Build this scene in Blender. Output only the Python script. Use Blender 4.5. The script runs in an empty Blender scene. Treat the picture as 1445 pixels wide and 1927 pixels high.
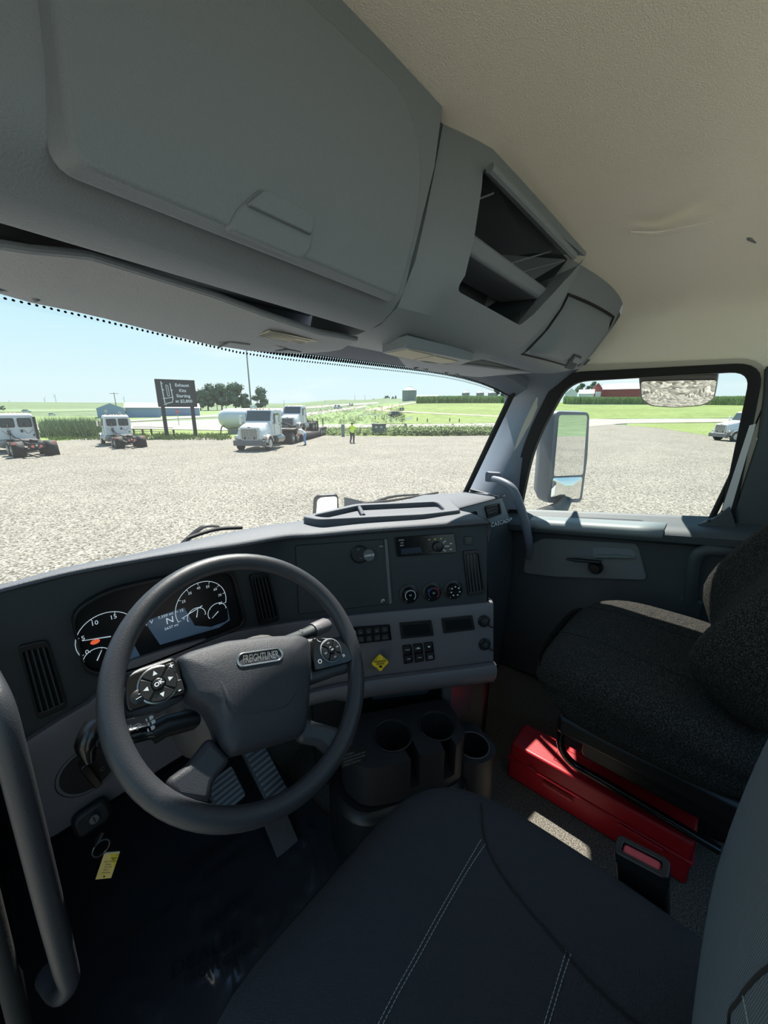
import bpy, bmesh, math, random
from mathutils import Vector, Matrix, noise
random.seed(7)
SC = bpy.context.scene
COL = SC.collection
R = math.radians
H = 3.0                       # eye height above the gravel; cab coordinates below are measured from the eye

# ---------------------------------------------------------------- camera
F, CX, CY = 724.0, 722.5, 963.5
PITCH, YAW = R(15.1), R(48.0)
cd = bpy.data.cameras.new('camera'); cam = bpy.data.objects.new('camera', cd); COL.objects.link(cam)
cam.location = (0, 0, H); cam.rotation_euler = (R(90) - PITCH, 0, -YAW)
cd.sensor_fit = 'VERTICAL'; cd.sensor_height = 36; cd.lens = F / 1927 * 36
cd.clip_start = .02; cd.clip_end = 6000
SC.camera = cam
# ---------------------------------------------------------------- light
SC.view_settings.view_transform = 'Standard'; SC.view_settings.look = 'None'
SC.view_settings.gamma = 1; SC.view_settings.use_curve_mapping = False
SC.view_settings.exposure = 0.3
SUN_AZ, SUN_EL = R(41.5), R(55.5)
sd = bpy.data.lights.new('sun', 'SUN'); sd.energy = 10.0; sd.angle = R(.6); sd.color = (1, .95, .86)
so = bpy.data.objects.new('sun', sd); COL.objects.link(so)
_s = Vector((math.sin(SUN_AZ) * math.cos(SUN_EL), math.cos(SUN_AZ) * math.cos(SUN_EL), math.sin(SUN_EL)))
so.rotation_euler = _s.to_track_quat('Z', 'Y').to_euler(); so.location = (5, 5, 40)
W = bpy.data.worlds.new('sky'); SC.world = W; W.use_nodes = True
nt = W.node_tree; nt.nodes.clear()
def _n(t, ty, **k):
    n = t.nodes.new(ty)
    for a, b in k.items(): setattr(n, a, b)
    return n
tc = _n(nt, 'ShaderNodeTexCoord'); sx = _n(nt, 'ShaderNodeSeparateXYZ'); rp = _n(nt, 'ShaderNodeValToRGB')
bg = _n(nt, 'ShaderNodeBackground'); wo = _n(nt, 'ShaderNodeOutputWorld')
nt.links.new(tc.outputs['Generated'], sx.inputs[0]); nt.links.new(sx.outputs[2], rp.inputs[0])
e = rp.color_ramp.elements
e[0].position = 0.0; e[0].color = (.70, .84, .87, 1); e[1].position = 1.0; e[1].color = (.16, .40, .75, 1)
for p, c in ((.05, (.68, .86, .90)), (.16, (.56, .81, .90)), (.33, (.40, .68, .86)), (.6, (.24, .52, .80))):
    q = e.new(p); q.color = (*c, 1)
cn = _n(nt, 'ShaderNodeTexNoise'); cn.inputs['Scale'].default_value = 3.5; cn.inputs['Detail'].default_value = 5
mp = _n(nt, 'ShaderNodeMapping'); mp.inputs['Scale'].default_value = (1, 1, 4)
nt.links.new(tc.outputs['Generated'], mp.inputs[0]); nt.links.new(mp.outputs[0], cn.inputs['Vector'])
cr = _n(nt, 'ShaderNodeValToRGB'); cr.color_ramp.elements[0].position = .58; cr.color_ramp.elements[1].position = .85
nt.links.new(cn.outputs[0], cr.inputs[0])
cm = _n(nt, 'ShaderNodeMix', data_type='RGBA'); cm.inputs[7].default_value = (.92, .96, .97, 1)
nt.links.new(cr.outputs[0], cm.inputs[0]); nt.links.new(rp.outputs[0], cm.inputs[6]); nt.links.new(cm.outputs[2], bg.inputs[0])
bg.inputs[1].default_value = 0.88
nt.links.new(bg.outputs[0], wo.inputs[0])

# ---------------------------------------------------------------- helpers
_fw = Vector((math.sin(YAW) * math.cos(PITCH), math.cos(YAW) * math.cos(PITCH), -math.sin(PITCH)))
_rt = Vector((math.cos(YAW), -math.sin(YAW), 0))
_up = Vector((math.sin(YAW) * math.sin(PITCH), math.cos(YAW) * math.sin(PITCH), math.cos(PITCH)))
def ray(px, py): return _fw + (px - CX) / F * _rt - (py - CY) / F * _up
def at(px, py, x=None, y=None, z=None, pl=None, r=None):
    """point of a real plane (side wall x, cross wall y, level z ...) seen in the photograph"""
    d = ray(px, py)
    if x is not None: return d * (x / d.x)
    if y is not None: return d * (y / d.y)
    if z is not None: return d * (z / d.z)
    if r is not None: return d * (r / math.hypot(d.x, d.y))
    return d * (pl[0].dot(pl[1]) / d.dot(pl[1]))
V = lambda *a: Vector(a or (0, 0, 0))

class Frame:
    def __init__(s, o, u, v):
        s.o = Vector(o); s.u = Vector(u).normalized(); v = Vector(v); s.v = (v - s.u * v.dot(s.u)).normalized(); s.n = s.u.cross(s.v)
    def P(s, u, v, w=0): return s.o + s.u * u + s.v * v + s.n * w
    def px(s, x, y):
        p = at(x, y, pl=(s.o, s.n)) - s.o
        return p.dot(s.u), p.dot(s.v)
XY = Frame((0, 0, 0), (1, 0, 0), (0, 1, 0))

def rrect(u0, v0, u1, v1, r, k=4):
    r = min(r, abs(u1 - u0) / 2 - 1e-5, abs(v1 - v0) / 2 - 1e-5); out = []
    for cx, cy, a0 in ((u1 - r, v1 - r, 0), (u0 + r, v1 - r, 90), (u0 + r, v0 + r, 180), (u1 - r, v0 + r, 270)):
        for i in range(k + 1):
            a = R(a0 + 90 * i / k); out.append((cx + r * math.cos(a), cy + r * math.sin(a)))
    return out
def circ(u, v, r, n=24, r2=None): return [(u + r * math.cos(2 * math.pi * i / n), v + (r2 or r) * math.sin(2 * math.pi * i / n)) for i in range(n)]
def rpoly(pts, r, k=4):
    """round the corners of a polygon (2D or 3D points)"""
    P = [Vector(p) for p in pts]; out = []; n = len(P)
    for i in range(n):
        a, b, c = P[i - 1], P[i], P[(i + 1) % n]
        rr = r[i] if isinstance(r, (list, tuple)) else r
        d1 = (a - b); d2 = (c - b); q = min(rr, d1.length * .45, d2.length * .45)
        if q < 1e-6: out.append(b); continue
        p1 = b + d1.normalized() * q; p2 = b + d2.normalized() * q
        for j in range(k + 1):
            t = j / k; out.append(p1 * (1 - t) ** 2 + b * 2 * t * (1 - t) + p2 * t * t)
    return out
def spline(pts, k=6, closed=False):
    P = [Vector(p) for p in pts]; n = len(P); out = []
    for i in range(n if closed else n - 1):
        p0 = P[i - 1] if (i or closed) else P[0] * 2 - P[1]
        p1 = P[i]; p2 = P[(i + 1) % n]; p3 = P[(i + 2) % n] if (closed or i + 2 < n) else p2 * 2 - p1
        for j in range(k):
            t = j / k
            out.append(.5 * ((2 * p1) + (p2 - p0) * t + (2 * p0 - 5 * p1 + 4 * p2 - p3) * t * t + (3 * p1 - p0 - 3 * p2 + p3) * t ** 3))
    if not closed: out.append(P[-1])
    return out

class MB:
    def __init__(s): s.v = []; s.f = []; s.uv = None
    def add(s, vs, fs):
        o = len(s.v); s.v += [Vector(q) for q in vs]; s.f += [[i + o for i in f] for f in fs]; return s
    def box(s, c, size, M=None):
        c = Vector(c); vs = []
        for i in range(8):
            q = Vector(((i & 1) - .5, (i >> 1 & 1) - .5, (i >> 2) - .5)); q = Vector((q.x * size[0], q.y * size[1], q.z * size[2]))
            vs.append(c + (M @ q if M else q))
        return s.add(vs, [[0, 2, 3, 1], [4, 5, 7, 6], [0, 1, 5, 4], [2, 6, 7, 3], [0, 4, 6, 2], [1, 3, 7, 5]])
    def fbox(s, fr, u0, v0, u1, v1, w0, w1): return s.prism(fr, [(u0, v0), (u1, v0), (u1, v1), (u0, v1)], w0, w1)
    def prism(s, fr, poly, w0, w1, taper=0, back=True):
        n = len(poly); c = sum((Vector(p).to_2d() if len(p) > 2 else Vector(p) for p in poly), Vector((0, 0))) / n
        a = sum(poly[i - 1][0] * poly[i][1] - poly[i][0] * poly[i - 1][1] for i in range(n))
        poly = list(poly) if a > 0 else list(poly)[::-1]
        top = [fr.P(*(c + (Vector(p[:2]) - c) * (1 - taper)), w1) for p in poly]
        bot = [fr.P(p[0], p[1], w0) for p in poly]
        fs = [[n + i for i in range(n)]] + [[i, (i + 1) % n, n + (i + 1) % n, n + i] for i in range(n)]
        if back: fs.append(list(range(n))[::-1])
        return s.add(bot + top, fs)
    def ring(s, fr, outer, inner, w0, w1):
        n = len(outer)
        vs = [fr.P(p[0], p[1], w0) for p in outer] + [fr.P(p[0], p[1], w1) for p in outer] + [fr.P(p[0], p[1], w1) for p in inner] + [fr.P(p[0], p[1], w0) for p in inner]
        fs = []
        for k in range(4):
            for i in range(n):
                j = (i + 1) % n; a = k * n; b = (k + 1) % 4 * n
                fs.append([a + i, a + j, b + j, b + i])
        return s.add(vs, fs)
    def tube(s, pts, r, n=12, closed=False, caps=True, flat=1.0, k=0):
        P = spline(pts, k, closed) if k else [Vector(p) for p in pts]
        m = len(P)
        if isinstance(r, (list, tuple)):
            r0 = r; r = [r0[min(int(i / (m - 1) * (len(r0) - 1)), len(r0) - 2)] * (1 - (i / (m - 1) * (len(r0) - 1)) % 1) + r0[min(int(i / (m - 1) * (len(r0) - 1)) + 1, len(r0) - 1)] * ((i / (m - 1) * (len(r0) - 1)) % 1) for i in range(m)]
            r[-1] = r0[-1]
        else: r = [r] * m
        T = []
        for i in range(m):
            a = P[i - 1] if (i or closed) else P[0]; b = P[(i + 1) % m] if (closed or i < m - 1) else P[-1]
            T.append((b - a).normalized())
        ref = Vector((0, 0, 1)) if abs(T[0].z) < .9 else Vector((1, 0, 0))
        N = (ref - T[0] * ref.dot(T[0])).normalized(); vs = []
        for i in range(m):
            N = (N - T[i] * N.dot(T[i])).normalized(); B = T[i].cross(N)
            for j in range(n):
                a = 2 * math.pi * j / n; vs.append(P[i] + (N * math.cos(a) * flat + B * math.sin(a)) * r[i])
        fs = []
        for i in range(m if closed else m - 1):
            q = (i + 1) % m
            for j in range(n):
                fs.append([i * n + j, i * n + (j + 1) % n, q * n + (j + 1) % n, q * n + j])
        if not closed and caps: fs += [list(range(n))[::-1], [(m - 1) * n + j for j in range(n)]]
        return s.add(vs, fs)
    def lathe(s, c, ax, prof, n=24, cap0=False, cap1=True):
        c = Vector(c); ax = Vector(ax).normalized(); t = Vector((0, 0, 1)) if abs(ax.z) < .9 else Vector((1, 0, 0))
        a = ax.cross(t).normalized(); b = ax.cross(a); vs = []
        for r_, h in prof:
            for j in range(n):
                q = 2 * math.pi * j / n; vs.append(c + ax * h + (a * math.cos(q) + b * math.sin(q)) * r_)
        fs = [[i * n + j, i * n + (j + 1) % n, (i + 1) * n + (j + 1) % n, (i + 1) * n + j] for i in range(len(prof) - 1) for j in range(n)]
        if cap0: fs.append(list(range(n))[::-1])
        if cap1: fs.append([(len(prof) - 1) * n + j for j in range(n)])
        return s.add(vs, fs)
    def grid(s, rows, cu=False, cv=False):
        a = len(rows); b = len(rows[0]); vs = [p for r_ in rows for p in r_]; fs = []
        for i in range(a if cv else a - 1):
            for j in range(b if cu else b - 1):
                k = (i + 1) % a; l = (j + 1) % b
                fs.append([i * b + j, i * b + l, k * b + l, k * b + j])
        return s.add(vs, fs)
    def ball(s, c, r, n=12, m=8, M=None):
        c = Vector(c); r = Vector((r, r, r)) if isinstance(r, (int, float)) else Vector(r); rows = []
        for i in range(m + 1):
            t = math.pi * i / m; row = []
            for j in range(n):
                p = 2 * math.pi * j / n; q = Vector((r.x * math.sin(t) * math.cos(p), r.y * math.sin(t) * math.sin(p), r.z * math.cos(t)))
                row.append(c + (M @ q if M else q))
            rows.append(row)
        return s.grid(rows, cu=True)
    def build(s, name, m, parent=None, smooth=38, bevel=0, bseg=2, sub=0, solid=0, flip=None, label=None, kind=None, raw=False):
        base = Vector((0, 0, 0)) if raw else Vector((0, 0, H))
        if parent is not None and not raw:
            q = parent
            while q is not None: base = base - q.location; q = q.parent
        me = bpy.data.meshes.new(name); me.from_pydata([v + base for v in s.v], [], s.f)
        bm = bmesh.new(); bm.from_mesh(me); bmesh.ops.remove_doubles(bm, verts=bm.verts, dist=1e-5)
        bmesh.ops.recalc_face_normals(bm, faces=bm.faces)
        if flip: bmesh.ops.reverse_faces(bm, faces=bm.faces)
        bm.to_mesh(me); bm.free()
        if smooth:
            me.shade_smooth()
            if smooth < 180: me.set_sharp_from_angle(angle=R(smooth))
        me.materials.append(m)
        o = bpy.data.objects.new(name, me); COL.objects.link(o)
        if parent is not None: o.parent = parent
        if solid: q = o.modifiers.new('s', 'SOLIDIFY'); q.thickness = solid; q.offset = 0
        if bevel: q = o.modifiers.new('b', 'BEVEL'); q.width = bevel; q.segments = bseg; q.limit_method = 'ANGLE'; q.angle_limit = R(40)
        if sub: q = o.modifiers.new('u', 'SUBSURF'); q.levels = sub; q.render_levels = sub
        if label: o['label'] = label
        if kind: o['kind'] = kind
        return o

def tag(o, label, cat=None, group=None, kind=None):
    o['label'] = label
    if cat: o['category'] = cat
    if group: o['group'] = group
    if kind: o['kind'] = kind
    return o
def thing(name, loc, label, cat, group=None, world=False, rz=0):
    o = bpy.data.objects.new(name, None); COL.objects.link(o); o.empty_display_size = .05
    o.location = Vector(loc) + (Vector() if world else Vector((0, 0, H))); o.rotation_euler = (0, 0, rz)
    return tag(o, label, cat, group)
def struct(o): o['kind'] = 'structure'; return o
def copy_tree(o, loc=None, rz=None, label=None, parent=None):
    c = o.copy(); COL.objects.link(c)
    if parent is not None: c.parent = parent
    if loc is not None: c.location = loc
    if rz is not None: c.rotation_euler = (0, 0, rz)
    if label: c['label'] = label
    for ch in list(o.children): copy_tree(ch, parent=c)
    return c

_txt = {}
def text(name, body, fr, u, v, size, m, parent, w=.0006, fit=None, ext=0, align='CENTER', shear=0, sx=1, rot=0, bold=0, raw=False):
    """flat lettering as a mesh on a frame"""
    cu = bpy.data.curves.new(name, 'FONT'); cu.body = body; cu.size = 1; cu.align_x = align; cu.align_y = 'CENTER'; cu.shear = shear; cu.extrude = 0; cu.offset = bold
    cu.resolution_u = 2
    to = bpy.data.objects.new('tmp', cu); COL.objects.link(to)
    dg = bpy.context.evaluated_depsgraph_get(); me = bpy.data.meshes.new_from_object(to.evaluated_get(dg))
    bpy.data.objects.remove(to); mb = MB()
    cs, sn = math.cos(rot), math.sin(rot)
    if fit: sx = fit / (max(q.co.x for q in me.vertices) - min(q.co.x for q in me.vertices)) / size
    vs = []
    for q in me.vertices:
        a, b = q.co.x * size * sx, q.co.y * size
        vs.append(fr.P(u + a * cs - b * sn, v + a * sn + b * cs, w))
    mb.add(vs, [list(p.vertices) for p in me.polygons]); bpy.data.meshes.remove(me)
    return mb.build(name, m, parent, smooth=0, raw=raw)

# ---------------------------------------------------------------- materials
def s2l(c): return tuple(((x / 255) / 12.92 if x / 255 <= .04045 else ((x / 255 + .055) / 1.055) ** 2.4) for x in c)
def pm(name, col, rough=.5, metal=0, bump=0, bscale=300, var=0, vscale=8, spec=.5, coat=0, kind='noise', alpha=1, emit=None, es=1, lin=False):
    m = bpy.data.materials.new(name); m.use_nodes = True; t = m.node_tree; b = t.nodes['Principled BSDF']
    c = col if lin else s2l(col)
    b.inputs['Base Color'].default_value = (*c, 1); b.inputs['Roughness'].default_value = rough; b.inputs['Metallic'].default_value = metal
    b.inputs['Specular IOR Level'].default_value = spec; b.inputs['Coat Weight'].default_value = coat; b.inputs['Alpha'].default_value = alpha
    if emit: b.inputs['Emission Color'].default_value = (*s2l(emit), 1); b.inputs['Emission Strength'].default_value = es
    if bump or var: tc = _n(t, 'ShaderNodeTexCoord')
    if bump:
        if kind == 'voronoi': n = _n(t, 'ShaderNodeTexVoronoi'); o = n.outputs['Distance']
        elif kind == 'wave':
            n = _n(t, 'ShaderNodeTexWave'); n.inputs['Distortion'].default_value = 1.5; o = n.outputs[0]
        else: n = _n(t, 'ShaderNodeTexNoise'); n.inputs['Detail'].default_value = 3; o = n.outputs[0]
        n.inputs['Scale'].default_value = bscale; t.links.new(tc.outputs['Object'], n.inputs['Vector'])
        bp = _n(t, 'ShaderNodeBump'); bp.inputs['Strength'].default_value = bump; bp.inputs['Distance'].default_value = .002
        t.links.new(o, bp.inputs['Height']); t.links.new(bp.outputs[0], b.inputs['Normal'])
    if var:
        n = _n(t, 'ShaderNodeTexNoise'); n.inputs['Scale'].default_value = vscale; n.inputs['Detail'].default_value = 4
        t.links.new(tc.outputs['Object'], n.inputs['Vector'])
        r_ = _n(t, 'ShaderNodeValToRGB'); r_.color_ramp.elements[0].position = .3; r_.color_ramp.elements[1].position = .7
        r_.color_ramp.elements[0].color = (*(x * (1 - var) for x in c), 1); r_.color_ramp.elements[1].color = (*(min(1, x * (1 + var)) for x in c), 1)
        t.links.new(n.outputs[0], r_.inputs[0]); t.links.new(r_.outputs[0], b.inputs['Base Color'])
    return m
def speckle(name, cols, scale, rough=.95, bump=.6, dist=.01, det=3, big=None, kind='noise'):
    """fine mottled ground / cloth: colour ramp over noise at SCALE, optional broad variation"""
    m = bpy.data.materials.new(name); m.use_nodes = True; t = m.node_tree; b = t.nodes['Principled BSDF']; b.inputs['Roughness'].default_value = rough
    b.inputs['Specular IOR Level'].default_value = .2
    tc = _n(t, 'ShaderNodeTexCoord')
    if kind == 'voronoi': n = _n(t, 'ShaderNodeTexVoronoi'); out = n.outputs['Color']; hb = n.outputs['Distance']
    else: n = _n(t, 'ShaderNodeTexNoise'); n.inputs['Detail'].default_value = det; out = hb = n.outputs[0]
    n.inputs['Scale'].default_value = scale; t.links.new(tc.outputs['Object'], n.inputs['Vector'])
    r_ = _n(t, 'ShaderNodeValToRGB'); k = len(cols); e = r_.color_ramp.elements
    lo, hi = (.1, .9) if kind == 'voronoi' else (.32, .68)
    for i, c in enumerate(cols):
        p = lo + (hi - lo) * i / (k - 1); q = e[i] if i < 2 else e.new(p); q.position = p; q.color = (*s2l(c), 1)
    t.links.new(out, r_.inputs[0]); last = r_.outputs[0]
    if big:
        n2 = _n(t, 'ShaderNodeTexNoise'); n2.inputs['Scale'].default_value = big[0]; n2.inputs['Detail'].default_value = 4; t.links.new(tc.outputs['Object'], n2.inputs['Vector'])
        mr = _n(t, 'ShaderNodeMapRange'); mr.inputs[1].default_value = .3; mr.inputs[2].default_value = .7; mr.inputs[3].default_value = 1 - big[1]; mr.inputs[4].default_value = 1 + big[1]
        t.links.new(n2.outputs[0], mr.inputs[0])
        mx = _n(t, 'ShaderNodeVectorMath', operation='SCALE'); t.links.new(last, mx.inputs[0]); t.links.new(mr.outputs[0], mx.inputs['Scale']); last = mx.outputs[0]
    t.links.new(last, b.inputs['Base Color'])
    if bump:
        bp = _n(t, 'ShaderNodeBump'); bp.inputs['Strength'].default_value = bump; bp.inputs['Distance'].default_value = dist
        t.links.new(hb, bp.inputs['Height']); t.links.new(bp.outputs[0], b.inputs['Normal'])
    return m
def glass(name, tint=(.97, .99, .985), refl=.05, veil=0):
    m = bpy.data.materials.new(name); m.use_nodes = True; t = m.node_tree; t.nodes.clear()
    a = _n(t, 'ShaderNodeBsdfTransparent'); a.inputs[0].default_value = (*tint, 1); g = _n(t, 'ShaderNodeBsdfGlossy'); g.inputs['Roughness'].default_value = .02
    lw = _n(t, 'ShaderNodeLayerWeight'); lw.inputs[0].default_value = .12; mm = _n(t, 'ShaderNodeMath', operation='MULTIPLY'); mm.inputs[1].default_value = refl * 4
    mx = _n(t, 'ShaderNodeMixShader'); o = _n(t, 'ShaderNodeOutputMaterial')
    t.links.new(lw.outputs['Fresnel'], mm.inputs[0]); t.links.new(mm.outputs[0], mx.inputs[0]); t.links.new(a.outputs[0], mx.inputs[1]); t.links.new(g.outputs[0], mx.inputs[2]); last = mx.outputs[0]
    if veil:
        tl = _n(t, 'ShaderNodeBsdfTranslucent'); tl.inputs[0].default_value = (1, 1, 1, 1); m2 = _n(t, 'ShaderNodeMixShader'); m2.inputs[0].default_value = veil  # translucent white mixed into the glass as a milky haze
        t.links.new(last, m2.inputs[1]); t.links.new(tl.outputs[0], m2.inputs[2]); last = m2.outputs[0]
    t.links.new(last, o.inputs[0])
    return m

M = {}
M['dash'] = pm('black dash plastic', (44, 51, 55), .55, bump=.25, bscale=900)
M['dashtop'] = pm('grained dash pad', (78, 82, 90), .6, bump=.5, bscale=500)
M['trim'] = pm('grey dash trim', (96, 94, 99), .5, bump=.15, bscale=900)
M['over'] = pm('grey overhead plastic', (124, 133, 140), .5, bump=.4, bscale=450)
M['overdark'] = pm('darkened overhead plastic', (64, 72, 78), .7)  # darker copy of the overhead plastic for recesses and gaps
M['pillar'] = pm('grey pillar plastic', (104, 112, 124), .5, bump=.3, bscale=500)
M['head'] = pm('cream headliner cloth', (246, 240, 224), .95, bump=.35, bscale=420, kind='voronoi', spec=.1)
M['visor'] = pm('grey visor cloth', (176, 180, 184), .9, bump=.6, bscale=350, spec=.15)
M['black'] = pm('black plastic', (26, 27, 29), .4)
M['gloss'] = pm('gloss black plastic', (18, 19, 21), .18)
M['rubber'] = pm('black rubber', (24, 24, 25), .75, bump=.2, bscale=200)
M['wheel'] = pm('worn wheel rim', (50, 52, 57), .42, bump=.25, bscale=700)
M['hub'] = pm('wheel hub leatherette', (44, 47, 54), .5, bump=.5, bscale=800)
M['door'] = pm('dark door plastic', (62, 71, 76), .55, bump=.25, bscale=600)
M['doorgrey'] = pm('grey door insert', (112, 118, 121), .6, bump=.2, bscale=600)
M['ledge'] = pm('pale grey ledge', (125, 134, 136), .5, bump=.2, bscale=600)
M['cream'] = pm('cream frame paint', (190, 185, 172), .6)
M['white'] = pm('white paint', (206, 207, 207), .35, coat=.3)
M['seat'] = pm('charcoal seat cloth', (60, 61, 66), .95, bump=.6, bscale=700, kind='voronoi', spec=.1)
M['seatrib'] = pm('ribbed grey seat cloth', (92, 99, 106), .95, bump=.5, bscale=120, kind='wave', spec=.1)
M['thread'] = pm('grey thread', (150, 152, 155), .8)
M['seam'] = pm('dark seam', (20, 22, 25), .9)
M['pseat'] = speckle('speckled dark seat cloth', [(18, 18, 19), (36, 35, 34), (84, 81, 75)], 420, bump=.5, dist=.003)
M['carpet'] = speckle('grey floor carpet', [(62, 59, 55), (98, 94, 87), (132, 126, 117)], 260, bump=.6, dist=.004)
M['red'] = pm('red plastic', (176, 16, 30), .45, bump=.1, bscale=200)
M['redpress'] = pm('red release button', (196, 70, 78), .5)
M['chrome'] = pm('chrome', (205, 210, 214), .18, metal=1)
M['steel'] = pm('dull steel', (150, 152, 155), .35, metal=1)
M['wtext'] = pm('white print', (215, 218, 222), .6)
M['gtext'] = pm('grey print', (120, 126, 132), .6)
M['ktext'] = pm('black print', (22, 20, 18), .7)
M['yellow'] = pm('yellow plastic', (238, 202, 40), .5)
M['bluering'] = pm('blue print', (60, 90, 170), .5)
M['redring'] = pm('red print', (190, 50, 50), .5)
M['mirror'] = pm('mirror glass', (235, 238, 238), .01, metal=1)
M['glass'] = glass('window glass', veil=.010)
M['shield'] = glass('hazed windshield glass', veil=.018)
M['screen'] = pm('dark screen', (24, 27, 30), .3, spec=.3)
M['label'] = pm('cream label', (205, 200, 178), .8)
# ================================================================ CAB STRUCTURE
def boolean(o, cut, keep=False):
    """carve the solid CUT (an MB) out of object O"""
    c = cut.build('cutter', M['black'], smooth=0)
    c.location = -o.matrix_world.translation if False else (0, 0, 0)
    p = o.parent; off = Vector((0, 0, 0))
    while p is not None: off += p.location; p = p.parent
    for v in c.data.vertices: v.co -= off
    keepp = o.parent; o.parent = None
    q = o.modifiers.new('x', 'BOOLEAN'); q.object = c; q.operation = 'DIFFERENCE'; q.solver = 'EXACT'
    bpy.context.view_layer.update(); dg = bpy.context.evaluated_depsgraph_get()
    me = bpy.data.meshes.new_from_object(o.evaluated_get(dg)); o.modifiers.clear()
    old = o.data; o.data = me; me.name = old.name; bpy.data.meshes.remove(old)
    bpy.data.objects.remove(c); o.parent = keepp
    me.shade_smooth(); me.set_sharp_from_angle(angle=R(35))
    return o

FZ = -1.25
# floor
fl = MB(); fl.box((.8, .25, FZ - .03), (1.92, 2.1, .06)); struct(fl.build('floor', M['carpet'], smooth=0))
# firewall and kick panels below the dash
fw = MB(); fw.box((.8, 1.32, -.95), (1.92, .05, .66)); struct(fw.build('wall_front', M['black'], smooth=0))
# left sill and pillar foot
wl = MB(); wl.prism(Frame((-.16, 0, 0), (0, -1, 0), (0, 0, 1)), [(-1.3, -1.25), (-.62, -1.25), (-.66, -.9), (-.72, -.3), (-1.0, -.3), (-1.3, -.42)], -.03, .05)
wo_ = struct(wl.build('wall_left', M['black'], bevel=.008))
sb = MB(); sb.tube([(-.105, .60, -1.28), (-.1, .61, -.95), (-.085, .66, -.6), (-.08, .72, -.3)], .012, 10, k=6); sb.build('door_seal', M['rubber'], wo_)
wr = MB(); wr.box((.75, -.66, -.85), (2.0, .04, .80)); struct(wr.build('wall_rear_unseen', M['door'], bevel=.01))  # unseen rear wall, put in low to darken seats and floor
wb_ = MB(); wb_.box((-.23, -.46, -.72), (.06, .40, 1.06)); struct(wb_.build('wall_left_rear_unseen', M['door'], bevel=.02))  # unseen wall piece added to keep light off the floor
si_ = MB(); si_.prism(Frame((-.16, 0, 0), (0, -1, 0), (0, 0, 1)), [(-1.0, -1.25), (-.55, -1.25), (-.55, -1.02), (-.97, -1.17)], -.036, -.03); si_.build('painted_sill', M['white'], wo_, smooth=0)
# ceiling: headliner shell
prof = [(-.30, .15), (-.29, .34), (-.24, .41), (-.05, .47), (.3, .5), (.75, .49), (1.0, .45), (1.22, .405), (1.45, .372), (1.6, .345), (1.672, .312), (1.698, .27), (1.704, .20), (1.706, .118)]
prof = spline([Vector((a, b, 0)) for a, b in prof], 4)
def CF_(x, z): return .52 if x < .72 else .52 - .06 * (x - .72) / .1 if x < .82 else .46 if x < 1.3 else .46 + .02 * (x - 1.3) / .3 if x < 1.6 else .48 if z > .34 else .48 + .3 * min(1, (.34 - z) / .08)
rows = []
for i in range(15):
    rows.append([V(p.x, CF_(p.x, p.y) * (1 - i / 14) - .40 * i / 14, p.y) for p in prof])
hl = MB(); hl.grid(rows); hlo = struct(hl.build('ceiling', M['head'], smooth=180, sub=1))
b = MB()   # small coat-hook stub and a shallow pressed rib in the headliner
p = at(1410, 450, z=.385); b.tube([p + V(-.02, .01, .012), p + V(.0, 0, .002), p + V(.03, -.012, .0)], [.003, .005, .004], 8); b.build('hook', M['doorgrey'], hlo)
b = MB(); b.tube([at(1185, 437, z=.398), at(1240, 440, z=.39), at(1290, 430, z=.383), at(1340, 418, z=.379)], [.004, .011, .010, .003], 10, flat=.35, k=4)
b.build('crease', M['head'], hlo)
# windshield
wsb, wst = [], []
for i in range(21):
    t = i / 20; x = -.32 + 1.94 * t; q = (x - .72) / .9
    wsb.append(V(x, 1.2 - .27 * abs(q) ** 2.2, -.46 + .05 * abs(q) ** 3)); wst.append(V(x, .83 - .10 * abs(q) ** 2.2, .145 + .03 * max(0, min(1, (.5 - x) / .5)) - .085 * max(0, q) ** 4))
def wsp(t, v):     # point on the glass
    f = min(max(t, 0), 1) * 20; i = min(int(f), 19); f -= i
    return (wsb[i].lerp(wsb[i + 1], f)).lerp(wst[i].lerp(wst[i + 1], f), v)
g = MB(); g.grid([[wsp(i / 20, v / 5) for i in range(21)] for v in range(6)])
wind = struct(g.build('window_1', M['shield'], smooth=180))
# dotted black frit along the header
fm = bpy.data.materials.new('frit dots'); fm.use_nodes = True; t_ = fm.node_tree; t_.nodes.clear()
uvn = _n(t_, 'ShaderNodeUVMap'); vm = _n(t_, 'ShaderNodeVectorMath', operation='FRACTION'); vd = _n(t_, 'ShaderNodeVectorMath', operation='DISTANCE'); vd.inputs[1].default_value = (.5, .5, 0)
sp_ = _n(t_, 'ShaderNodeSeparateXYZ'); ml = _n(t_, 'ShaderNodeMapRange'); ml.inputs[1].default_value = 0; ml.inputs[2].default_value = 3; ml.inputs[3].default_value = .12; ml.inputs[4].default_value = .78
lt = _n(t_, 'ShaderNodeMath', operation='LESS_THAN'); tr = _n(t_, 'ShaderNodeBsdfTransparent'); df = _n(t_, 'ShaderNodeBsdfDiffuse'); df.inputs[0].default_value = (.01, .01, .012, 1)
mx = _n(t_, 'ShaderNodeMixShader'); oo = _n(t_, 'ShaderNodeOutputMaterial')
t_.links.new(uvn.outputs[0], vm.inputs[0]); t_.links.new(vm.outputs[0], vd.inputs[0]); t_.links.new(uvn.outputs[0], sp_.inputs[0]); t_.links.new(sp_.outputs[1], ml.inputs[0])
t_.links.new(vd.outputs['Value'], lt.inputs[0]); t_.links.new(ml.outputs[0], lt.inputs[1]); t_.links.new(lt.outputs[0], mx.inputs[0]); t_.links.new(tr.outputs[0], mx.inputs[1]); t_.links.new(df.outputs[0], mx.inputs[2]); t_.links.new(mx.outputs[0], oo.inputs[0])
fr_ = MB(); NN = 60
vlo = lambda i: .958 - .017 * max(0, min(1, (-.32 + 1.94 * i / NN - .15) / .3))
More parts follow.
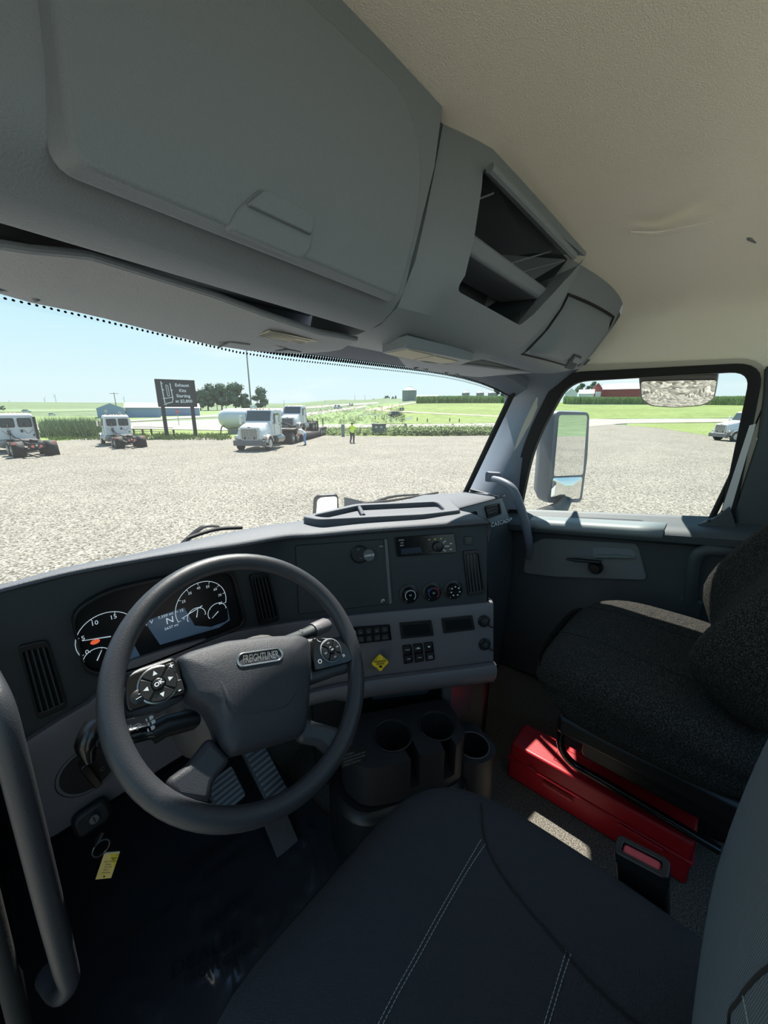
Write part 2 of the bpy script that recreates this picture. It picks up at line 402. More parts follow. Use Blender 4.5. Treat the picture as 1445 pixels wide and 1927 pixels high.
fr_.grid([[wsp(i / NN, vlo(i) if v < .95 else v) + V(0, -.004, 0) for i in range(NN + 1)] for v in (.94, .99)])
fo = fr_.build('frit_band', fm, wind, smooth=0)
uvl = fo.data.uv_layers.new(name='UVMap')
for pol in fo.data.polygons:
    for li in pol.loop_indices:
        co = fo.data.vertices[fo.data.loops[li].vertex_index].co
        uvl.data[li].uv = ((co.x + .32) / 1.94 * 230, 3.0 if fo.data.loops[li].vertex_index > NN else 0.0)
fb = MB(); fb.grid([[wsp(i / NN, v) + V(0, -.003, 0) for i in range(NN + 1)] for v in (.99, 1.0)]); fb.build('black_edge', M['black'], wind)
sl = MB(); sl.tube([wsp(.993, v / 8) + V(-.004, -.012, 0) for v in range(0, 9)], .013, 8); sl.build('seal', M['rubber'], wind)
# windshield header trim behind the visors
h_ = MB(); pts = [(.02, .005), (.03, -.018), (.0, -.02), (-.05, .012), (-.05, .06), (.02, .05)]
h_.grid([[wst[i] + V(0, a - .01, b_ + .005) for a, b_ in pts] for i in range(21)], cu=True); struct(h_.build('trim_1', M['pillar'], smooth=40))
# right A pillar
rows = []
LP = [(925, 690), (952, 718), (961, 745), (957, 775), (938, 830), (908, 893), (868, 940)]
RP = [(1110, 675), (1085, 700), (1052, 726), (1032, 757), (1005, 812), (988, 880), (978, 960)]
for i, (l, r_) in enumerate(zip(LP, RP)):
    t = i / 6; a = wsp(.985, 1.02 - 1.02 * t); yl = .735 + .2 * t
    a = at(*l, y=yl); b_ = at(*r_, x=1.685)
    m1 = a.lerp(b_, .35) + V(-.035, -.02, .0); m2 = a.lerp(b_, .75) + V(-.03, -.012, 0)
    rows.append([a + V(.05, .05, 0), a, a.lerp(b_, .12) + V(-.015, -.015, 0), m1, m2, b_, b_ + V(.04, 0, 0)])
ap = MB(); ap.grid(rows); apo = struct(ap.build('trim_2', M['pillar'], smooth=60, sub=1))
# right door: everything seen through and around its window
DF = Frame((1.70, 0, 0), (0, -1, 0), (0, 0, 1))
inn = [(1072, 719), (1412, 699), (1352, 987), (978, 974), (1006, 838)]
out = [(1052, 702), (1440, 682), (1377, 1003), (955, 990), (985, 834)]
rad = [.07, .05, .06, .06, .2]
pin = rpoly([DF.px(*p) for p in inn], rad, 6); pou = rpoly([DF.px(*p) for p in out], [.09, .07, .07, .07, .2], 6)
door = MB()
# door shell below the belt: profile in (x,z) swept along y; belt drops towards the front
def belt(y): return -.372 - .135 * y
prof = [(1.72, .01), (1.685, .0), (1.64, -.012), (1.60, -.02), (1.588, -.035), (1.592, -.06), (1.615, -.075), (1.655, -.085), (1.66, -.2), (1.66, -.36), (1.645, -.40), (1.64, -.78), (1.72, -.86)]
door.grid([[V(x, y, belt(y) + z) for x, z in prof] for y in [1.05 - 1.16 * i / 12 for i in range(13)]])
do = struct(door.build('door_1', M['door'], smooth=40))
s_ = MB(); s_.ring(DF, [tuple(p) for p in pou], [tuple(p) for p in pin], -.015, .02); s_.build('window_seal', M['rubber'], do, bevel=.004)
pou2 = rpoly([DF.px(*p) for p in [(1040, 690), (1452, 672), (1392, 1000), (942, 985), (968, 832)]], [.1, .08, .07, .07, .2], 6)
s_ = MB(); s_.ring(DF, [tuple(p) for p in pou2], [tuple(p) for p in pou], -.03, .008); s_.build('door_frame', M['cream'], do, bevel=.003)
ds_ = MB(); ds_.box((1.742, .25, -1.05), (.012, 1.7, .95)); ds_.build('door_skin', M['white'], do, bevel=.003)
g = MB(); g.prism(DF, [tuple(p) for p in pin], -.006, -.002); struct(g.build('window_2', M['glass'], smooth=0))
# ledge groove, inset, pull and latch handle
b = MB(); b.grid([[V(x, y, belt(y) + z) for x, z in ((1.655, -.008), (1.607, -.0165), (1.598, -.021), (1.590, -.034), (1.592, -.05))] for y in [.60 - .47 * i / 6 for i in range(7)]])
b.build('ledge_cap', M['ledge'], do, solid=.006, smooth=60)
b = MB(); b.prism(Frame((1.66, .34, belt(.34) - .009), (0, -1, .135), (1, 0, .2)), rrect(-.12, -.016, .14, .012, .012), -.004, .0035); b.build('ledge_slot', M['black'], do)
DI = Frame((1.655, 0, 0), (0, -1, 0), (0, 0, 1))
ins = rpoly([DI.px(*p) for p in [(1020, 1012), (1200, 1022), (1218, 1092), (1040, 1085), (985, 1078), (990, 1030)]], .02)
b = MB(); b.prism(DI, [tuple(p) for p in ins], -.01, .006); ino = b.build('door_insert', M['doorgrey'], do, bevel=.004)
pk = rpoly([DI.px(*p) for p in [(1117, 1028), (1190, 1032), (1200, 1050), (1118, 1048)]], .008)
b = MB(); b.prism(DI, [tuple(p) for p in pk], -.012, .0075); b.build('pull_pocket', M['over'], do)
p0, p1 = Vector(at(1120, 1047, x=1.64)), Vector(at(1196, 1049, x=1.64))
b = MB(); b.tube([p0, p0.lerp(p1, .5) + V(0, 0, .003), p1], [.008, .011, .005], 10, flat=.6); b.build('pull_lip', M['ledge'], do)
b = MB(); a0, a1 = at(1066, 1052, x=1.62), at(1130, 1058, x=1.615); b.tube([a0, a0.lerp(a1, .3), a0.lerp(a1, .75), a1], [.006, .013, .012, .012], 12, flat=.6, k=3)
b.lathe(at(1122, 1066, x=1.65), (-1, 0, 0), [(.0, 0), (.026, 0), (.027, .02), (.018, .035), (0, .036)], 18); b.build('latch_handle', M['black'], do)
b = MB(); b.prism(Frame(at(1003, 981, x=1.65), (0, -1, .135), (1, 0, .1)), rrect(-.025, -.02, .03, .02, .006), 0, .006); sw = b.build('window_switch', M['black'], do, bevel=.002)
b = MB(); b.prism(Frame(at(1003, 981, x=1.65), (0, -1, .135), (1, 0, .1)), rrect(-.012, -.012, .014, .012, .003), .006, .009); b.build('rocker', M['gloss'], sw)
b = MB(); q = at(1332, 990, x=1.66); b.lathe(q, (0, 0, 1), [(.006, -.02), (.006, .0), (.004, .012), (.007, .016), (.006, .024), (0, .025)], 10); b.build('lock_pin', M['black'], do)
# corner fillet behind the window (dark trim rising to the B pillar)
b = MB(); pl_ = rpoly([DF.px(*p) for p in [(1290, 990), (1345, 972), (1373, 950), (1392, 1010), (1300, 1012)]], [.005, .05, .005, .005, .005])
b.prism(DF, [tuple(p) for p in pl_], .0, .045); b.build('corner_trim', M['door'], do, bevel=.006)
# B pillar and wall behind the door
bp = MB(); bp.prism(Frame((1.69, 0, 0), (0, -1, 0), (0, 0, 1)), [(.06, -1.25), (.06, -.42), DF.px(1381, 962), DF.px(1424, 830), DF.px(1436, 740), DF.px(1438, 690), (.1, .135), (.5, .14), (.5, -1.25)], -.03, .012)
bpo = struct(bp.build('wall_right', M['door'], bevel=.01))
b = MB(); b.tube([(1.70, .02, -.40), (1.70, -.015, -.2), (1.70, -.045, .0), (1.70, -.05, .09)], .009, 8, k=4); b.build('seal', M['rubber'], bpo)
b = MB(); b.prism(DF, [DF.px(*p) for p in [(1410, 800), (1422, 797), (1374, 962), (1358, 958)]], -.01, .0215); b.build('painted_jamb', M['white'], do, smooth=0)
# grab bar on the wall behind the door
t = thing('grab_rail', at(1310, 1090, x=1.62), 'dark grab bar on right wall behind the door beside the passenger backrest', 'grab handle')
b = MB(); b.tube([at(1298, 1130, x=1.62), at(1302, 1085, x=1.60), at(1308, 1050, x=1.59), at(1325, 1037, x=1.59), at(1355, 1037, x=1.6), at(1400, 1036, x=1.62)], .019, 12, k=5); b.build('bar', M['door'], t)
b = MB(); q = at(1298, 1140, x=1.635); b.prism(Frame(q, (0, -1, 0), (0, 0, 1)), rrect(-.03, -.05, .03, .03, .01), -.01, .015); b.build('foot', M['door'], t, bevel=.004)
# passenger grab handle on the A pillar
t = thing('grab_rail', at(945, 905, x=1.6), 'long grey grab handle running from the right A pillar down the door edge', 'grab handle')
b = MB(); pth = [at(928, 901, x=1.585), at(945, 906, x=1.555), at(965, 920, x=1.54), at(978, 950, x=1.54), at(988, 985, x=1.55), at(995, 1020, x=1.57), at(995, 1050, x=1.62)]
b.tube(pth, [.014, .015, .016, .017, .018, .017, .013], 12, k=5); b.build('bar', M['pillar'], t)
b = MB(); q = at(928, 898, x=1.592); b.prism(Frame(q, V(.35, -1, 0), (0, 0, 1)), rrect(-.035, -.022, .03, .022, .008), -.02, .006); b.build('mount', M['pillar'], t, bevel=.004)

# left grab handle, close to the lens
t = thing('grab_rail', at(60, 1560, y=.59), 'thick dark grab handle running down beside the steering wheel at the driver door', 'grab handle')
b = MB(); b.tube([at(-30, 1270, y=.66), at(-2, 1330, y=.62), at(22, 1420, y=.60), at(60, 1570, y=.59), at(95, 1710, y=.59), at(122, 1815, y=.60), at(130, 1850, y=.605), at(112, 1868, y=.63), at(92, 1835, y=.69)], [.0145, .0148, .015, .015, .015, .0145, .013, .014, .018], 16, k=6)
b.build('bar', M['wheel'], t)

# ================================================================ OVERHEAD CONSOLE
OC = thing('overhead_console', (.7, .55, .3), 'grey overhead storage console across the cab above the windshield', 'console')
prof = [(.70, .24), (.62, .20), (.585, .158), (.560, .141), (.52, .152), (.492, .17), (.474, .195), (.468, .26), (.466, .40), (.47, .56), (.70, .56)]
def seam(z): return .575 + .11 * max(0, min(1, (z - .17) / .32)) ** 1.2
rows = []
for i in range(8):
    t = i / 7; rows.append([V(-.34 + (seam(z) + .34) * t, y, z + .03 * max(0, (.56 - (-.34 + .9 * t)) / .5) * max(0, min(1, (.30 - z) / .12))) for y, z in prof])
b = MB(); b.grid(rows, cu=True); n = len(prof); b.f += [list(range(n)), [7 * n + k for k in range(n)][::-1]]
b.build('driver_cabinet', M['over'], OC, smooth=50, bevel=.003)
OF = Frame((0, .467, 0), (1, 0, 0), (0, 0, 1))
dr = [(.10, .196), (.548, .172), (.60, .30), (.605, .40), (.56, .462), (.115, .462)]
b = MB(); b.prism(OF, [tuple(p) for p in rpoly(dr, [.02, .012, .1, .06, .05, .03], 5)], -.01, .012, taper=.045)
dro = b.build('door', M['over'], OC, bevel=.004, bseg=3)
OD = Frame((0, .455, 0), (1, 0, 0), (0, 0, 1))
hp = rpoly([OD.px(*p) for p in [(488, 350), (592, 403), (588, 470), (568, 493), (420, 432), (440, 392)]], .008)
b = MB(); b.prism(OD, [tuple(p) for p in hp], -.004, .0035, taper=.08); b.build('handle_recess', M['over'], dro, bevel=.002)
hp = rpoly([OD.px(*p) for p in [(490, 358), (587, 408), (583, 447), (455, 388)]], .006)
b = MB(); b.prism(OD, [tuple(p) for p in hp], .002, .009, taper=.06); b.build('handle', M['over'], dro, bevel=.002)
# dark strip standing in for the shade between cabinet and visors
b = MB(); b.box((.15, .70, .212), (.9, .14, .02)); b.build('gap_shade', M['overdark'], OC)
# centre cubby box
L = [(835, 226, .49), (820, 310, .476), (802, 400, .466), (782, 490, .462), (748, 578, .486), (715, 612, .53), (672, 630, .585)]
Rr = [(1103, 478, .383), (1082, 520, .392), (1060, 562, .408), (1030, 605, .43), (985, 651, .472), (935, 672, .53), (862, 684, .61)]
Lp = [at(a, b_, y=c) for a, b_, c in L]; Rp = [at(a, b_, y=c) for a, b_, c in Rr]
Lp = [Lp[0] + V(0, .02, .08)] + Lp + [V(Lp[-1].x, .74, .15)] + [V(Lp[0].x, .74, .56)]
Rp = [Rp[0] + V(0, .02, .12)] + Rp + [V(Rp[-1].x, .74, .14)] + [V(Rp[0].x, .74, .52)]
def CP(s, k, bulge=1):
    p = Lp[k].lerp(Rp[k], s)
    if 0 < k < 7:
        kk = (.0, .35, .75, .8, .6, .35, .2)[k - 1] if k <= 7 else 0
        p = p + V(0, -.055 * math.sin(math.pi * min(1, s * 4) / 2) * (1 if s < .9 else 1 - (s - .9) * 6) * kk * 0 - (.03 * min(1, s * 5) * (1 if k < 5 else .4)) * (1 - s), 0)
    return p
ss = [0, .06, .12, .2, .35, .5, .65, .8, .9, .97, 1]
b = MB(); b.grid([[CP(s, k) for k in range(len(Lp))] for s in ss], cu=True); n = len(Lp); b.f += [list(range(n)), [10 * n + k for k in range(n)][::-1]]
cbx = b.build('cubby_box', M['over'], OC, smooth=40)
TL, TR, BR, BL = at(920, 312, y=.432), at(1084, 486, y=.396), at(985, 611, y=.44), at(850, 545, y=.455)
BF = Frame(BL, BR - BL, TL - BL)
q4 = [BF.px(*p) for p in [(850, 547), (985, 612), (1082, 486), (921, 312)]]
cut = MB(); cut.prism(BF, [tuple(p) for p in rpoly(q4, [.018, .01, .008, .008], 4)], -.17, .12, taper=0)
boolean(cbx, cut)
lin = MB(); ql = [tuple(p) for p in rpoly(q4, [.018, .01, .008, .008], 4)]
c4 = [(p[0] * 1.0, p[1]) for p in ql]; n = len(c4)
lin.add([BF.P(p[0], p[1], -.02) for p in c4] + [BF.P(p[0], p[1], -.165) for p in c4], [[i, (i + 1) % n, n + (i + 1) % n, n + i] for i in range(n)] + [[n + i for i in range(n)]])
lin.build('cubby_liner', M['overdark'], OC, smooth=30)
# top lip rail, divider shelf and thin ribs
b = MB(); b.tube([at(922, 316, y=.428), at(1005, 402, y=.408), at(1080, 482, y=.392)], .009, 8); b.build('lip_rail', M['over'], OC)
dv = [BF.px(*p) for p in [(888, 424), (1042, 542), (1024, 562), (874, 462)]]
b = MB(); b.prism(BF, dv, -.13, -.012); b.build('divider', M['over'], OC, bevel=.008)
for (x0, y0), (x1, y1) in (((923, 370), (946, 358)), ((1002, 489), (1052, 470)), ((1016, 508), (1075, 488))):
    u0, v0 = BF.px(x0, y0); u1, v1 = BF.px(x1, y1)
    b = MB(); b.tube([BF.P(u0, v0, -.06), BF.P(u1, v1, -.02)], .0018, 6); b.build('rib', M['over'], OC)
# passenger-side compartment with lid and latch
PL = [Rp[1] + V(0, .06, .07)] + [Rp[k_] + V(0, .048, -.004) for k_ in (1, 3, 4, 5)] + [ V(1.055, .565, .135), V(1.05, .74, .17), V(1.05, .74, .46)]
PR = [V(1.66, .32, .42), at(1176, 562, y=.357), at(1150, 620, y=.40), at(1118, 662, y=.44), at(1090, 694, y=.475), at(1040, 703, y=.56), V(1.62, .74, .14), V(1.66, .74, .42)]
def PS(s, k): return PL[k].lerp(PR[k], s) + (V(0, -.012 * math.sin(math.pi * s), 0) if 0 < k < 5 else V())
b = MB(); b.grid([[PS(i / 8, k) for k in range(8)] for i in range(9)], cu=True); b.f += [list(range(8)), [8 * 8 + k for k in range(8)][::-1]]
b.build('passenger_cabinet', M['over'], OC, smooth=50)
def PSf(s, t):
    f = 1 + t * 4; k = min(int(f), 4); return PS(s, k).lerp(PS(s, k + 1), f - k)
def nrm(s, t): return ((PSf(s + .01, t) - PSf(s - .01, t)).cross(PSf(s, t + .01) - PSf(s, t - .01))).normalized()
sg = -1 if nrm(.5, .4).y > 0 else 1
b = MB(); pl_ = []
for i in range(9):
    s = .17 + .76 * i / 8; row = []
    for j in range(9):
        t = .16 + .62 * j / 8; h = .026 if (0 < i < 8 and 0 < j < 8) else -.004
        row.append(PSf(s, t) + nrm(s, t) * sg * h)
    pl_.append(row)
gv = [q + nrm(.5, .4) * sg * .004 for q in pl_[0] + [r_[-1] for r_ in pl_[1:]] + pl_[-1][-2::-1] + [r_[0] for r_ in pl_[-2:0:-1]]]
gb = MB(); gb.tube(gv, .0045, 6, closed=True); gb.build('lid_gap_shade', M['rubber'], OC)  # black tube painting the groove round the lid dark
b.grid(pl_); lid = b.build('lid', M['over'], OC, smooth=70, bevel=0, sub=1)
c0 = PSf(.66, .68) + nrm(.66, .68) * sg * .0275
LF_ = Frame(c0, PSf(.7, .68) - PSf(.62, .68), PSf(.66, .6) - PSf(.66, .7))
if LF_.n.dot(nrm(.66, .68) * sg) < 0: LF_ = Frame(c0, PSf(.62, .68) - PSf(.7, .68), PSf(.66, .6) - PSf(.66, .7))
b = MB(); b.prism(LF_, rrect(-.036, -.026, .036, .022, .008), -.004, .002); b.build('latch_shade', M['overdark'], lid, bevel=.001)  # flat dark plate painting the shade under the latch
b = MB(); b.prism(LF_, rrect(-.026, -.002, .026, .016, .005), 0, .007); b.build('latch', M['over'], lid, bevel=.002)
# reading lamp insert in the underside of the cubby box
LA = [at(721, 661, z=.128), at(800, 652, z=.128), at(886, 683, z=.118), at(790, 682, z=.118)]
LMF = Frame(LA[0], LA[2] - LA[0], LA[0] - LA[3] + (LA[1] - LA[0]) * .0)
zz = Frame((0, 0, .122), (1, 0, 0), (0, -1, 0))
b = MB(); b.prism(zz, [zz.px(*p) for p in [(719, 661), (765, 650), (890, 676), (865, 684), (790, 681)]], -.02, .004); lmp = b.build('lamp_insert', M['over'], OC, bevel=.002)
b = MB(); b.prism(zz, [zz.px(*p) for p in [(728, 661), (768, 653), (815, 664), (775, 672)]], 0, .006); b.build('lamp_lens', M['label'], lmp, bevel=.001, label='cream reading lamp lens')
b = MB(); b.prism(zz, [zz.px(*p) for p in [(782, 673), (820, 666), (862, 676), (825, 681)]], 0, .006); b.build('lamp_lens', M['label'], lmp, bevel=.001)

# ================================================================ SUN VISORS
t = thing('sun_visor', (.3, .68, .15), 'grey cloth sun visor with cream sticker below the driver overhead door', 'sun visor')
NE = [(-60, 460), (0, 470), (60, 479), (130, 485), (172, 490), (260, 517), (400, 560), (500, 597), (600, 630), (668, 642)]
FE = [(-60, 540), (0, 553), (60, 570), (130, 584), (200, 600), (300, 626), (400, 650), (470, 660), (560, 666), (618, 662)]
rows = [[], [], [], [], []]; 
for (a, b_) in zip(NE, FE):
    p, q = at(*a, y=.615), at(*b_, y=.765); rows[0].append(p + V(0, 0, .010)); rows[1].append(p); rows[2].append(p.lerp(q, .5) + V(0, 0, -.006)); rows[3].append(q); rows[4].append(q + V(0, .002, .016))
b = MB(); b.grid(rows, cv=True); b.build('pad', M['visor'], t, smooth=60)
b = MB(); b.tube([r_ + V(0, -.004, .004) for r_ in rows[1]], .0045, 8); b.build('piping', M['over'], t)
pz = lambda px, py, k=.001: at(px, py, y=.615 + .15 * .62) + V(0, -.002, 0)
def vis(px, py):
    # intersect the ray with the visor underside
    best = None
    for i in range(9):
        p0, p1, q0, q1 = rows[1][i], rows[1][i + 1], rows[3][i], rows[3][i + 1]
        nn = (p1 - p0).cross(q0 - p0); h = at(px, py, pl=(p0, nn))
        s = (h - p0).dot(p1 - p0) / (p1 - p0).length_squared
        if best is None or abs(s - .5) < best[0]: best = (abs(s - .5), h)
    return best[1] * .985
b = MB(); b.add([vis(*p) for p in [(472, 636), (505, 622), (598, 641), (562, 655)]], [[0, 1, 2, 3]]); b.build('sticker', M['label'], t, smooth=0, label='cream warning sticker')
for k in range(7):
    f = k / 6; a0 = Vector((479 + 27 * (1 - f), 635 - 11 * (1 - f) + 0)); 
    p, q = vis(480 + 28 * f, 635 - 10.5 * f), vis(558 + 28 * f, 652 - 9.5 * f)
    b = MB(); b.tube([p * .998, p.lerp(q, .95 - .3 * (k % 3 == 2)) * .998], .0006, 5); b.build('print_line', M['gtext'], t, smooth=0)
for pts in ([(412, 653), (432, 644), (470, 649)], [(520, 660), (540, 658), (565, 662)]):
    b = MB(); b.tube([vis(*p) for p in pts], .004, 8, flat=.5); b.build('clip', M['over'], t)
b = MB(); b.tube([at(-20, 545, y=.74), at(48, 543, y=.74), at(70, 566, y=.745)], .006, 8, flat=.6); b.build('pivot_bracket', M['pillar'], t)
b = MB(); q = at(38, 545, y=.735); b.box(q, (.022, .006, .006)); b.build('label_tag', M['label'], t)

t = thing('sun_visor', (1.25, .68, .11), 'grey cloth sun visor under the passenger end of the overhead console', 'sun visor')
NE = [(742, 664), (800, 682), (880, 688), (950, 696), (1010, 702), (1024, 706)]
FE = [(765, 692), (830, 702), (890, 709), (950, 712), (1000, 712), (1022, 708)]
rows2 = [[], [], [], []]
for a, b_ in zip(NE, FE):
    p, q = at(*a, y=.63), at(*b_, y=.755); rows2[0].append(p + V(0, 0, .02)); rows2[1].append(p); rows2[2].append(q); rows2[3].append(q + V(0, 0, .016))
b = MB(); b.grid(rows2, cv=True); b.build('pad', M['visor'], t, smooth=60)
b = MB(); b.tube([r_ + V(0, -.004, .003) for r_ in rows2[1]], .004, 8); b.build('piping', M['over'], t)
for x, y in ((790, 694), (848, 703)):
    b = MB(); b.tube([at(x - 12, y, y=.735), at(x, y - 3, y=.735), at(x + 14, y + 2, y=.735)], .004, 8, flat=.5); b.build('clip', M['over'], t)
# ================================================================ DASHBOARD
DB = thing('dashboard', (.75, .9, -.6), 'dark dashboard with grey lower trim stretching under the windshield', 'dashboard')
CF = Frame((0, .88, -.5), (1, 0, 0), (0, 0, 1))
TH = R(12); PC = at(800, 1025, r=None, pl=(ray(800, 1025) * 1.16, V(-.625, -.78, 0)))
PF = Frame(PC, (.78, -.625, 0), (.625 * math.sin(TH), .78 * math.sin(TH), math.cos(TH)))
def dp(px, py, w=0):
    """point of the dashboard face (flat cluster half, angled centre panel, soft corner between) proud by w"""
    a = CF.P(*CF.px(px, py), w); b = PF.P(*PF.px(px, py), w)
    t = min(1, max(0, (px - 470) / 110)); t = t * t * (3 - 2 * t)
    return a.lerp(b, t)
def col(pts, x):
    for (a, b), (c, d) in zip(pts, pts[1:]):
        if a <= x <= c: return b + (d - b) * (x - a) / (c - a)
    return pts[0][1] if x < pts[0][0] else pts[-1][1]
TOP = [(-60, 1138), (0, 1118), (130, 1085), (250, 1062), (350, 1045), (450, 1030), (560, 1012), (700, 1000), (800, 993), (912, 988)]
MID = [(-60, 1450), (20, 1410), (50, 1388), (110, 1350), (165, 1318), (200, 1285), (240, 1240), (330, 1212), (440, 1186), (500, 1176), (570, 1166), (700, 1152), (925, 1131)]
BOT = [(-60, 1640), (95, 1566), (215, 1492), (330, 1420), (450, 1350), (590, 1290), (700, 1268), (800, 1256), (928, 1240)]
cols = [-60 + (916 + 60) * i / 44 for i in range(45)]
rows = [[dp(x, col(TOP, x) + (col(MID, x) + 6 - col(TOP, x)) * j / 8, .0) for x in cols] for j in range(9)]
rows = [[p + V(0, .05, 0) for p in rows[0]]] + rows
b = MB(); b.grid(rows); b.build('face_panel', M['dash'], DB, smooth=60)
# right-hand end of the centre stack
e0, e1, e2 = dp(912, 988), dp(920, 1135), dp(927, 1240)
back = V(.10, .26, 0)
b = MB(); b.grid([[p, p + V(.018, .016, 0), p + back] for p in (e0, e1, e2)]); b.build('end_panel', M['dash'], DB, smooth=60)
# grey lower trim, a proud shell with a rolled lower lip
cols2 = [44 + (924 - 44) * i / 44 for i in range(45)]
rows = []
for f, w in ((0, -.01), (0, .012), (.03, .016), (.25, .016), (.5, .016), (.75, .016), (.95, .017), (1.0, .014), (1.0, -.02)):
    rows.append([dp(x, col(MID, x) + (col(BOT, x) - col(MID, x)) * f, w) for x in cols2])
b = MB(); b.grid(rows); b.build('grey_trim', M['trim'], DB, smooth=45, label='grey lower dashboard trim')
ee = [r_[-1] for r_ in rows]
b = MB(); b.grid([[p for p in ee], [p + V(.012, .01, 0) for p in ee], [p + back for p in ee]]); b.build('trim_end', M['trim'], DB, smooth=45)
# rounded ledge roll under the centre trim
lip = []
LIPX = [562 + (926 - 562) * i / 16 for i in range(17)]
for w, dy in ((.0, 0), (.030, 3), (.036, 12), (.030, 26), (.01, 40), (-.06, 52)):
    lip.append([PF.P(*PF.px(x, col(BOT, x) + dy * (1.0 if x > 650 else .8)), w) for x in LIPX])
b = MB(); b.grid(lip); ee = [r_[-1] for r_ in lip]; b.grid([[p for p in ee], [p + V(.10, .2, 0) for p in ee]]); b.build('ledge_roll', M['trim'], DB, smooth=50)
# column cover: lower right of the wheel
# pad: top surface swept over the driver, centre and passenger
PADR = [(-70, 1135, .86), (0, 1117, .86), (130, 1084, .86), (250, 1061, .86), (350, 1044, .86), (450, 1030, .865), (540, 1014, .85)]
def pad_edge(i):
    pass
rear = [at(x, y, y=c) for x, y, c in PADR] + [PF.P(*PF.px(x, y), .03) for x, y in ((600, 1008), (700, 999), (800, 992), (890, 985), (916, 983))]
under = [p + (V(0, .03, -.012) if i < 7 else V(.018, .022, -.016)) for i, p in enumerate(rear)]
sil = [(-70, 1130), (0, 1108), (130, 1068), (250, 1043), (350, 1017), (450, 994), (520, 982), (572, 976)]
crest = [at(x, y, y=.98) for x, y in sil] + [V(.80, .96, -.335), V(.93, .90, -.335), V(1.06, .80, -.335), V(1.12, .70, -.338)]
front = [V(p.x, 1.12, -.43) for p in crest[:8]] + [V(.86, 1.13, -.43), V(1.0, 1.12, -.43), V(1.12, 1.05, -.43), V(1.16, .9, -.42)]
far = [V(p.x, 1.3, -.6) for p in front]
rows = [under, rear, [p + V(0, .012, .010) for p in rear], [p.lerp(q, .5) + V(0, 0, .012) for p, q in zip(rear, crest)], crest, [p.lerp(q, .5) + V(0, 0, .008) for p, q in zip(crest, front)], front, far]
rows = [spline(r_, 4) for r_ in rows]
b = MB(); b.grid(rows); b.build('pad', M['dashtop'], DB, smooth=70, sub=1)
# right shoulder of the pad rolling down to the stack end
b = MB(); b.grid([[r_[-1] for r_ in rows], [r_[-1] + V(.012, .004, -.012) for r_ in rows], [V(r_[-1].x + .016, r_[-1].y + .01, -.40) for r_ in rows]]); b.build('pad_end', M['dashtop'], DB, smooth=60)
# shallow tray on the centre of the pad
TZ = Frame((0, 0, -.318), (1, 0, 0), (0, 1, 0))
to = rpoly([TZ.px(*p) for p in [(566, 974), (668, 950), (848, 942), (868, 962), (800, 970), (600, 980)]], .02)
ti = rpoly([TZ.px(*p) for p in [(588, 972), (675, 953), (822, 946), (838, 961), (790, 966), (612, 976)]], .02)
b = MB(); b.ring(TZ, [tuple(p) for p in to], [tuple(p) for p in ti], -.02, .004); tr_ = b.build('tray', M['dashtop'], DB, bevel=.004)
b = MB(); b.prism(TZ, [tuple(p) for p in ti], -.02, -.012); b.build('tray_floor', M['dashtop'], tr_)
u0, v0 = TZ.px(684, 968); u1, v1 = TZ.px(676, 953)
b = MB(); b.tube([TZ.P(u0, v0, -.004), TZ.P(u1, v1, -.004)], .007, 8); b.build('divider', M['dashtop'], tr_)
# passenger side: vent fascia, badge strip and lower panel
Q0, Q1 = V(1.07, .79, 0), V(1.565, .72, 0)
SF = Frame(V(1.07, .79, -.38), Q1 - Q0, V(.0, .12, 1))
def sp(px, py, w=0): return SF.P(*SF.px(px, py), w)
edge = [(850, 958), (905, 944), (943, 934)]
A = [sp(*p) for p in edge]; Bq = [sp(*p) for p in ((850, 1010), (917, 987), (958, 974))]; Cq = [sp(*p) for p in ((860, 1120), (925, 1108), (962, 1090))]
Dq = [p + V(-.02, .02, -.5) for p in Cq]
b = MB(); b.grid([[p + V(0, .05, .0) for p in A], A, Bq]); b.build('passenger_fascia', M['over'], DB, smooth=40)
b = MB(); b.grid([[p + V(0, -.008, .004) for p in Bq], [sp(850, 1023, .012), sp(917, 1000, .012), sp(960, 986, .012)], Cq, Dq]); b.build('passenger_panel', M['door'], DB, smooth=50)
b = MB(); b.grid([[A[-1] + V(0, .05, 0), A[-1], Bq[-1], Cq[-1], Dq[-1]], [p + V(.07, .2, 0) for p in (A[-1] + V(0, .05, 0), A[-1], Bq[-1], Cq[-1], Dq[-1])]]); b.build('passenger_end', M['door'], DB)
ptop = [[sp(x, y, .02) for x, y in ((840, 960), (905, 943), (943, 933))], [sp(x, y - 3, .012) for x, y in ((840, 960), (905, 943), (943, 933))], [V(1.10, .98, -.37), V(1.35, .98, -.37), V(1.6, .90, -.385)], [V(1.1, 1.15, -.42), V(1.35, 1.1, -.42), V(1.6, .98, -.43)]]
b = MB(); b.grid(ptop); b.grid([ptop[0], [p + V(0, .02, -.012) for p in ptop[0]]]); b.build('passenger_pad', M['dashtop'], DB, smooth=50)
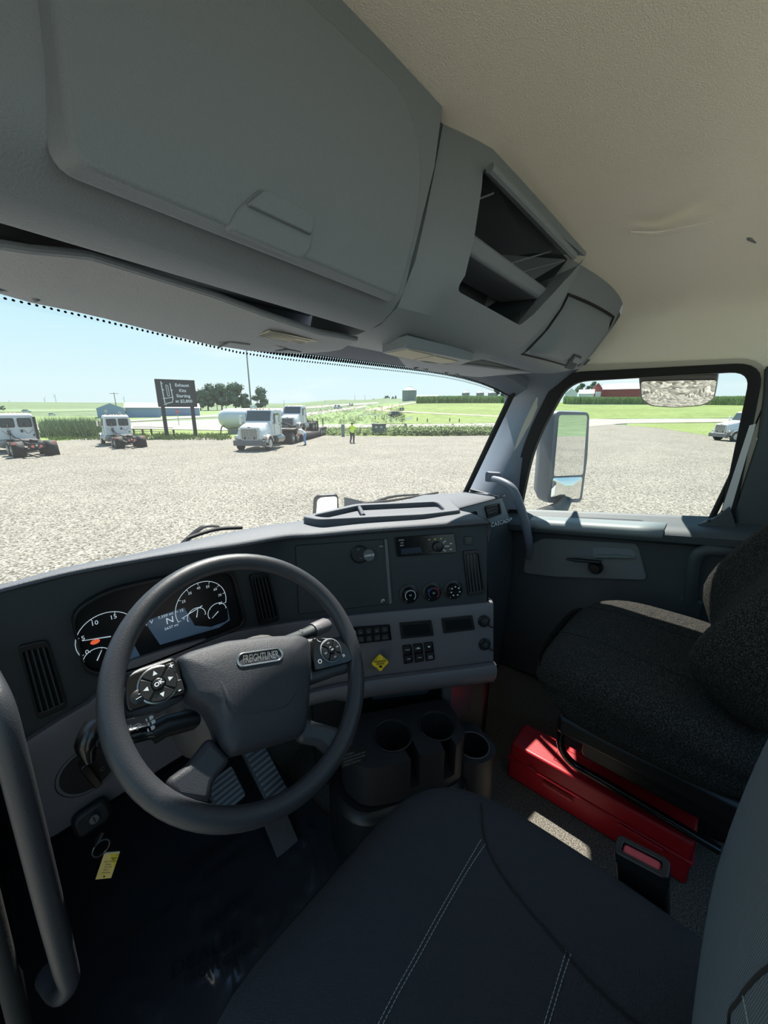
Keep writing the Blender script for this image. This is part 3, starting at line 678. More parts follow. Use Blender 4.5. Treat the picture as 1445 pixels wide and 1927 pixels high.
def vent(fr, poly, n, vert=True, parent=DB, nm='air_vent', m2=None):
    pp = [fr.px(*p) for p in poly]
    c = sum((Vector(p) for p in pp), Vector((0, 0))) / 4
    outer = rpoly(pp, .008, 3); inner = rpoly([tuple(c + (Vector(p) - c) * .84) for p in pp], .006, 3)
    b = MB(); b.ring(fr, [tuple(p) for p in outer], [tuple(p) for p in inner], -.004, .007); f_ = b.build(nm, m2 or M['black'], parent, bevel=.0015)
    b = MB(); b.prism(fr, [tuple(p) for p in inner], -.004, .0008); b.build('duct', M['gloss'], f_)
    q = [Vector(tuple(c + (Vector(p) - c) * .86)) for p in pp]
    for i in range(n):
        t = (i + .7) / (n + .4)
        if vert: a0, a1 = q[0].lerp(q[1], t), q[3].lerp(q[2], t)
        else: a0, a1 = q[0].lerp(q[3], t), q[1].lerp(q[2], t)
        b = MB(); b.tube([fr.P(a0.x, a0.y, .003), fr.P(a1.x, a1.y, .003)], .0034, 6, flat=.6); b.build('slat', M['dash'], f_)
    return f_
vent(CF, [(33, 1214), (88, 1202), (126, 1328), (70, 1352)], 4)
v2 = rpoly([(0, 0)], 0) if False else None
vF = Frame(dp(497, 1120, .004), dp(520, 1120) - dp(475, 1120), V(0, 0, 1))
vent(vF, [(468, 1082), (502, 1076), (524, 1166), (488, 1174)], 4)
vent(PF, [(870, 1036), (900, 1034), (911, 1116), (880, 1121)], 4)
vent(SF, [(911, 953), (939, 946), (942, 967), (916, 976)], 3, vert=False)
vent(SF, [(880, 967), (895, 961), (898, 975), (884, 980)], 3, vert=False)
text('badge_lettering', 'CASCADIA', SF, *SF.px(938, 982), .026, M['wtext'], DB, w=.018, sx=1.3, rot=-.02, bold=.02)
# instrument cluster
cl = rpoly([CF.px(*p) for p in [(133, 1150), (200, 1112), (300, 1090), (430, 1073), (456, 1172), (240, 1254), (160, 1262)]], .03, 4)
b = MB(); b.prism(CF, [tuple(p) for p in cl], -.004, .004); clu = b.build('instrument_cluster', M['screen'], DB, bevel=.002)
co_ = rpoly([CF.px(*p) for p in [(128, 1148), (198, 1106), (300, 1083), (434, 1067), (462, 1173), (240, 1261), (158, 1270)]], .03, 4)
b = MB(); b.ring(CF, [tuple(p) for p in co_], [tuple(p) for p in cl], -.004, .016); b.build('bezel', M['black'], clu, bevel=.004)
M['lcd'] = pm('sky-tinted display', (52, 70, 90), .25, emit=(58, 78, 98), es=.35)  # sky reflection on the display put into its blue and glow
M['glow'] = pm('lit print', (210, 220, 228), .6, emit=(190, 205, 215), es=.5)
b = MB(); b.prism(CF, [CF.px(*p) for p in [(270, 1168), (315, 1152), (345, 1142), (365, 1176), (410, 1180), (428, 1164), (426, 1140), (431, 1166), (300, 1212)]], .004, .0046); b.build('display', M['lcd'], clu, smooth=0)
b = MB(); b.prism(CF, [CF.px(*p) for p in [(243, 1196), (262, 1232), (232, 1243), (234, 1222)]], .004, .0046); b.build('display', M['lcd'], clu, smooth=0)
def arc(px, py, qx, qy, a0, a1, ticks, nums=None, ts=.012, wd=.0007, sub=None):
    c = Vector(CF.px(px, py)); r_ = (Vector(CF.px(qx, qy)) - c).length
    b = MB(); n = 28; pts = [CF.P(c.x + r_ * math.cos(R(a0 + (a1 - a0) * i / n)), c.y + r_ * math.sin(R(a0 + (a1 - a0) * i / n)), .0055) for i in range(n + 1)]
    b.tube(pts, wd, 5)
    for i in range(ticks):
        a = R(a0 + (a1 - a0) * i / (ticks - 1)); b.tube([CF.P(c.x + r_ * k * math.cos(a), c.y + r_ * k * math.sin(a), .0055) for k in (.9, 1)], wd * .7, 4)
    g_ = b.build('gauge_scale', M['glow'], clu, smooth=0)
    if nums:
        for i, s in enumerate(nums):
            a = R(a0 + (a1 - a0) * i / (len(nums) - 1)); text('numeral', s, CF, c.x + r_ * .78 * math.cos(a), c.y + r_ * .78 * math.sin(a), ts, M['glow'], g_, w=.0055)
    return c, r_, g_
def needle(c, r_, ang, g_, k0=-.1, k1=.8):
    a = R(ang); b = MB(); b.tube([CF.P(c.x + r_ * k * math.cos(a), c.y + r_ * k * math.sin(a), .007) for k in (k0, k1)], [.0011, .0006], 5); b.build('needle', M['glow'], g_)
c, r_, g_ = arc(201, 1196, 199, 1151, 205, -25, 6, ['0', '5', '10', '15', '20', '25'], .013); needle(c, r_, 165, g_)
c, r_, g_ = arc(378, 1138, 373, 1095, 200, -15, 9, ['5', '15', '25', '35', '45', '55', '65', '75', '85'], .009); needle(c, r_, 195, g_, .0, .85)
c, r_, g_ = arc(182, 1238, 180, 1218, 165, 10, 4); needle(c, r_, 60, g_)
c, r_, g_ = arc(368, 1158, 366, 1143, 195, -10, 4); needle(c, r_, 75, g_)
c, r_, g_ = arc(407, 1150, 406, 1134, 205, 5, 4); needle(c, r_, 215, g_)
text('readout', 'N', CF, *CF.px(318, 1166), .022, M['glow'], clu, w=.0052)
text('readout', '73 F', CF, *CF.px(273, 1163), .012, M['glow'], clu, w=.0052)
text('readout', '14.7 V', CF, *CF.px(272, 1173), .012, M['glow'], clu, w=.0052)
text('readout', '7,350 mi', CF, *CF.px(310, 1157), .009, M['glow'], clu, w=.0052)
text('readout', '5637 mi', CF, *CF.px(321, 1178), .009, M['glow'], clu, w=.0052)
M['amber'] = pm('warning lamp', (200, 80, 40), .5, emit=(205, 84, 50), es=.8)
b = MB(); u, v = CF.px(178, 1206); b.prism(CF, circ(u, v, .008, 12, .005), .004, .0052); b.build('warning_lamp', M['amber'], clu)
# glove door in the centre panel with round knob and lock
gd = [PF.px(*p) for p in [(555, 1026), (722, 1014), (736, 1136), (562, 1156)]]
b = MB(); b.prism(PF, [tuple(p) for p in rpoly(gd, .006, 3)], -.004, .005); gdo = b.build('storage_door', M['dash'], DB, bevel=.003)
b = MB(); b.prism(PF, [PF.px(*p) for p in [(722, 1014), (728, 1014), (737, 1134), (731, 1136)]], .003, .008); b.build('door_edge', M['trim'], gdo, bevel=.001)
u, v = PF.px(676, 1042); b = MB(); b.lathe(PF.P(u, v, .004), PF.n, [(.026, 0), (.026, .008), (.022, .012), (.0, .012)], 24); kn = b.build('knob_base', M['black'], gdo)
u, v = PF.px(693, 1043); b = MB(); b.lathe(PF.P(u, v, .004), PF.n, [(.018, 0), (.018, .014), (.0165, .017), (.0, .0175)], 24)
k2 = b.build('phone_mount', pm('patterned grey disc', (92, 96, 98), .5, bump=.8, bscale=260, kind='voronoi'), DB)
text('lettering', 'ARMOR', PF, u, v, .0095, M['wtext'], k2, w=.0222, shear=.3, fit=.029, bold=.02, rot=.05)
for (x, y) in ((673, 1032), (678, 1049)):
    u, v = PF.px(x, y); b = MB(); b.prism(PF, rrect(u - .004, v - .001, u + .004, v + .001, .0005), .014, .0185); b.build('glint', M['chrome'], kn, smooth=0)
u, v = PF.px(716, 1027); b = MB(); b.prism(PF, rrect(u - .006, v - .002, u + .006, v + .002, .001), .004, .012); b.build('catch', M['steel'], gdo)
u, v = PF.px(720, 1130); b = MB(); b.lathe(PF.P(u, v, .003), PF.n, [(.0065, 0), (.0065, .004), (.005, .005), (0, .005)], 16); lk = b.build('lock', M['steel'], gdo)
b = MB(); b.fbox(PF, u - .0006, v - .003, u + .0006, v + .003, .008, .0086); b.build('keyhole', M['ktext'], lk, smooth=0)
# radio
RA = [PF.px(*p) for p in [(742, 1011), (853, 1003), (858, 1039), (747, 1047)]]
b = MB(); b.prism(PF, [tuple(p) for p in rpoly(RA, .003, 2)], -.004, .008); ra = b.build('radio', M['gloss'], DB, bevel=.0015)
b = MB(); b.prism(PF, [PF.px(*p) for p in [(753, 1032), (790, 1029), (792, 1039), (754, 1043)]], .008, .0086); b.build('display', pm('unlit radio display', (46, 56, 72), .2), ra, smooth=0)
u, v = PF.px(822, 1028); b = MB(); b.lathe(PF.P(u, v, .008), PF.n, [(.0165, 0), (.0155, .010), (.012, .012), (0, .0125)], 24); b.build('volume_knob', M['black'], ra)
for i in range(6):
    x = 763 + 9.5 * i; u, v = PF.px(x, 1041 - .9 * i); b = MB(); b.fbox(PF, u - .0055, v - .002, u + .0055, v + .002, .008, .0105); k = b.build('preset_button', M['black'], ra, bevel=.0005)
    text('numeral', str(i + 1), PF, u, v, .0035, M['gtext'], k, w=.0108)
for x, y, s in ((754, 1016, 'AM/FM'), (755, 1021, 'USB'), (755, 1026, 'DISP')):
    text('lettering', s, PF, *PF.px(x, y), .0055, M['wtext'], ra, w=.0086)
for x, y in ((806, 1015), (817, 1014), (828, 1013)):
    u, v = PF.px(x, y); b = MB(); b.fbox(PF, u - .0025, v - .0015, u + .0025, v + .0015, .008, .0095); b.build('amber_light', pm('amber print', (230, 190, 110), .5), ra, smooth=0)
for x, y, w_, r_ in ((834, 1019, .008, .6), (839, 1027, .010, 0), (834, 1035, .008, -.5), (846, 1022, .006, 0), (846, 1033, .006, 0)):
    u, v = PF.px(x, y); fr2 = Frame(PF.P(u, v, 0), PF.u * math.cos(r_) + PF.v * math.sin(r_), PF.v * math.cos(r_) - PF.u * math.sin(r_))
    b = MB(); b.fbox(fr2, -w_ * .8, -.0026, w_ * .8, .0026, .008, .0105); b.build('radio_button', M['steel'], ra, bevel=.0006)
# small outlet button right of the radio
u, v = PF.px(881, 1017); b = MB(); b.prism(PF, rrect(u - .014, v - .013, u + .014, v + .013, .003), -.002, .004); ob = b.build('outlet_cover', M['black'], DB, bevel=.001)
for i, s in enumerate(('POWER', 'OUTLET', '12V')): text('lettering', s, PF, u, v + .006 - .006 * i, .0048, M['gtext'], ob, w=.0045)
# climate knobs
for k, (x, y) in enumerate(((769, 1117), (812, 1113), (852, 1109))):
    u, v = PF.px(x, y)
    b = MB(); b.lathe(PF.P(u, v, 0), PF.n, [(.030, 0), (.030, .004), (.026, .006), (.0, .006)], 28); kb = b.build('climate_knob', M['black'], DB)
    b = MB(); b.lathe(PF.P(u, v, .006), PF.n, [(.0215, 0), (.0205, .016), (.0185, .018), (0, .0175)], 28); kc = b.build('knob_cap', M['gloss'], kb)
    n = 24
    if k < 2:
        for (a0, a1, m_) in (((-50, 230, M['wtext']),) if k == 0 else ((90, 230, M['bluering']), (-50, 90, M['redring']))):
            pts = [PF.P(u + .0155 * math.cos(R(a0 + (a1 - a0) * i / n)), v + .0155 * math.sin(R(a0 + (a1 - a0) * i / n)), .0242) for i in range(n + 1)]
            b = MB(); b.tube(pts, .0011, 5); b.build('ring_mark', m_, kc, smooth=0)
        b = MB(); b.prism(PF, circ(u, v + .001, .004, 10, .003), .0235, .0245); b.build('symbol', M['gtext'], kc)
    else:
        for i in range(7):
            a = R(-60 + 300 * i / 6); b = MB(); b.prism(PF, circ(u + .0135 * math.cos(a), v + .0135 * math.sin(a), .0028, 8, .002), .0235, .0245); b.build('symbol', M['wtext'], kc)
    u2, v2 = PF.px(x - 6, y + 14); b = MB(); b.prism(PF, circ(u2, v2, .0013, 8), .004, .0065); b.build('index_dot', M['wtext'], kb)
# switch bank
GW = .016
def gpanel(poly, name, m, w0=GW - .002, w1=GW + .004, rad=.003, bev=.001, parent=DB):
    b = MB(); b.prism(PF, [tuple(p) for p in rpoly([PF.px(*p) for p in poly], rad, 3)], w0, w1); return b.build(name, m, parent, bevel=bev)
bk = gpanel([(660, 1176), (731, 1171), (735, 1200), (664, 1208)], 'switch_bank', M['gloss'])
LBL = [['', 'ICO', 'ICO', 'ICO', 'ENG\nFAN'], ['', 'DIFF\nLOCK', 'AIR\nSUSP', 'UTIL\nLAMP', 'ENG\nBRAKE']]
for i in range(2):
    for j in range(4):
        x, y = 677 + 15 * j + i, 1184 - 1.4 * j + 14 * i
        u, v = PF.px(x, y); b = MB(); b.prism(PF, rrect(u - .0105, v - .0098, u + .0105, v + .0098, .001), GW + .003, GW + .0065); k = b.build('key', M['black'], bk, bevel=.0006)
        if i == 0 and j < 3:
            b = MB(); a = [PF.P(u + .0045 * math.cos(R(q)), v + .001 + .0035 * math.sin(R(q)), GW + .0068) for q in range(0, 360, 45)]; b.tube(a, .0006, 4, closed=True); b.tube([PF.P(u - .005, v - .005, GW + .0068), PF.P(u + .005, v - .003, GW + .0068)], .0006, 4); b.build('symbol', M['gtext'], k, smooth=0)
        else:
            for q, s in enumerate((LBL[i][j + 1]).split('\n')): text('lettering', s, PF, u, v + .003 - .006 * q, .0058, M['gtext'], k, w=GW + .0069)
# two blank display modules
for poly in ([(749, 1168), (808, 1163), (813, 1192), (753, 1198)], [(827, 1160), (884, 1154), (889, 1181), (831, 1188)]):
    f_ = gpanel(poly, 'display_module', M['black'])
    c = sum((Vector(p) for p in poly), Vector((0, 0))) / 4
    gpanel([tuple(c + Vector(((p[0] - c.x) * .84, (p[1] - c.y) * .72))) for p in poly], 'screen', M['screen'], GW + .003, GW + .0048, parent=f_)
# three rocker switches
for k in range(3):
    x0 = 754 + 20 * k; dy = -2.6 * k
    f_ = gpanel([(x0, 1210 + dy), (x0 + 17, 1208 + dy), (x0 + 21, 1241 + dy), (x0 + 4, 1245 + dy)], 'rocker_switch', M['gloss'])
    for h, s in ((1219, ('AXLE', 'LOCK', '')[k]), (1236, ('OFF', 'PTO', 'ENG\nSTOP')[k])):
        u, v = PF.px(x0 + (9 if h < 1225 else 12), h + dy - 1); b = MB(); b.prism(PF, rrect(u - .0115, v - .0115, u + .0115, v + .0115, .002), GW + .003, GW + .0085); kk = b.build('rocker', M['black'], f_, bevel=.0015)
        for q, t_ in enumerate(s.split('\n')): text('lettering', t_, PF, u, v + .002 - .006 * q, .006, M['wtext'], kk, w=GW + .009)
        if k and h < 1225:
            b = MB(); b.prism(PF, circ(u, v + .003, .004, 8, .0025), GW + .008, GW + .009); b.build('symbol', M['wtext'], kk)
# capped outlets
for (x, y, s) in ((906, 1165, 'POWER'), (907, 1208, 'DIAG')):
    u, v = PF.px(x, y); b = MB(); b.lathe(PF.P(u, v, GW), PF.n, [(.0185, 0), (.0185, .005), (.016, .008), (.015, .011), (0, .012)], 24); oc = b.build('capped_outlet', M['black'], DB)
    b = MB(); b.tube([PF.P(u + .008, v - .008, GW + .005), PF.P(u + .02, v - .018, GW + .008), PF.P(u + .028, v - .022, GW + .005)], .0028, 6); b.build('cap_strap', M['black'], oc)
    for q, t_ in enumerate((s, 'OUTLET', '12V')): text('lettering', t_, PF, u, v + .006 - .0055 * q, .0048, M['gtext'], oc, w=GW + .0125)
# yellow diamond brake knob
u, v = PF.px(668 + 43, 1235)
b = MB(); b.prism(PF, rrect(u - .034, v - .03, u + .030, v + .032, .01), GW - .001, GW + .0015); b.build('knob_plate', M['trim'], DB, bevel=.001)
b = MB(); b.lathe(PF.P(u, v, GW), PF.n, [(.006, 0), (.006, .022)], 12)
pb = b.build('brake_stem', M['steel'], DB)
D45 = Frame(PF.P(u, v, GW + .022), PF.u + PF.v, PF.v - PF.u)
b = MB(); b.prism(D45, rrect(-.0185, -.0185, .0185, .0185, .005), 0, .011); yk = b.build('brake_knob', M['yellow'], pb, bevel=.0025, bseg=3, label='yellow diamond brake knob')
text('lettering', 'PARKING', PF, u, v + .006, .0085, M['ktext'], yk, w=GW + .0337, bold=.02)
text('lettering', 'BRAKE', PF, u, v - .001, .0075, M['ktext'], yk, w=GW + .0337, bold=.02)
for q, (du, dv, s, ro) in enumerate(((-.011, .0125, 'PUSH', .785), (.011, .0125, 'PULL', -.785), (-.011, -.013, 'APPLY', -.785), (.012, -.013, 'RELEASE', .785))):
    text('lettering', s, PF, u + du, v + dv, .0042, M['ktext'], yk, w=GW + .0337, rot=ro)
b = MB(); b.prism(PF, [(u - .005, v - .006), (u + .004, v - .006), (u + .006, v - .012), (u - .003, v - .012)], GW + .0332, GW + .0337); b.build('symbol', M['ktext'], yk, smooth=0)
# headlamp rotary on the left trim
hc = Vector(CF.px(163, 1440))
b = MB(); b.lathe(CF.P(hc.x, hc.y, .012), CF.n, [(.056, .001), (.053, .005), (.050, .002), (.048, .000), (.046, .006), (.0, .007)], 36); hd = b.build('rotary_dial', M['black'], DB)
b = MB(); b.prism(Frame(CF.P(hc.x, hc.y, .018), V(1, 0, .25), V(-.25, 0, 1)), rrect(-.007, -.034, .007, .034, .006), 0, .022); b.build('dial_grip', M['gloss'], hd, bevel=.002)
text('symbol', 'C', CF, hc.x + .02, hc.y - .012, .012, M['gtext'], hd, w=.0205)
# ignition lock under the left trim
iF = Frame(at(177, 1541, y=.83), (1, 0, .1), (0, .35, 1))
b = MB(); b.prism(iF, rrect(-.034, -.026, .03, .022, .016), -.05, -.006); ig = b.build('ignition_pod', M['black'], DB, bevel=.008)
b = MB(); b.lathe(iF.P(0, 0, -.006), iF.n, [(.0095, 0), (.0095, .006), (.008, .009), (.0, .009)], 20); lo_ = b.build('ignition_barrel', M['steel'], ig)
b = MB(); b.fbox(iF, -.001, -.005, .001, .005, .003, .0042); b.build('key_slot', M['ktext'], lo_, smooth=0)
# under-dash dark closing panel on the driver's side
b = MB(); b.grid([[V(x, .93, -.60), V(x, .95, -.8), V(x, 1.05, -.9), V(x, 1.25, -1.0)] for x in (-.13, .1, .3, .5, .62)]); b.build('knee_panel', M['black'], DB, smooth=40)
b = MB(); b.grid([[dp(x, col(BOT, x) - 6, -.012) for x in cols2[:26]], [dp(x, col(BOT, x) + 2, -.08) + V(0, 0, .02) for x in cols2[:26]]]); b.build('lower_return', M['black'], DB)
# lower centre console: recessed column, cup holders
LO = Frame(PF.P(*PF.px(760, 1260), -.07), (.78, -.625, 0), (0, 0, 1))
uL, _ = LO.px(585, 1330); uR, _ = LO.px(915, 1300)
z0 = PF.P(*PF.px(760, 1262), 0).z
b = MB(); b.prism(Frame((0, 0, -1.25), (1, 0, 0), (0, 1, 0)), [tuple((LO.P(u_, 0, w_)).to_2d()) for u_, w_ in ((uL, 0), (uR, 0), (uR + .02, -.02), (uR + .08, -.25), (uL, -.25))], 0, 1.25 + z0 - .015); b.build('centre_column', M['black'], DB, bevel=.008)
b = MB(); b.prism(Frame((0, 0, 0), (1, 0, 0), (0, 1, 0)), [tuple((LO.P(u_, 0, w_)).to_2d()) for u_, w_ in ((uR - .18, .045), (uR - .155, .062), (uR + .005, -.035), (uR + .06, -.2), (uR - .1, -.1))], -1.02, z0 - .02); b.build('column_flank', pm('dark grey column plastic', (84, 82, 84), .35), DB, bevel=.01)
gF = Frame(LO.P(0, z0 - LO.o.z - .10, 0), LO.u, LO.v); b = MB()
b.prism(Frame(LO.P(0, -.09, 0), LO.u, (0, 0, 1)), rrect(-.09, -.05, .10, .05, .01), -.002, .004); b.build('bin_mouth', M['overdark'], DB, bevel=.002)
b = MB(); b.prism(Frame(LO.P(-.155, -.13, .01), LO.u, (0, 0, 1)), rrect(-.004, -.04, .004, .04, .001), -.01, .006); b.build('bracket', M['label'], DB)

CUZ = -.90
c1, c2 = at(738, 1384, z=CUZ), at(822, 1366, z=CUZ)
cuF = Frame((c1.x, c1.y, CUZ), (c2 - c1), V((c2 - c1).y * -1, (c2 - c1).x, 0))
L_ = (c2 - c1).length
outl = rpoly([(-.135, .10), (-.15, -.02), (-.10, -.085), (0, -.092), (.06, -.082), (L_, -.088), (L_ + .065, -.062), (L_ + .075, 0), (L_ + .07, .10)], .035, 4)
M['cup'] = pm('black cup tray plastic', (34, 34, 37), .5)
b = MB(); b.prism(cuF, [tuple(p) for p in outl], -.13, .0); body = b.build('cup_tray', M['cup'], DB, smooth=40); CU = body
cut = MB(); cut.lathe(cuF.P(0, 0, -.12), (0, 0, 1), [(.045, 0), (.054, .20)], 28, cap0=True); cut.lathe(cuF.P(L_, 0, -.12), (0, 0, 1), [(.043, 0), (.052, .20)], 28, cap0=True)
boolean(body, cut)
cut = MB(); cut.prism(cuF, [(.012, -.02), (.034, -.12), (.058, -.12), (.05, -.02)], -.10, .05); cut.prism(cuF, [(L_ - .012, -.02), (L_ - .012, -.12), (L_ + .03, -.12), (L_ + .02, -.02)], -.10, .05)
boolean(body, cut)
for cc, rr in ((cuF.P(0, 0, 0), .055), (cuF.P(L_, 0, 0), .053)):
    b = MB(); b.tube([cc + V(rr * math.cos(R(a)), rr * math.sin(R(a)), .001) for a in range(0, 360, 12)], .0022, 6, closed=True); b.build('rim', M['black'], CU)
lb = Frame(at(668, 1424, y=(c1 + V(-.12, .0, 0)).y - .02), (.9, -.45, 0), (0, .12, 1))
b = MB(); b.prism(lb, rrect(-.035, -.018, .03, .022, .003), -.004, .001); q = b.build('notice', M['black'], CU)
for i, s in enumerate(('CAUTION', 'DO NOT PLACE HOT', 'LIQUIDS IN HOLDER', 'WHILE DRIVING')): text('lettering', s, lb, -.03, .014 - .009 * i, .006, M['gtext'], q, w=.0015, align='LEFT')
b = MB(); pp = [tuple(cuF.P(*p).to_2d()) for p in rpoly([(-.17, .12), (-.19, -.03), (-.12, -.12), (L_ + .06, -.10), (L_ + .10, .02), (L_ + .1, .12)], .05, 4)]
b.prism(Frame((0, 0, 0), (1, 0, 0), (0, 1, 0)), pp, -1.25, -1.035, taper=-.0); b.build('pedestal', M['black'], DB, bevel=.02)
c3 = at(890, 1402, z=-.985)
c3F = Frame((c3.x, c3.y, -.985), (.9, -.43, 0), (.43, .9, 0))
b = MB(); b.prism(c3F, [tuple(p) for p in rpoly([(-.06, .085), (-.062, -.045), (0, -.068), (.06, -.045), (.056, .085)], .03, 4)], -.265, 0); bo = b.build('cup_holder', M['cup'], DB, bevel=0); C3 = bo
cut = MB(); cut.lathe(c3F.P(0, 0, -.14), (0, 0, 1), [(.040, 0), (.047, .2)], 28, cap0=True); boolean(bo, cut)
b = MB(); b.tube([c3F.P(.048 * math.cos(R(a)), .048 * math.sin(R(a)), .001) for a in range(0, 360, 12)], .002, 6, closed=True); b.build('rim', M['trim'], C3)

# ================================================================ STEERING WHEEL
WC = V(.29, .58, -.46); WF = Frame(WC, (1, 0, 0), (0, math.sin(R(42)), math.cos(R(42))))
SW = thing('steering_wheel', WC, 'four-spoke dark steering wheel with thumb buttons in front of the gauges', 'steering wheel')
b = MB(); b.tube([WF.P(.2150 * math.cos(R(a)), .2150 * math.sin(R(a))) for a in range(0, 360, 5)], .0172, 16, closed=True); b.build('rim', M['wheel'], SW, smooth=180)
wp = lambda pts: [WF.px(*p) for p in pts]
hub = wp([(328, 1240), (352, 1228), (420, 1208), (500, 1199), (560, 1196), (579, 1204), (584, 1250), (580, 1320), (574, 1372), (564, 1388), (500, 1408), (432, 1425), (414, 1402), (404, 1368), (388, 1338), (352, 1314), (338, 1280)])
b = MB(); hp = [tuple(p) for p in rpoly(hub, .007, 3)]; hc2 = sum((Vector(p) for p in hp), Vector((0, 0))) / len(hp)
rws = []
for k, w in ((1.0, -.035), (1.0, -.004), (.985, .008), (.95, .017), (.86, .024), (.6, .028), (.3, .029)): rws.append([WF.P(*(hc2 + (Vector(p) - hc2) * k), w) for p in hp])
b.grid(rws, cu=True); b.f.append([6 * len(hp) + i for i in range(len(hp))]); hb = b.build('airbag_cover', M['hub'], SW, smooth=50)
b = MB(); pr = wp([(396, 1262), (412, 1300), (428, 1332), (450, 1344), (500, 1338), (530, 1328), (545, 1300)]); b.tube([WF.P(u_, v_, .027) for u_, v_ in pr], [.001, .004, .0048, .005, .005, .0048, .001], 8, k=5, flat=.5); b.build('crease', M['hub'], hb, smooth=180)
# badge
bp0, bp1 = Vector(WF.px(436, 1252)), Vector(WF.px(522, 1238)); bc = (bp0 + bp1) / 2; bd = (bp1 - bp0); bl = bd.length / 2; ba = math.atan2(bd.y, bd.x)
BG = Frame(WF.P(bc.x, bc.y, .027), WF.u * math.cos(ba) + WF.v * math.sin(ba), WF.v * math.cos(ba) - WF.u * math.sin(ba))
b = MB(); o_ = rrect(-bl, -.0125, bl, .0125, .0125, 6); i_ = rrect(-bl + .004, -.0088, bl - .004, .0095, .009, 6); b.ring(BG, o_, i_, -.004, .0035); bdg = b.build('badge', M['chrome'], SW, bevel=.001)
b = MB(); b.prism(BG, i_, -.004, .001); b.build('badge_field', M['black'], bdg)
text('lettering', 'FREIGHTLINER', BG, 0, .0003, .0185, M['chrome'], bdg, w=.0025, shear=.15, bold=.015, fit=bl * 2 - .020)
# lower spokes and side spokes
for pts in ([(396, 1384), (438, 1428), (404, 1472), (396, 1515), (330, 1505), (310, 1470), (352, 1440)], [(564, 1345), (564, 1396), (600, 1402), (636, 1432), (668, 1400), (670, 1362), (640, 1368), (600, 1358)]):
    b = MB(); b.prism(WF, wp(pts), -.028, .000); b.build('spoke', M['wheel'], SW, bevel=.010, bseg=3)
for pts in ([(205, 1262), (240, 1262), (330, 1232), (352, 1312), (300, 1338), (236, 1352), (212, 1362)], [(575, 1200), (640, 1196), (672, 1180), (680, 1230), (664, 1262), (640, 1268), (580, 1290)]):
    b = MB(); b.prism(WF, wp(pts), -.030, -.002); b.build('spoke', M['wheel'], SW, bevel=.009, bseg=3)
def pod(poly, ctr, rq, left):
    b = MB(); b.prism(WF, [tuple(p) for p in rpoly(wp(poly), .008, 3)], -.02, .012); pd = b.build('control_pod', M['gloss'], SW, bevel=.002)
    c = Vector(WF.px(*ctr)); r_ = rq
    b = MB(); b.lathe(WF.P(c.x, c.y, .011), WF.n, [(r_ * 1.08, 0), (r_ * 1.08, .003), (r_ * 1.0, .004)], 28, cap1=False); b.build('pad_ring', M['steel'] if left else M['gtext'], pd)
    for k in range(4):
        a0 = 45 + 90 * k + 4; a1 = a0 + 82; o = [(c.x + r_ * .97 * math.cos(R(a0 + (a1 - a0) * i / 6)), c.y + r_ * .97 * math.sin(R(a0 + (a1 - a0) * i / 6))) for i in range(7)]
        q = [(c.x + r_ * .38 * math.cos(R(a1 - (a1 - a0) * i / 6)), c.y + r_ * .38 * math.sin(R(a1 - (a1 - a0) * i / 6))) for i in range(7)]
        b = MB(); b.prism(WF, o + q, .011, .0165); kb = b.build('arrow_button', M['black'], pd, bevel=.0006)
        am = R(45 + 90 * k + 45); p = Vector((c.x + r_ * .68 * math.cos(am), c.y + r_ * .68 * math.sin(am))); d = Vector((math.cos(am), math.sin(am))); e = Vector((-d.y, d.x)); s = r_ * .13
        if left: b = MB(); b.prism(WF, [tuple(p + d * s), tuple(p - d * s + e * s), tuple(p - d * s - e * s)], .0163, .0168); b.build('arrow', M['wtext'], kb, smooth=0)
        else: b = MB(); b.fbox(WF, p.x - s, p.y - s * .5, p.x + s, p.y + s * .5, .0163, .0168); b.build('symbol', M['gtext'], kb, smooth=0)
    b = MB(); b.lathe(WF.P(c.x, c.y, .011), WF.n, [(r_ * .34, 0), (r_ * .33, .006), (r_ * .25, .008), (0, .0085)], 20); cb = b.build('centre_button', M['black'], pd)
    if left: text('lettering', 'OK', WF, c.x, c.y, r_ * .34, M['wtext'], cb, w=.0202, bold=.03, rot=.2)
    else: b = MB(); b.fbox(WF, c.x - .003, c.y - .0013, c.x + .003, c.y + .0013, .019, .0199); b.build('symbol', M['wtext'], cb, smooth=0)
    return pd
pd = pod([(236, 1286), (246, 1272), (322, 1242), (332, 1250), (349, 1308), (240, 1342), (235, 1325)], (295, 1291), .0265, True)
u, v = WF.px(258, 1315); b = MB(); b.lathe(WF.P(u, v, .011), WF.n, [(.0105, 0), (.0105, .003), (.009, .004), (0, .004)], 20); k = b.build('back_button', M['black'], pd)
b = MB(); b.tube([WF.P(u - .004, v - .002, .0155), WF.P(u + .005, v - .001, .0155), WF.P(u + .005, v + .003, .0155), WF.P(u + .001, v + .003, .0155)], .0006, 4); b.build('symbol', M['wtext'], k, smooth=0)
for pts, s, tp in (([(306, 1256), (323, 1250), (330, 1268), (324, 1270)], '+', (319, 1258)), ([(330, 1284), (338, 1282), (344, 1303), (328, 1306)], '-', (334, 1302))):
    b = MB(); b.prism(WF, wp(pts), .011, .0155); k = b.build('volume_button', M['black'], pd, bevel=.0008); text('lettering', s, WF, *WF.px(*tp), .012, M['wtext'], k, w=.016, bold=.03)
pd2 = pod([(585, 1202), (634, 1208), (648, 1216), (660, 1244), (650, 1250), (588, 1266), (584, 1240)], (617, 1227), .0225, False)
for (x, y, s) in ((594, 1209, '('), (597, 1248, 'O'), (641, 1236, 'n')):
    u, v = WF.px(x, y); text('symbol', s, WF, u, v, .012, M['wtext'], pd2, w=.0126, rot=.6 if s == '(' else 0)
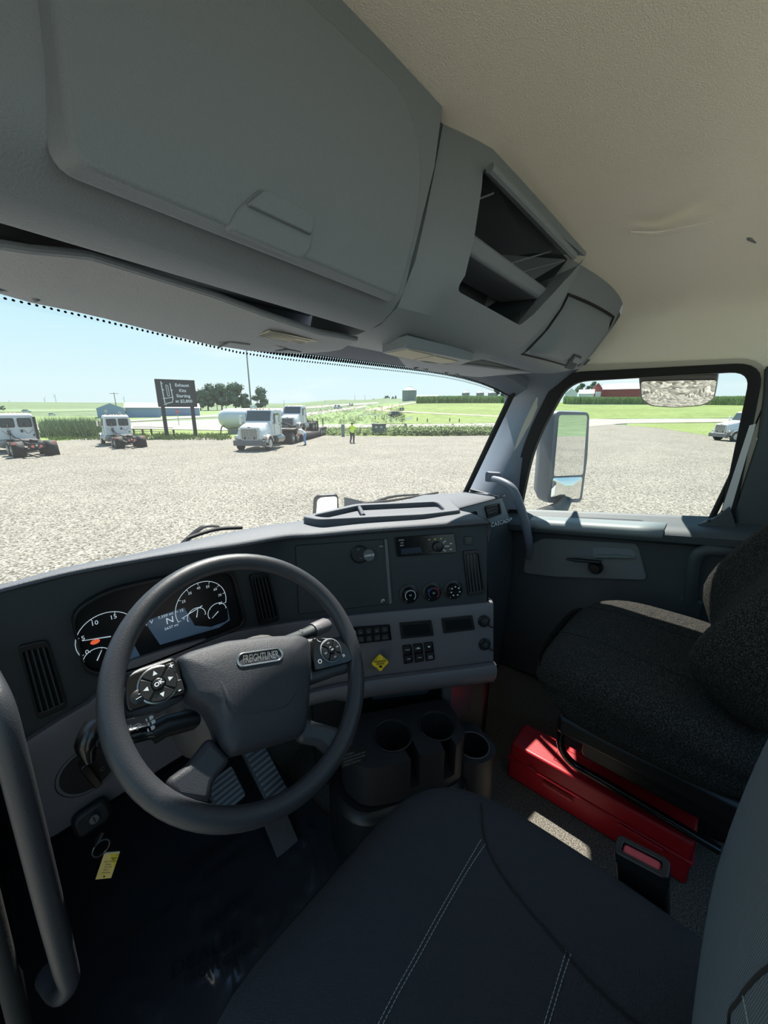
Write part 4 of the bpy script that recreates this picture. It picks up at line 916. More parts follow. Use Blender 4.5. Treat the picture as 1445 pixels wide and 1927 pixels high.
# steering column
SC_ = thing('steering_column', WF.P(0, 0, -.2), 'grey-brown steering column shroud behind the steering wheel', 'steering column')
M['shroud'] = pm('taupe shroud plastic', (84, 80, 80), .55, bump=.2, bscale=700)
b = MB(); pts = []
for w, a, c_, dv in ((-.04, .075, .060, -.01), (-.07, .105, .082, -.015), (-.16, .105, .085, -.02), (-.26, .095, .085, -.02), (-.33, .09, .08, -.02)):
    pts.append([WF.P(a * math.copysign(abs(math.cos(R(t))) ** .6, math.cos(R(t))), dv + c_ * math.copysign(abs(math.sin(R(t))) ** .6, math.sin(R(t))), w) for t in range(0, 360, 12)])
b.grid(pts, cu=True); b.f.append(list(range(30))); b.build('shroud', M['shroud'], SC_, smooth=50)
b = MB(); b.tube([WF.P(0, 0, -.3), WF.P(0, .0, -.5), WF.P(0, -.02, -.72)], .035, 14); b.build('shaft', M['black'], SC_)
# column stalks
p0, p1, p2, p3 = WF.P(-.085, -.035, -.075), at(300, 1372, y=.63), at(235, 1384, y=.645), at(172, 1388, y=.70)
ST = thing('stalk', p0, 'black left column stalk with wiper and lamp symbols and a drooping grip', 'stalk')
b = MB(); b.tube([p0 + V(.03, 0, 0), p1 + V(.01, 0, 0), p1 + V(-.012, 0, 0)], [.017, .018, .018], 16); b.build('collar', M['black'], ST)
b = MB(); b.tube([p1, p1.lerp(p2, .4), p2, p2.lerp(p3, .5), p3 + V(.004, 0, .004)], [.0155, .015, .0165, .019, .020], 16, k=4, flat=.8); arm = b.build('barrel', M['gloss'], ST)
b = MB(); g0 = at(178, 1372, y=.69); g1 = at(164, 1400, y=.685); g2 = at(168, 1432, y=.68); b.tube([p3 + V(.012, 0, .006), g0, g1, g2], [.019, .022, .020, .010], 14, k=4, flat=.85); b.build('grip', M['gloss'], ST)
sF = Frame(p1.lerp(p2, .3) + V(0, -.0158, .004), p1 - p2, V(0, .2, 1))
for i, (x, y) in enumerate(((281, 1352), (285, 1360), (284, 1371))):
    fr3 = Frame(at(x, y, y=.607), (1, -.1, .1), (0, .3, 1)); b = MB(); b.prism(fr3, [(.0, -.003), (.004, -.003), (.006, 0), (.004, .003), (0, .003)], 0, .0006); b.fbox(fr3, -.005, -.0025, -.003, .0025, 0, .0006); b.build('lamp_symbol', M['wtext'], ST, smooth=0)
fr3 = Frame(at(258, 1369, y=.618), (1, -.1, .1), (0, .3, 1)); b = MB(); b.tube([fr3.P(-.006, .001), fr3.P(-.003, .005), fr3.P(.003, .005), fr3.P(.006, .001), fr3.P(.002, -.001), fr3.P(-.002, -.001)], .0007, 4, closed=True); b.tube([fr3.P(-.001, -.004), fr3.P(.003, .003)], .0007, 4); b.build('wiper_symbol', M['wtext'], ST, smooth=0)
for x in (241, 247):
    fr3 = Frame(at(x, 1368, y=.622), (1, -.1, .1), (0, .3, 1)); b = MB(); b.fbox(fr3, -.0006, -.004, .0006, .004, 0, .0006); b.build('index_mark', M['wtext'], ST, smooth=0)
q0, q1, q2 = WF.P(.08, .03, -.07), at(575, 1192, y=.70), at(612, 1176, y=.70)
S2 = thing('stalk', q0, 'short dark grey right column stalk with a ring mark beside the horn cover', 'stalk')
b = MB(); b.tube([q0, q1, q1.lerp(q2, .5)], [.012, .016, .019], 14, flat=.75); b.build('arm', M['dash'], S2)
b = MB(); b.tube([q1.lerp(q2, .35), q2, q2 + (q2 - q1) * .15], [.021, .0215, .016], 14, flat=.8); b.build('tip', M['trim'], S2)
q = at(566, 1189, y=.685); fr3 = Frame(q, (.8, -.3, .2), (0, .4, 1)); b = MB(); b.tube([fr3.P(.0045 * math.cos(R(a)), .0045 * math.sin(R(a))) for a in range(0, 360, 30)], .0009, 5, closed=True); b.build('ring_mark', M['wtext'], S2)
for x, y in ((598, 1184), (604, 1181)):
    fr3 = Frame(at(x, y, y=.682), (.8, -.3, .3), (0, .4, 1)); b = MB(); b.fbox(fr3, -.002, -.0025, .002, .0025, 0, .0008); b.build('index_mark', M['wtext'], S2, smooth=0)

# ================================================================ PEDALS, KEY, SMALL THINGS
def pedal(px, x_w, y_h, dep, label, m, ribs):
    c = at(*px, z=dep); t = thing('pedal', c, label, 'pedal')
    fr = Frame(c, (1, .05, 0), (0, .75, .66)); b = MB(); b.prism(fr, rrect(-x_w, -y_h, x_w, y_h, .012), -.012, .004); b.build('plate', m, t, bevel=.003)
    for i in range(ribs):
        v = -y_h * .85 + 1.7 * y_h * i / (ribs - 1); b = MB(); b.fbox(fr, -x_w * .85, v - .0035, x_w * .85, v + .0035, .003, .009); b.build('rib', M['ribm'], t)
    b = MB(); b.tube([fr.P(0, y_h * .6, -.01), fr.P(0, y_h + .06, .0) + V(0, .06, .04)], .011, 8); b.build('arm', M['black'], t)
M['ribm'] = pm('pale rib rubber', (96, 100, 106), .3)  # ribs paler than the pedal plate, like the sheath's white lines
M['film'] = pm('dusty black rubber', (44, 47, 52), .35)
pedal((498, 1452), .036, .10, -1.08, 'tall ribbed accelerator pedal seen through the steering wheel', M['film'], 12)
pedal((424, 1488), .045, .05, -1.10, 'wide brake pedal left of the accelerator under the wheel', M['film'], 7)
b = MB(); fr = Frame(at(525, 1558, z=-1.2), (1, -.1, 0), (0, .8, .5)); b.prism(fr, rrect(-.035, -.06, .035, .06, .006), -.006, .004)
o = b.build('foot_rest', M['film'], None, bevel=.002); tag(o, 'ribbed black heel plate on the floor under the accelerator pedal', 'plate')
# key, ring, tag
K0 = at(180, 1560, y=.80)
KY = thing('key_ring', at(190, 1600, y=.79), 'steel key ring hanging below the ignition with a black key', 'key ring')
rc = at(190, 1596, y=.79); kf = Frame(rc, (1, .15, 0), (0, .1, 1)); b = MB(); b.tube([kf.P(.0145 * math.cos(R(a)), .0145 * math.sin(R(a))) for a in range(0, 360, 12)], .0014, 6, closed=True); b.build('ring', M['steel'], KY)
b = MB(); b.tube([at(193, 1567, y=.795), at(183, 1583, y=.79), at(177, 1593, y=.79)], [.004, .006, .0035], 8, flat=.4); b.build('key', M['black'], KY)
tc0 = at(203, 1628, y=.785); tpl = (tc0, V(-tc0.x - .2, -tc0.y, .25)); TF = Frame(tc0, at(221, 1594, pl=tpl) - at(180, 1597, pl=tpl), at(200, 1594, pl=tpl) - at(206, 1660, pl=tpl))
tw, th_ = .0135, .0235
hx, hy = TF.px(197, 1604)
KT = thing('key_tag', TF.o, 'yellow paper key tag with handwriting hanging from the ignition key ring', 'tag')
b = MB(); b.prism(TF, rrect(-tw, -th_, tw, th_, .001), -.0006, .0006); ktg = b.build('card', pm('yellow tag card', (252, 214, 118), .6), KT, smooth=0)
b = MB(); b.prism(TF, [(-tw * .2, th_ * .85), (tw, th_ * .9), (tw, -.006), (.006, .006)], .0005, .0009); b.build('highlight', M['yellow'], KT, smooth=0)
for u_, v_ in ((hx, hy), (0, -th_ + .004)):
    b = MB(); b.prism(TF, circ(u_, v_, .0016, 12), .0006, .0012); b.build('hole', M['ktext'], KT, smooth=0)
b = MB(); b.fbox(TF, -tw, th_ - .0025, tw, th_, .0006, .0012); b.build('clear_edge', M['label'], KT, smooth=0)
for i, (s, sz, uu, vv) in enumerate((('90', .0075, .006, .010), ('M', .005, .0095, .0175), ('2021', .004, -.005, .007), ('White', .004, 0, .002), ('D. Cab', .0042, .001, -.0025), ('126 in', .004, -.001, -.0075), ('Workshop', .0036, .001, -.0125))):
    text('handwriting', s, TF, uu, vv, sz, M['ktext'], KT, w=.0013, shear=.3)
b = MB(); b.tube([TF.P(.0005, .013, .0013), TF.P(.012, .013, .0013), TF.P(.012, .0065, .0013), TF.P(.0005, .0065, .0013)], .0003, 4, closed=True); b.build('box_mark', M['ktext'], KT, smooth=0)
# ================================================================ SEATS
from mathutils.bvhtree import BVHTree
def sq(c, h, p=4.0, n=14, deform=None, M_=None, pz=None):
    """rounded cushion: a cube grid pulled onto a superquadric, then shaped by DEFORM (unit coords -> metres)"""
    mb = MB(); c = Vector(c)
    for ax in range(3):
        for sg in (-1, 1):
            rows = []
            for i in range(n + 1):
                row = []
                for j in range(n + 1):
                    q = [0, 0, 0]; q[ax] = sg; q[(ax + 1) % 3] = math.tan((2 * i / n - 1) * math.pi / 4); q[(ax + 2) % 3] = math.tan((2 * j / n - 1) * math.pi / 4)
                    L_ = (abs(q[0]) ** p + abs(q[1]) ** p + abs(q[2]) ** p) ** (1 / p); q = Vector(q) / L_
                    v = Vector((q.x * h[0], q.y * h[1], q.z * h[2]))
                    if deform: v = deform(q, v)
                    row.append(c + (M_ @ v if M_ else v))
                rows.append(row)
            mb.grid(rows)
    return mb
def hits(mb):
    return BVHTree.FromPolygons([tuple(v) for v in mb.v], mb.f)
def onto(bv, px, py, lift=.0):
    d = ray(px, py).normalized(); h = bv.ray_cast((0, 0, 0), d)
    return None if h[0] is None else h[0] - d * lift
def seam(bv, pts, m, name, parent, r=.0014, dash=None, lift=.0005, k=10):
    P = [Vector((a, b_, 0)) for a, b_ in pts]; P = spline(P, k); Q = [onto(bv, p.x, p.y, lift) for p in P]; Q = [q for q in Q if q is not None]
    b = MB()
    if dash is None: b.tube(Q, r, 6)
    else:
        acc = [0]
        for a, c_ in zip(Q, Q[1:]): acc.append(acc[-1] + (c_ - a).length)
        def pos(s):
            for i in range(len(acc) - 1):
                if acc[i + 1] >= s: return Q[i].lerp(Q[i + 1], (s - acc[i]) / max(1e-9, acc[i + 1] - acc[i]))
            return Q[-1]
        s = 0
        while s + dash < acc[-1]: b.tube([pos(s), pos(s + dash * .72)], r, 5); s += dash
    return b.build(name, m, parent, smooth=60)

DS = thing('driver_seat', (.29, .05, FZ), 'charcoal cloth driver seat with grey double stitching nearest the camera', 'seat')
def dcus(q, v):
    v = v.copy()
    v.x *= 1 - .10 * max(0, q.y) ** 3
    v.y += .0
    if q.z > 0: v.z += .022 * abs(q.x) ** 3 * (1 - max(0, q.y)) - .035 * max(0, q.y) ** 4 - .012 * (1 - q.x * q.x)
    return v
cu = sq((.285, .06, -.785), (.285, .33, .088), 5.0, 18, dcus)
cuo = cu.build('seat_cushion', M['seat'], DS, smooth=180)
bv = hits(cu)
seam(bv, [(905, 1512), (912, 1580), (940, 1640), (985, 1700), (1040, 1765), (1095, 1830), (1150, 1885), (1215, 1940)], M['seam'], 'seam', cuo, .0016)
for o_ in (0, 9):
    seam(bv, [(905 + o_, 1580 + o_ * .8), (870 + o_, 1640), (825 + o_, 1718), (780 + o_, 1800), (742 + o_, 1868), (705 + o_, 1940)], M['thread'], 'stitching', cuo, .0006, dash=.0052, lift=.001)
    seam(bv, [(1065 + o_, 1790 + o_ * .6), (1050 + o_, 1840), (1035 + o_, 1890), (1020 + o_, 1940)], M['thread'], 'stitching', cuo, .0006, dash=.0052, lift=.001)
MB_ = Matrix.Rotation(R(2), 3, 'X')
def dback(q, v):
    v = v.copy(); a = abs(q.x)
    if q.y > 0: v.y += .045 * a ** 3 - .02
    v.y -= .16 * max(0, -q.z) ** 3
    v.x *= 1 - .22 * max(0, q.z) ** 2 - .10 * max(0, -q.z) ** 4
    return v
db = sq((.27, -.172, -.42), (.288, .132, .42), 2.6, 16, dback, MB_)
bo = db.build('backrest', M['seatrib'], DS, smooth=180); bv = hits(db)
seam(bv, [(1450, 1820), (1430, 1835), (1405, 1862), (1390, 1885), (1375, 1905), (1372, 1940)], M['seam'], 'seam', bo, .0014)
seam(bv, [(1398, 1875), (1404, 1905), (1410, 1940)], M['thread'], 'stitching', bo, .0006, dash=.005, lift=.001)
b = MB(); b.box((.275, .02, -.93), (.40, .44, .12)); b.build('seat_frame', M['black'], DS, bevel=.02)
b = MB(); b.lathe((.275, .0, -1.25), (0, 0, 1), [(.17, 0), (.17, .04), (.12, .06), (.12, .28)], 20); b.build('pedestal', M['rubber'], DS)
b = MB(); b.box((.555, -.10, -.80), (.03, .14, .09)); b.build('hinge_cover', M['black'], DS, bevel=.012)

PS_ = thing('passenger_seat', (1.22, .05, FZ), 'speckled dark cloth passenger seat with sunlit side bolster by the right door', 'seat')
def pcus(q, v):
    v = v.copy()
    if q.z > 0: v.z += .022 * abs(q.x) ** 3 - .045 * max(0, q.y) ** 3 - .035 * max(0, -q.y) ** 3
    else: v.z += .05 * max(0, q.y) ** 3; v.x *= .96
    return v
pc = sq((1.225, .06, -.745), (.288, .275, .105), 4.0, 14, pcus)
pco = pc.build('seat_cushion', M['pseat'], PS_, smooth=180); bv = hits(pc)
seam(bv, [(1026, 1196), (1060, 1190), (1120, 1205), (1200, 1238), (1260, 1262), (1330, 1290)], M['seam'], 'seam', pco, .0016)
seam(bv, [(1075, 1140), (1150, 1150), (1220, 1172), (1280, 1195), (1330, 1207)], M['seam'], 'seam', pco, .0014)
def pback(q, v):
    v = v.copy(); a = abs(q.x)
    if q.y > 0: v.y += .09 * math.exp(-((a - .82) / .22) ** 2) - .03
    v.x *= 1 - .16 * max(0, q.z) ** 2
    return v
pb_ = sq((1.23, -.26, -.36), (.30, .12, .36), 3.4, 18, pback, Matrix.Rotation(R(32), 3, 'X'))
pbo = pb_.build('backrest', M['pseat'], PS_, smooth=180)
b = MB(); b.box((1.20, .03, -.87), (.40, .42, .06)); b.build('seat_pan', M['black'], PS_, bevel=.015)
b = MB(); b.box((1.36, -.0, -1.05), (.20, .38, .34)); b.build('pedestal', M['rubber'], PS_, bevel=.02)
b = MB(); b.tube([(1.05, -.12, -.86), (1.05, .17, -.86), (1.06, .225, -.90), (1.06, .235, -.98), (1.07, .20, -1.035), (1.08, .12, -1.05), (1.09, -.15, -1.07)], .011, 10, k=5); b.build('side_rail', M['gloss'], PS_)
b = MB(); b.tube([(1.085, .22, -.93), (1.2, .235, -.93), (1.36, .22, -.93)], .010, 8); b.build('cross_bar', M['gloss'], PS_)
b = MB(); b.prism(Frame((1.14, .0, -.97), (0, -1, 0), (0, 0, 1)), rrect(-.19, -.09, .17, .075, .02), -.02, .0); b.build('side_cover', M['black'], PS_, bevel=.004)
b = MB(); b.prism(Frame((1.12, .14, -.96), (0, -1, 0), (0, 0, 1)), rrect(-.03, -.03, .03, .03, .006), -.004, .003); b.build('latch_plate', M['gloss'], PS_, bevel=.002)
b = MB(); b.tube([(1.06, .20, -.86), (1.055, .10, -.885), (1.06, .02, -.91)], .005, 8, k=4); b.build('release_lever', M['steel'], PS_)
b = MB(); b.prism(Frame((1.028, .185, -.85), (0, -1, 0), (0, 0, 1)), rrect(-.008, -.008, .008, .008, .002), -.002, .003); b.build('tab', M['red'], PS_)

# red kit box
RB = thing('kit_box', (1.15, .14, FZ), 'long red plastic kit box on the floor beside the passenger seat', 'box')
def bxp(x, y, z):  # slightly tapered body
    k = (z - FZ) / .14; return V(1.145 + (x) * (.064 - .004 * k) + .03 * (.385 - y), y, z)
b = MB(); y0, y1 = -.11, .392
def rb(mb, z0, z1, g, yy0=y0, yy1=y1):
    vs = []
    for z in (z0, z1):
        for x, y in ((-1, yy0 - g), (1, yy0 - g), (1, yy1 + g), (-1, yy1 + g)):
            p = bxp(x, y, z); p.x += g * x; vs.append(p)
    mb.add(vs, [[0, 3, 2, 1], [4, 5, 6, 7], [0, 1, 5, 4], [1, 2, 6, 5], [2, 3, 7, 6], [3, 0, 4, 7]])
rb(b, FZ + .001, FZ + .082, 0); b.build('body', M['red'], RB, bevel=.008, bseg=3)
b = MB(); rb(b, FZ + .082, FZ + .142, -.001); lidk = b.build('lid', M['red'], RB, bevel=.008, bseg=3)
b = MB(); rb(b, FZ + .078, FZ + .087, .004); b.build('flange', M['red'], RB, bevel=.003)
sF_ = Frame((1.080, .2, FZ + .09), (.03, -1, 0), (0.03, 0, 1))
for (u0, u1, v0, v1) in ((-.075, .02, -.028, -.016), (.14, .25, -.016, -.004), (-.125, -.10, .002, .012)):
    b = MB(); b.prism(sF_, rrect(u0, v0, u1, v1, .004), -.002, .0045 + .03 * 0); b.build('latch', M['red'], RB, bevel=.002)
b = MB(); b.tube([bxp(-.55, .26, FZ + .1425), bxp(-.55, .16, FZ + .1425), bxp(.55, .16, FZ + .1425), bxp(.55, .26, FZ + .1425)], .0012, 5, closed=True); b.build('embossed_outline', M['red'], lidk)

# belt buckle
BK = thing('belt_buckle', (.6, -.01, -.80), 'black seat belt buckle with red release button beside the driver seat', 'buckle')
cz = at(1207, 1613, x=.60); bz = Frame(cz, at(1245, 1628, x=.6) - at(1175, 1592, x=.6), at(1190, 1590, x=.615) - at(1180, 1604, x=.585))
ax_ = (at(1215, 1740, x=.605) - cz); bz = Frame(cz, bz.u, bz.u.cross(ax_) * (1 if bz.u.cross(ax_).dot(V(1, 0, .3)) > 0 else -1))
sgn = 1 if bz.n.dot(-ax_) > 0 else -1
b = MB(); L2 = ax_.length
b.ring(bz, rrect(-.036, -.017, .036, .017, .008), rrect(-.026, -.009, .026, .009, .005), -.02 * sgn, .004 * sgn); b.build('collar', M['black'], BK, bevel=.002)
b = MB(); b.prism(bz, rrect(-.034, -.015, .034, .015, .007), -L2 * sgn, -.006 * sgn); b.build('casing', M['black'], BK, bevel=.003)
b = MB(); b.prism(bz, rrect(-.025, -.0085, .025, .0085, .005), -.01 * sgn, .001 * sgn); b.build('release_button', M['redpress'], BK, bevel=.003, label='red release button')
b = MB(); e_ = cz + ax_; b.tube([e_ + (cz - e_) * .1, e_ + V(-.01, -.02, -.1), (.57, -.10, -.97)], .014, 8, flat=.4); b.build('strap', M['black'], BK)

# protective film on the driver's floor
M['wrap'] = bpy.data.materials.new('clear floor film'); M['wrap'].use_nodes = True
_b = M['wrap'].node_tree.nodes['Principled BSDF']; _b.inputs['Base Color'].default_value = (.032, .035, .042, 1); _b.inputs['Roughness'].default_value = .16; _b.inputs['Specular IOR Level'].default_value = .55
rows = []; rnd = random.Random(3)
for i in range(70):
    row = []
    for j in range(60):
        x = -.16 + .72 * j / 59; y = .30 + .99 * i / 69
        q = Vector((x * 5 + y * 2.2, y * 5 - x * 2.2, 0)); f = noise.noise(q * 1.0 + Vector((3, 1, 0))); g_ = noise.noise(Vector(((x - y * .6) * 26, (x + y) * 6, 5)))
        ridge = max(0, .10 - abs(g_)) / .10
        row.append(V(x, y, FZ + .014 + .010 * f + .012 * ridge ** 2 * max(0, .5 + f)))
    rows.append(row)
b = MB(); b.grid(rows); [v.__setitem__(2, max(v.z, FZ + .002)) for v in b.v]; fo_ = b.build('floor_film', M['wrap'], None, smooth=180)
tag(fo_, 'dark crinkled protective film covering the carpet in the driver footwell', 'floor film')
M['filmtext'] = pm('film print', (8, 9, 10), .8)
for (x0, y0), (x1, y1), s in (((300, 1842), (470, 1748), 'DEALER'), ((330, 1856), (500, 1768), 'PROTECTION'), ((340, 1640), (460, 1560), 'CLEAN'), ((365, 1660), (480, 1590), 'CARPETS'), ((200, 1790), (330, 1700), 'AUTOMOTIVE'), ((360, 1765), (490, 1665), 'ADHESIVE'), ((455, 1880), (560, 1770), 'AUTOMOTIVE')):
    p0, p1 = at(x0, y0, z=FZ + .027), at(x1, y1, z=FZ + .027); u = p1 - p0; ff = Frame(p0.lerp(p1, .5), u, V(-u.y, u.x, 0))
    text('lettering', s, ff, 0, 0, min(.05, u.length * 1.35 / len(s)), M['filmtext'], fo_, w=0)

# ================================================================ OUTSIDE MIRRORS, WIPERS
nM = V(-.48, -.88, .0).normalized(); mF = Frame(at(1073, 860, x=2.05), V(.88, -.48, 0), V(0, 0, 1))
SM = thing('side_mirror', at(1060, 955, x=1.95), 'large grey door mirror with convex lower glass outside the right window', 'mirror')
hs = rpoly([mF.px(*p) for p in [(1043, 774), (1108, 776), (1104, 860), (1093, 945), (1028, 946), (1036, 860)]], .03, 4)
b = MB(); b.prism(mF, [tuple(p) for p in hs], -.02, .0); b.prism(mF, [tuple(p) for p in hs], -.10, -.02, taper=0); 
rws = []
c_ = sum((Vector(p) for p in hs), Vector((0, 0))) / len(hs)
for k, w in ((1.0, .004), (1.02, -.02), (1.0, -.07), (.85, -.12), (.5, -.145)): rws.append([mF.P(*(c_ + (Vector(p) - c_) * k), w) for p in hs])
b = MB(); b.grid(rws, cu=True); b.f.append([4 * len(hs) + i for i in range(len(hs))]); b.f.append(list(range(len(hs)))); hsg = b.build('housing', M['pillar'], SM, smooth=50)
g1 = rpoly([mF.px(*p) for p in [(1050, 781), (1103, 781), (1095, 893), (1040, 896)]], .015, 3); g2 = rpoly([mF.px(*p) for p in [(1038, 899), (1094, 897), (1089, 938), (1034, 938)]], .015, 3)
b = MB(); b.prism(mF, [tuple(p) for p in g1], .004, .0065); b.build('mirror_glass', M['mirror'], SM, smooth=0)
b = MB(); q = [tuple(p) for p in g2]; cc = sum((Vector(p) for p in q), Vector((0, 0))) / len(q)
b.grid([[mF.P(*(cc + (Vector(p) - cc) * k), .007 + .014 * (1 - k * k)) for p in q] for k in (1, .8, .6, .4, .2, .02)], cu=True); b.build('convex_glass', M['mirror'], SM, smooth=180)
b = MB(); b.tube([at(1065, 940, x=2.04), at(1050, 958, x=1.95), at(1020, 972, x=1.80), at(1000, 985, x=1.735)], [.03, .045, .055, .06], 12, k=4, flat=.7); b.build('arm', M['black'], SM)
dM = Frame(at(1276, 735, x=1.86), V(.12, -1, 0), V(-.80, -.07, .60))
DM = thing('look_down_mirror', at(1276, 700, x=1.85), 'wide curved look-down mirror above the right door window outside', 'mirror')
ol = rpoly([dM.px(*p) for p in [(1200, 706), (1353, 702), (1346, 752), (1325, 765), (1272, 769), (1222, 766), (1203, 752)]], .02, 4)
b = MB(); b.prism(dM, [tuple(p) for p in ol], -.05, .0, taper=.02); b.build('housing', M['black'], DM, bevel=.006)
gl = rpoly([dM.px(*p) for p in [(1206, 717), (1349, 714), (1342, 750), (1322, 761), (1272, 765), (1226, 762), (1208, 749)]], .015, 4); cc = sum((Vector(p) for p in gl), Vector((0, 0))) / len(gl)
b = MB(); b.grid([[dM.P(*(cc + (Vector(p) - cc) * k), .002 + .004 * (1 - k * k)) for p in gl] for k in (1, .8, .6, .4, .2, .02)], cu=True); b.build('mirror_glass', M['mirror'], DM, smooth=180)
b = MB(); b.tube([at(1255, 705, x=1.86), at(1258, 690, x=1.78)], .012, 8); b.tube([at(1310, 704, x=1.86), at(1308, 688, x=1.78)], .012, 8); b.build('bracket', M['black'], DM)
# hood below the windshield (seen only past the dash edge) and its little mirror
b = MB(); rws = []
for k in range(9):
    t = k / 8; y = 1.25 + 1.9 * t; z = -.66 - .10 * t - .62 * t ** 2.2; hw = 1.0 - .12 * t
    rws.append([V(.735 + hw * math.copysign(abs(s) ** .8, s), y, z - .35 * abs(s) ** 5) for s in [-1 + i / 6 for i in range(13)]])
b.grid(rws); hd_ = b.build('truck_hood', M['white'], None, smooth=180); tag(hd_, 'sloping white hood in front of the windshield below the dashboard edge', 'hood')
hm = at(614, 950, y=2.25); hF = Frame(hm, V(.80, -.6, 0), V(0, 0, 1))
HM = thing('hood_mirror', hm + V(0, 0, -.2), 'small squarish hood mirror standing beyond the dashboard tray', 'mirror')
ho = rpoly([hF.px(*p) for p in [(590, 939), (598, 932), (636, 930), (638, 962), (632, 985), (588, 985)]], .03, 4); hi = rpoly([hF.px(*p) for p in [(597, 941), (604, 936), (634, 934), (634, 962), (630, 981), (594, 982)]], .025, 4)
b = MB(); b.prism(hF, [tuple(p) for p in ho], -.05, .0, taper=0); b.build('housing', M['black'], HM, bevel=.012)
b = MB(); b.prism(hF, [tuple(p) for p in hi], .0, .003); b.build('mirror_glass', M['mirror'], HM, smooth=0)
b = MB(); b.tube([hm + V(.0, .03, -.1), hm + V(.05, .05, -.25), hm + V(.08, .05, -.5)], .02, 8); b.build('stem', M['black'], HM)
for pts, lab in (([(680, 948), (735, 942), (790, 933), (824, 927)], 'black wiper lying along the windshield base beyond the dash tray'), ([(352, 1013), (385, 1002), (415, 995), (455, 993)], 'black wiper low on the windshield ahead of the steering wheel')):
    P = [at(*p, y=1.13 if pts[0][0] > 500 else 1.12) for p in pts]
    t = thing('wiper', P[0], lab, 'wiper')
    b = MB(); b.tube(P, .006, 6, k=4); b.build('blade', M['rubber'], t)
    b = MB(); b.tube([P[0] + V(-.02, .02, -.03), P[1] + V(0, .015, .012), P[2] + V(0, .008, .006)], [.009, .007, .004], 6, k=4); b.build('arm', M['black'], t)
# ================================================================ OUTSIDE: ground
def sm(a, b_, x): t = max(0, min(1, (x - a) / (b_ - a))); return t * t * (3 - 2 * t)
def hgt(r, az):
    """height of the land (cab coords) at distance r, bearing az (degrees)"""
    if az < -20 or az > 130: return -3
    R0 = 150 - 75 * sm(44, 52, az) + 55 * sm(60, 80, az)
    S = .0172 + .027 * sm(34, 44, az) + .004 * sm(46, 54, az) 
    T = 900 - 480 * sm(34, 44, az) - 190 * sm(46, 54, az) + 70 * sm(60, 80, az)
    e_ = max(0, min(r, T) - R0); z = -3 + S * e_ * (1 - .25 * sm(60, 80, az)) * sm(0, 40, e_)
    return z
def land(px, py):
    d = ray(px, py); k = math.hypot(d.x, d.y); az = math.degrees(math.atan2(d.x, d.y)); lo = 4.0; r = lo
    while r < 1500:
        n_ = r * 1.02
        if d.z / k * n_ < hgt(n_, az):
            a, c = r, n_
            for _ in range(18):
                m_ = (a + c) / 2
                if d.z / k * m_ < hgt(m_, az): c = m_
                else: a = m_
            return d * (c / k)
        r = n_
    return d * (1500 / k)
M['gravel'] = speckle('crushed limestone', [(63, 59, 53), (101, 97, 88), (126, 121, 111), (144, 139, 128), (163, 157, 146)], 24, bump=.9, dist=.022, kind='voronoi', big=(.35, .10))
M['grass'] = speckle('mown grass', [(91, 107, 57), (113, 127, 72), (132, 145, 91)], 3.0, bump=.3, dist=.05, big=(.05, .15))
M['field'] = speckle('green crop field', [(86, 102, 73), (98, 114, 84), (111, 125, 95)], .35, bump=0, big=(.01, .12))
M['lawn'] = speckle('bright lawn', [(98, 116, 61), (110, 125, 69), (121, 135, 79)], .5, bump=0, big=(.04, .12))
M['weed'] = speckle('weed leaves', [(88, 109, 64), (114, 132, 84), (138, 155, 107)], 6, bump=.3, dist=.05)
M['reed'] = speckle('reed leaves', [(88, 104, 75), (114, 129, 97), (141, 152, 116)], 6, bump=.3, dist=.05)
M['corn'] = speckle('corn leaves', [(116, 142, 82), (146, 168, 106), (172, 188, 130)], 1.5, bump=.2, dist=.1)
M['leaf'] = speckle('tree leaves', [(64, 84, 73), (82, 102, 86), (104, 122, 98)], 1.2, bump=.5, dist=.2)
M['concrete'] = speckle('pale concrete road', [(134, 129, 121), (146, 142, 134), (156, 151, 144)], .6, bump=0, big=(.03, .06))
M['lane'] = speckle('dirt lane', [(148, 138, 123), (164, 154, 139)], .6, bump=0)
rows = []
rs = [0, 6, 20, 40, 60, 75, 90, 105, 120, 135, 150, 170, 190, 215, 240, 270, 300, 340, 390, 450, 540, 650, 780, 900, 1050, 1500, 2500, 4000]
azs = [-180 + 10 * i for i in range(16)] + [-20 + 2 * i for i in range(76)] + [140 + 10 * i for i in range(4)]
for r in rs: rows.append([V(r * math.sin(R(a)), r * math.cos(R(a)), hgt(r, a) - .06) for a in azs])
b = MB(); b.grid(rows, cu=True); struct(b.build('ground', M['field'], smooth=180))
def drape(name, edges, m, lift=.03, n=30, k=3):
    """strip of ground between an upper and a lower outline, laid on the land"""
    up, lo = edges
    def ev(pts, t):
        x = pts[0][0] + (pts[-1][0] - pts[0][0]) * t; return (x, col(pts, x))
    rws = []
    for j in range(k + 1):
        row = []
        for i in range(n + 1):
            a, c = ev(up, i / n), ev(lo, i / n); row.append(land(a[0] + (c[0] - a[0]) * j / k, a[1] + (c[1] - a[1]) * j / k) + V(0, 0, lift))
        rws.append(row)
    b = MB(); b.grid(rws); return struct(b.build(name, m, smooth=180))
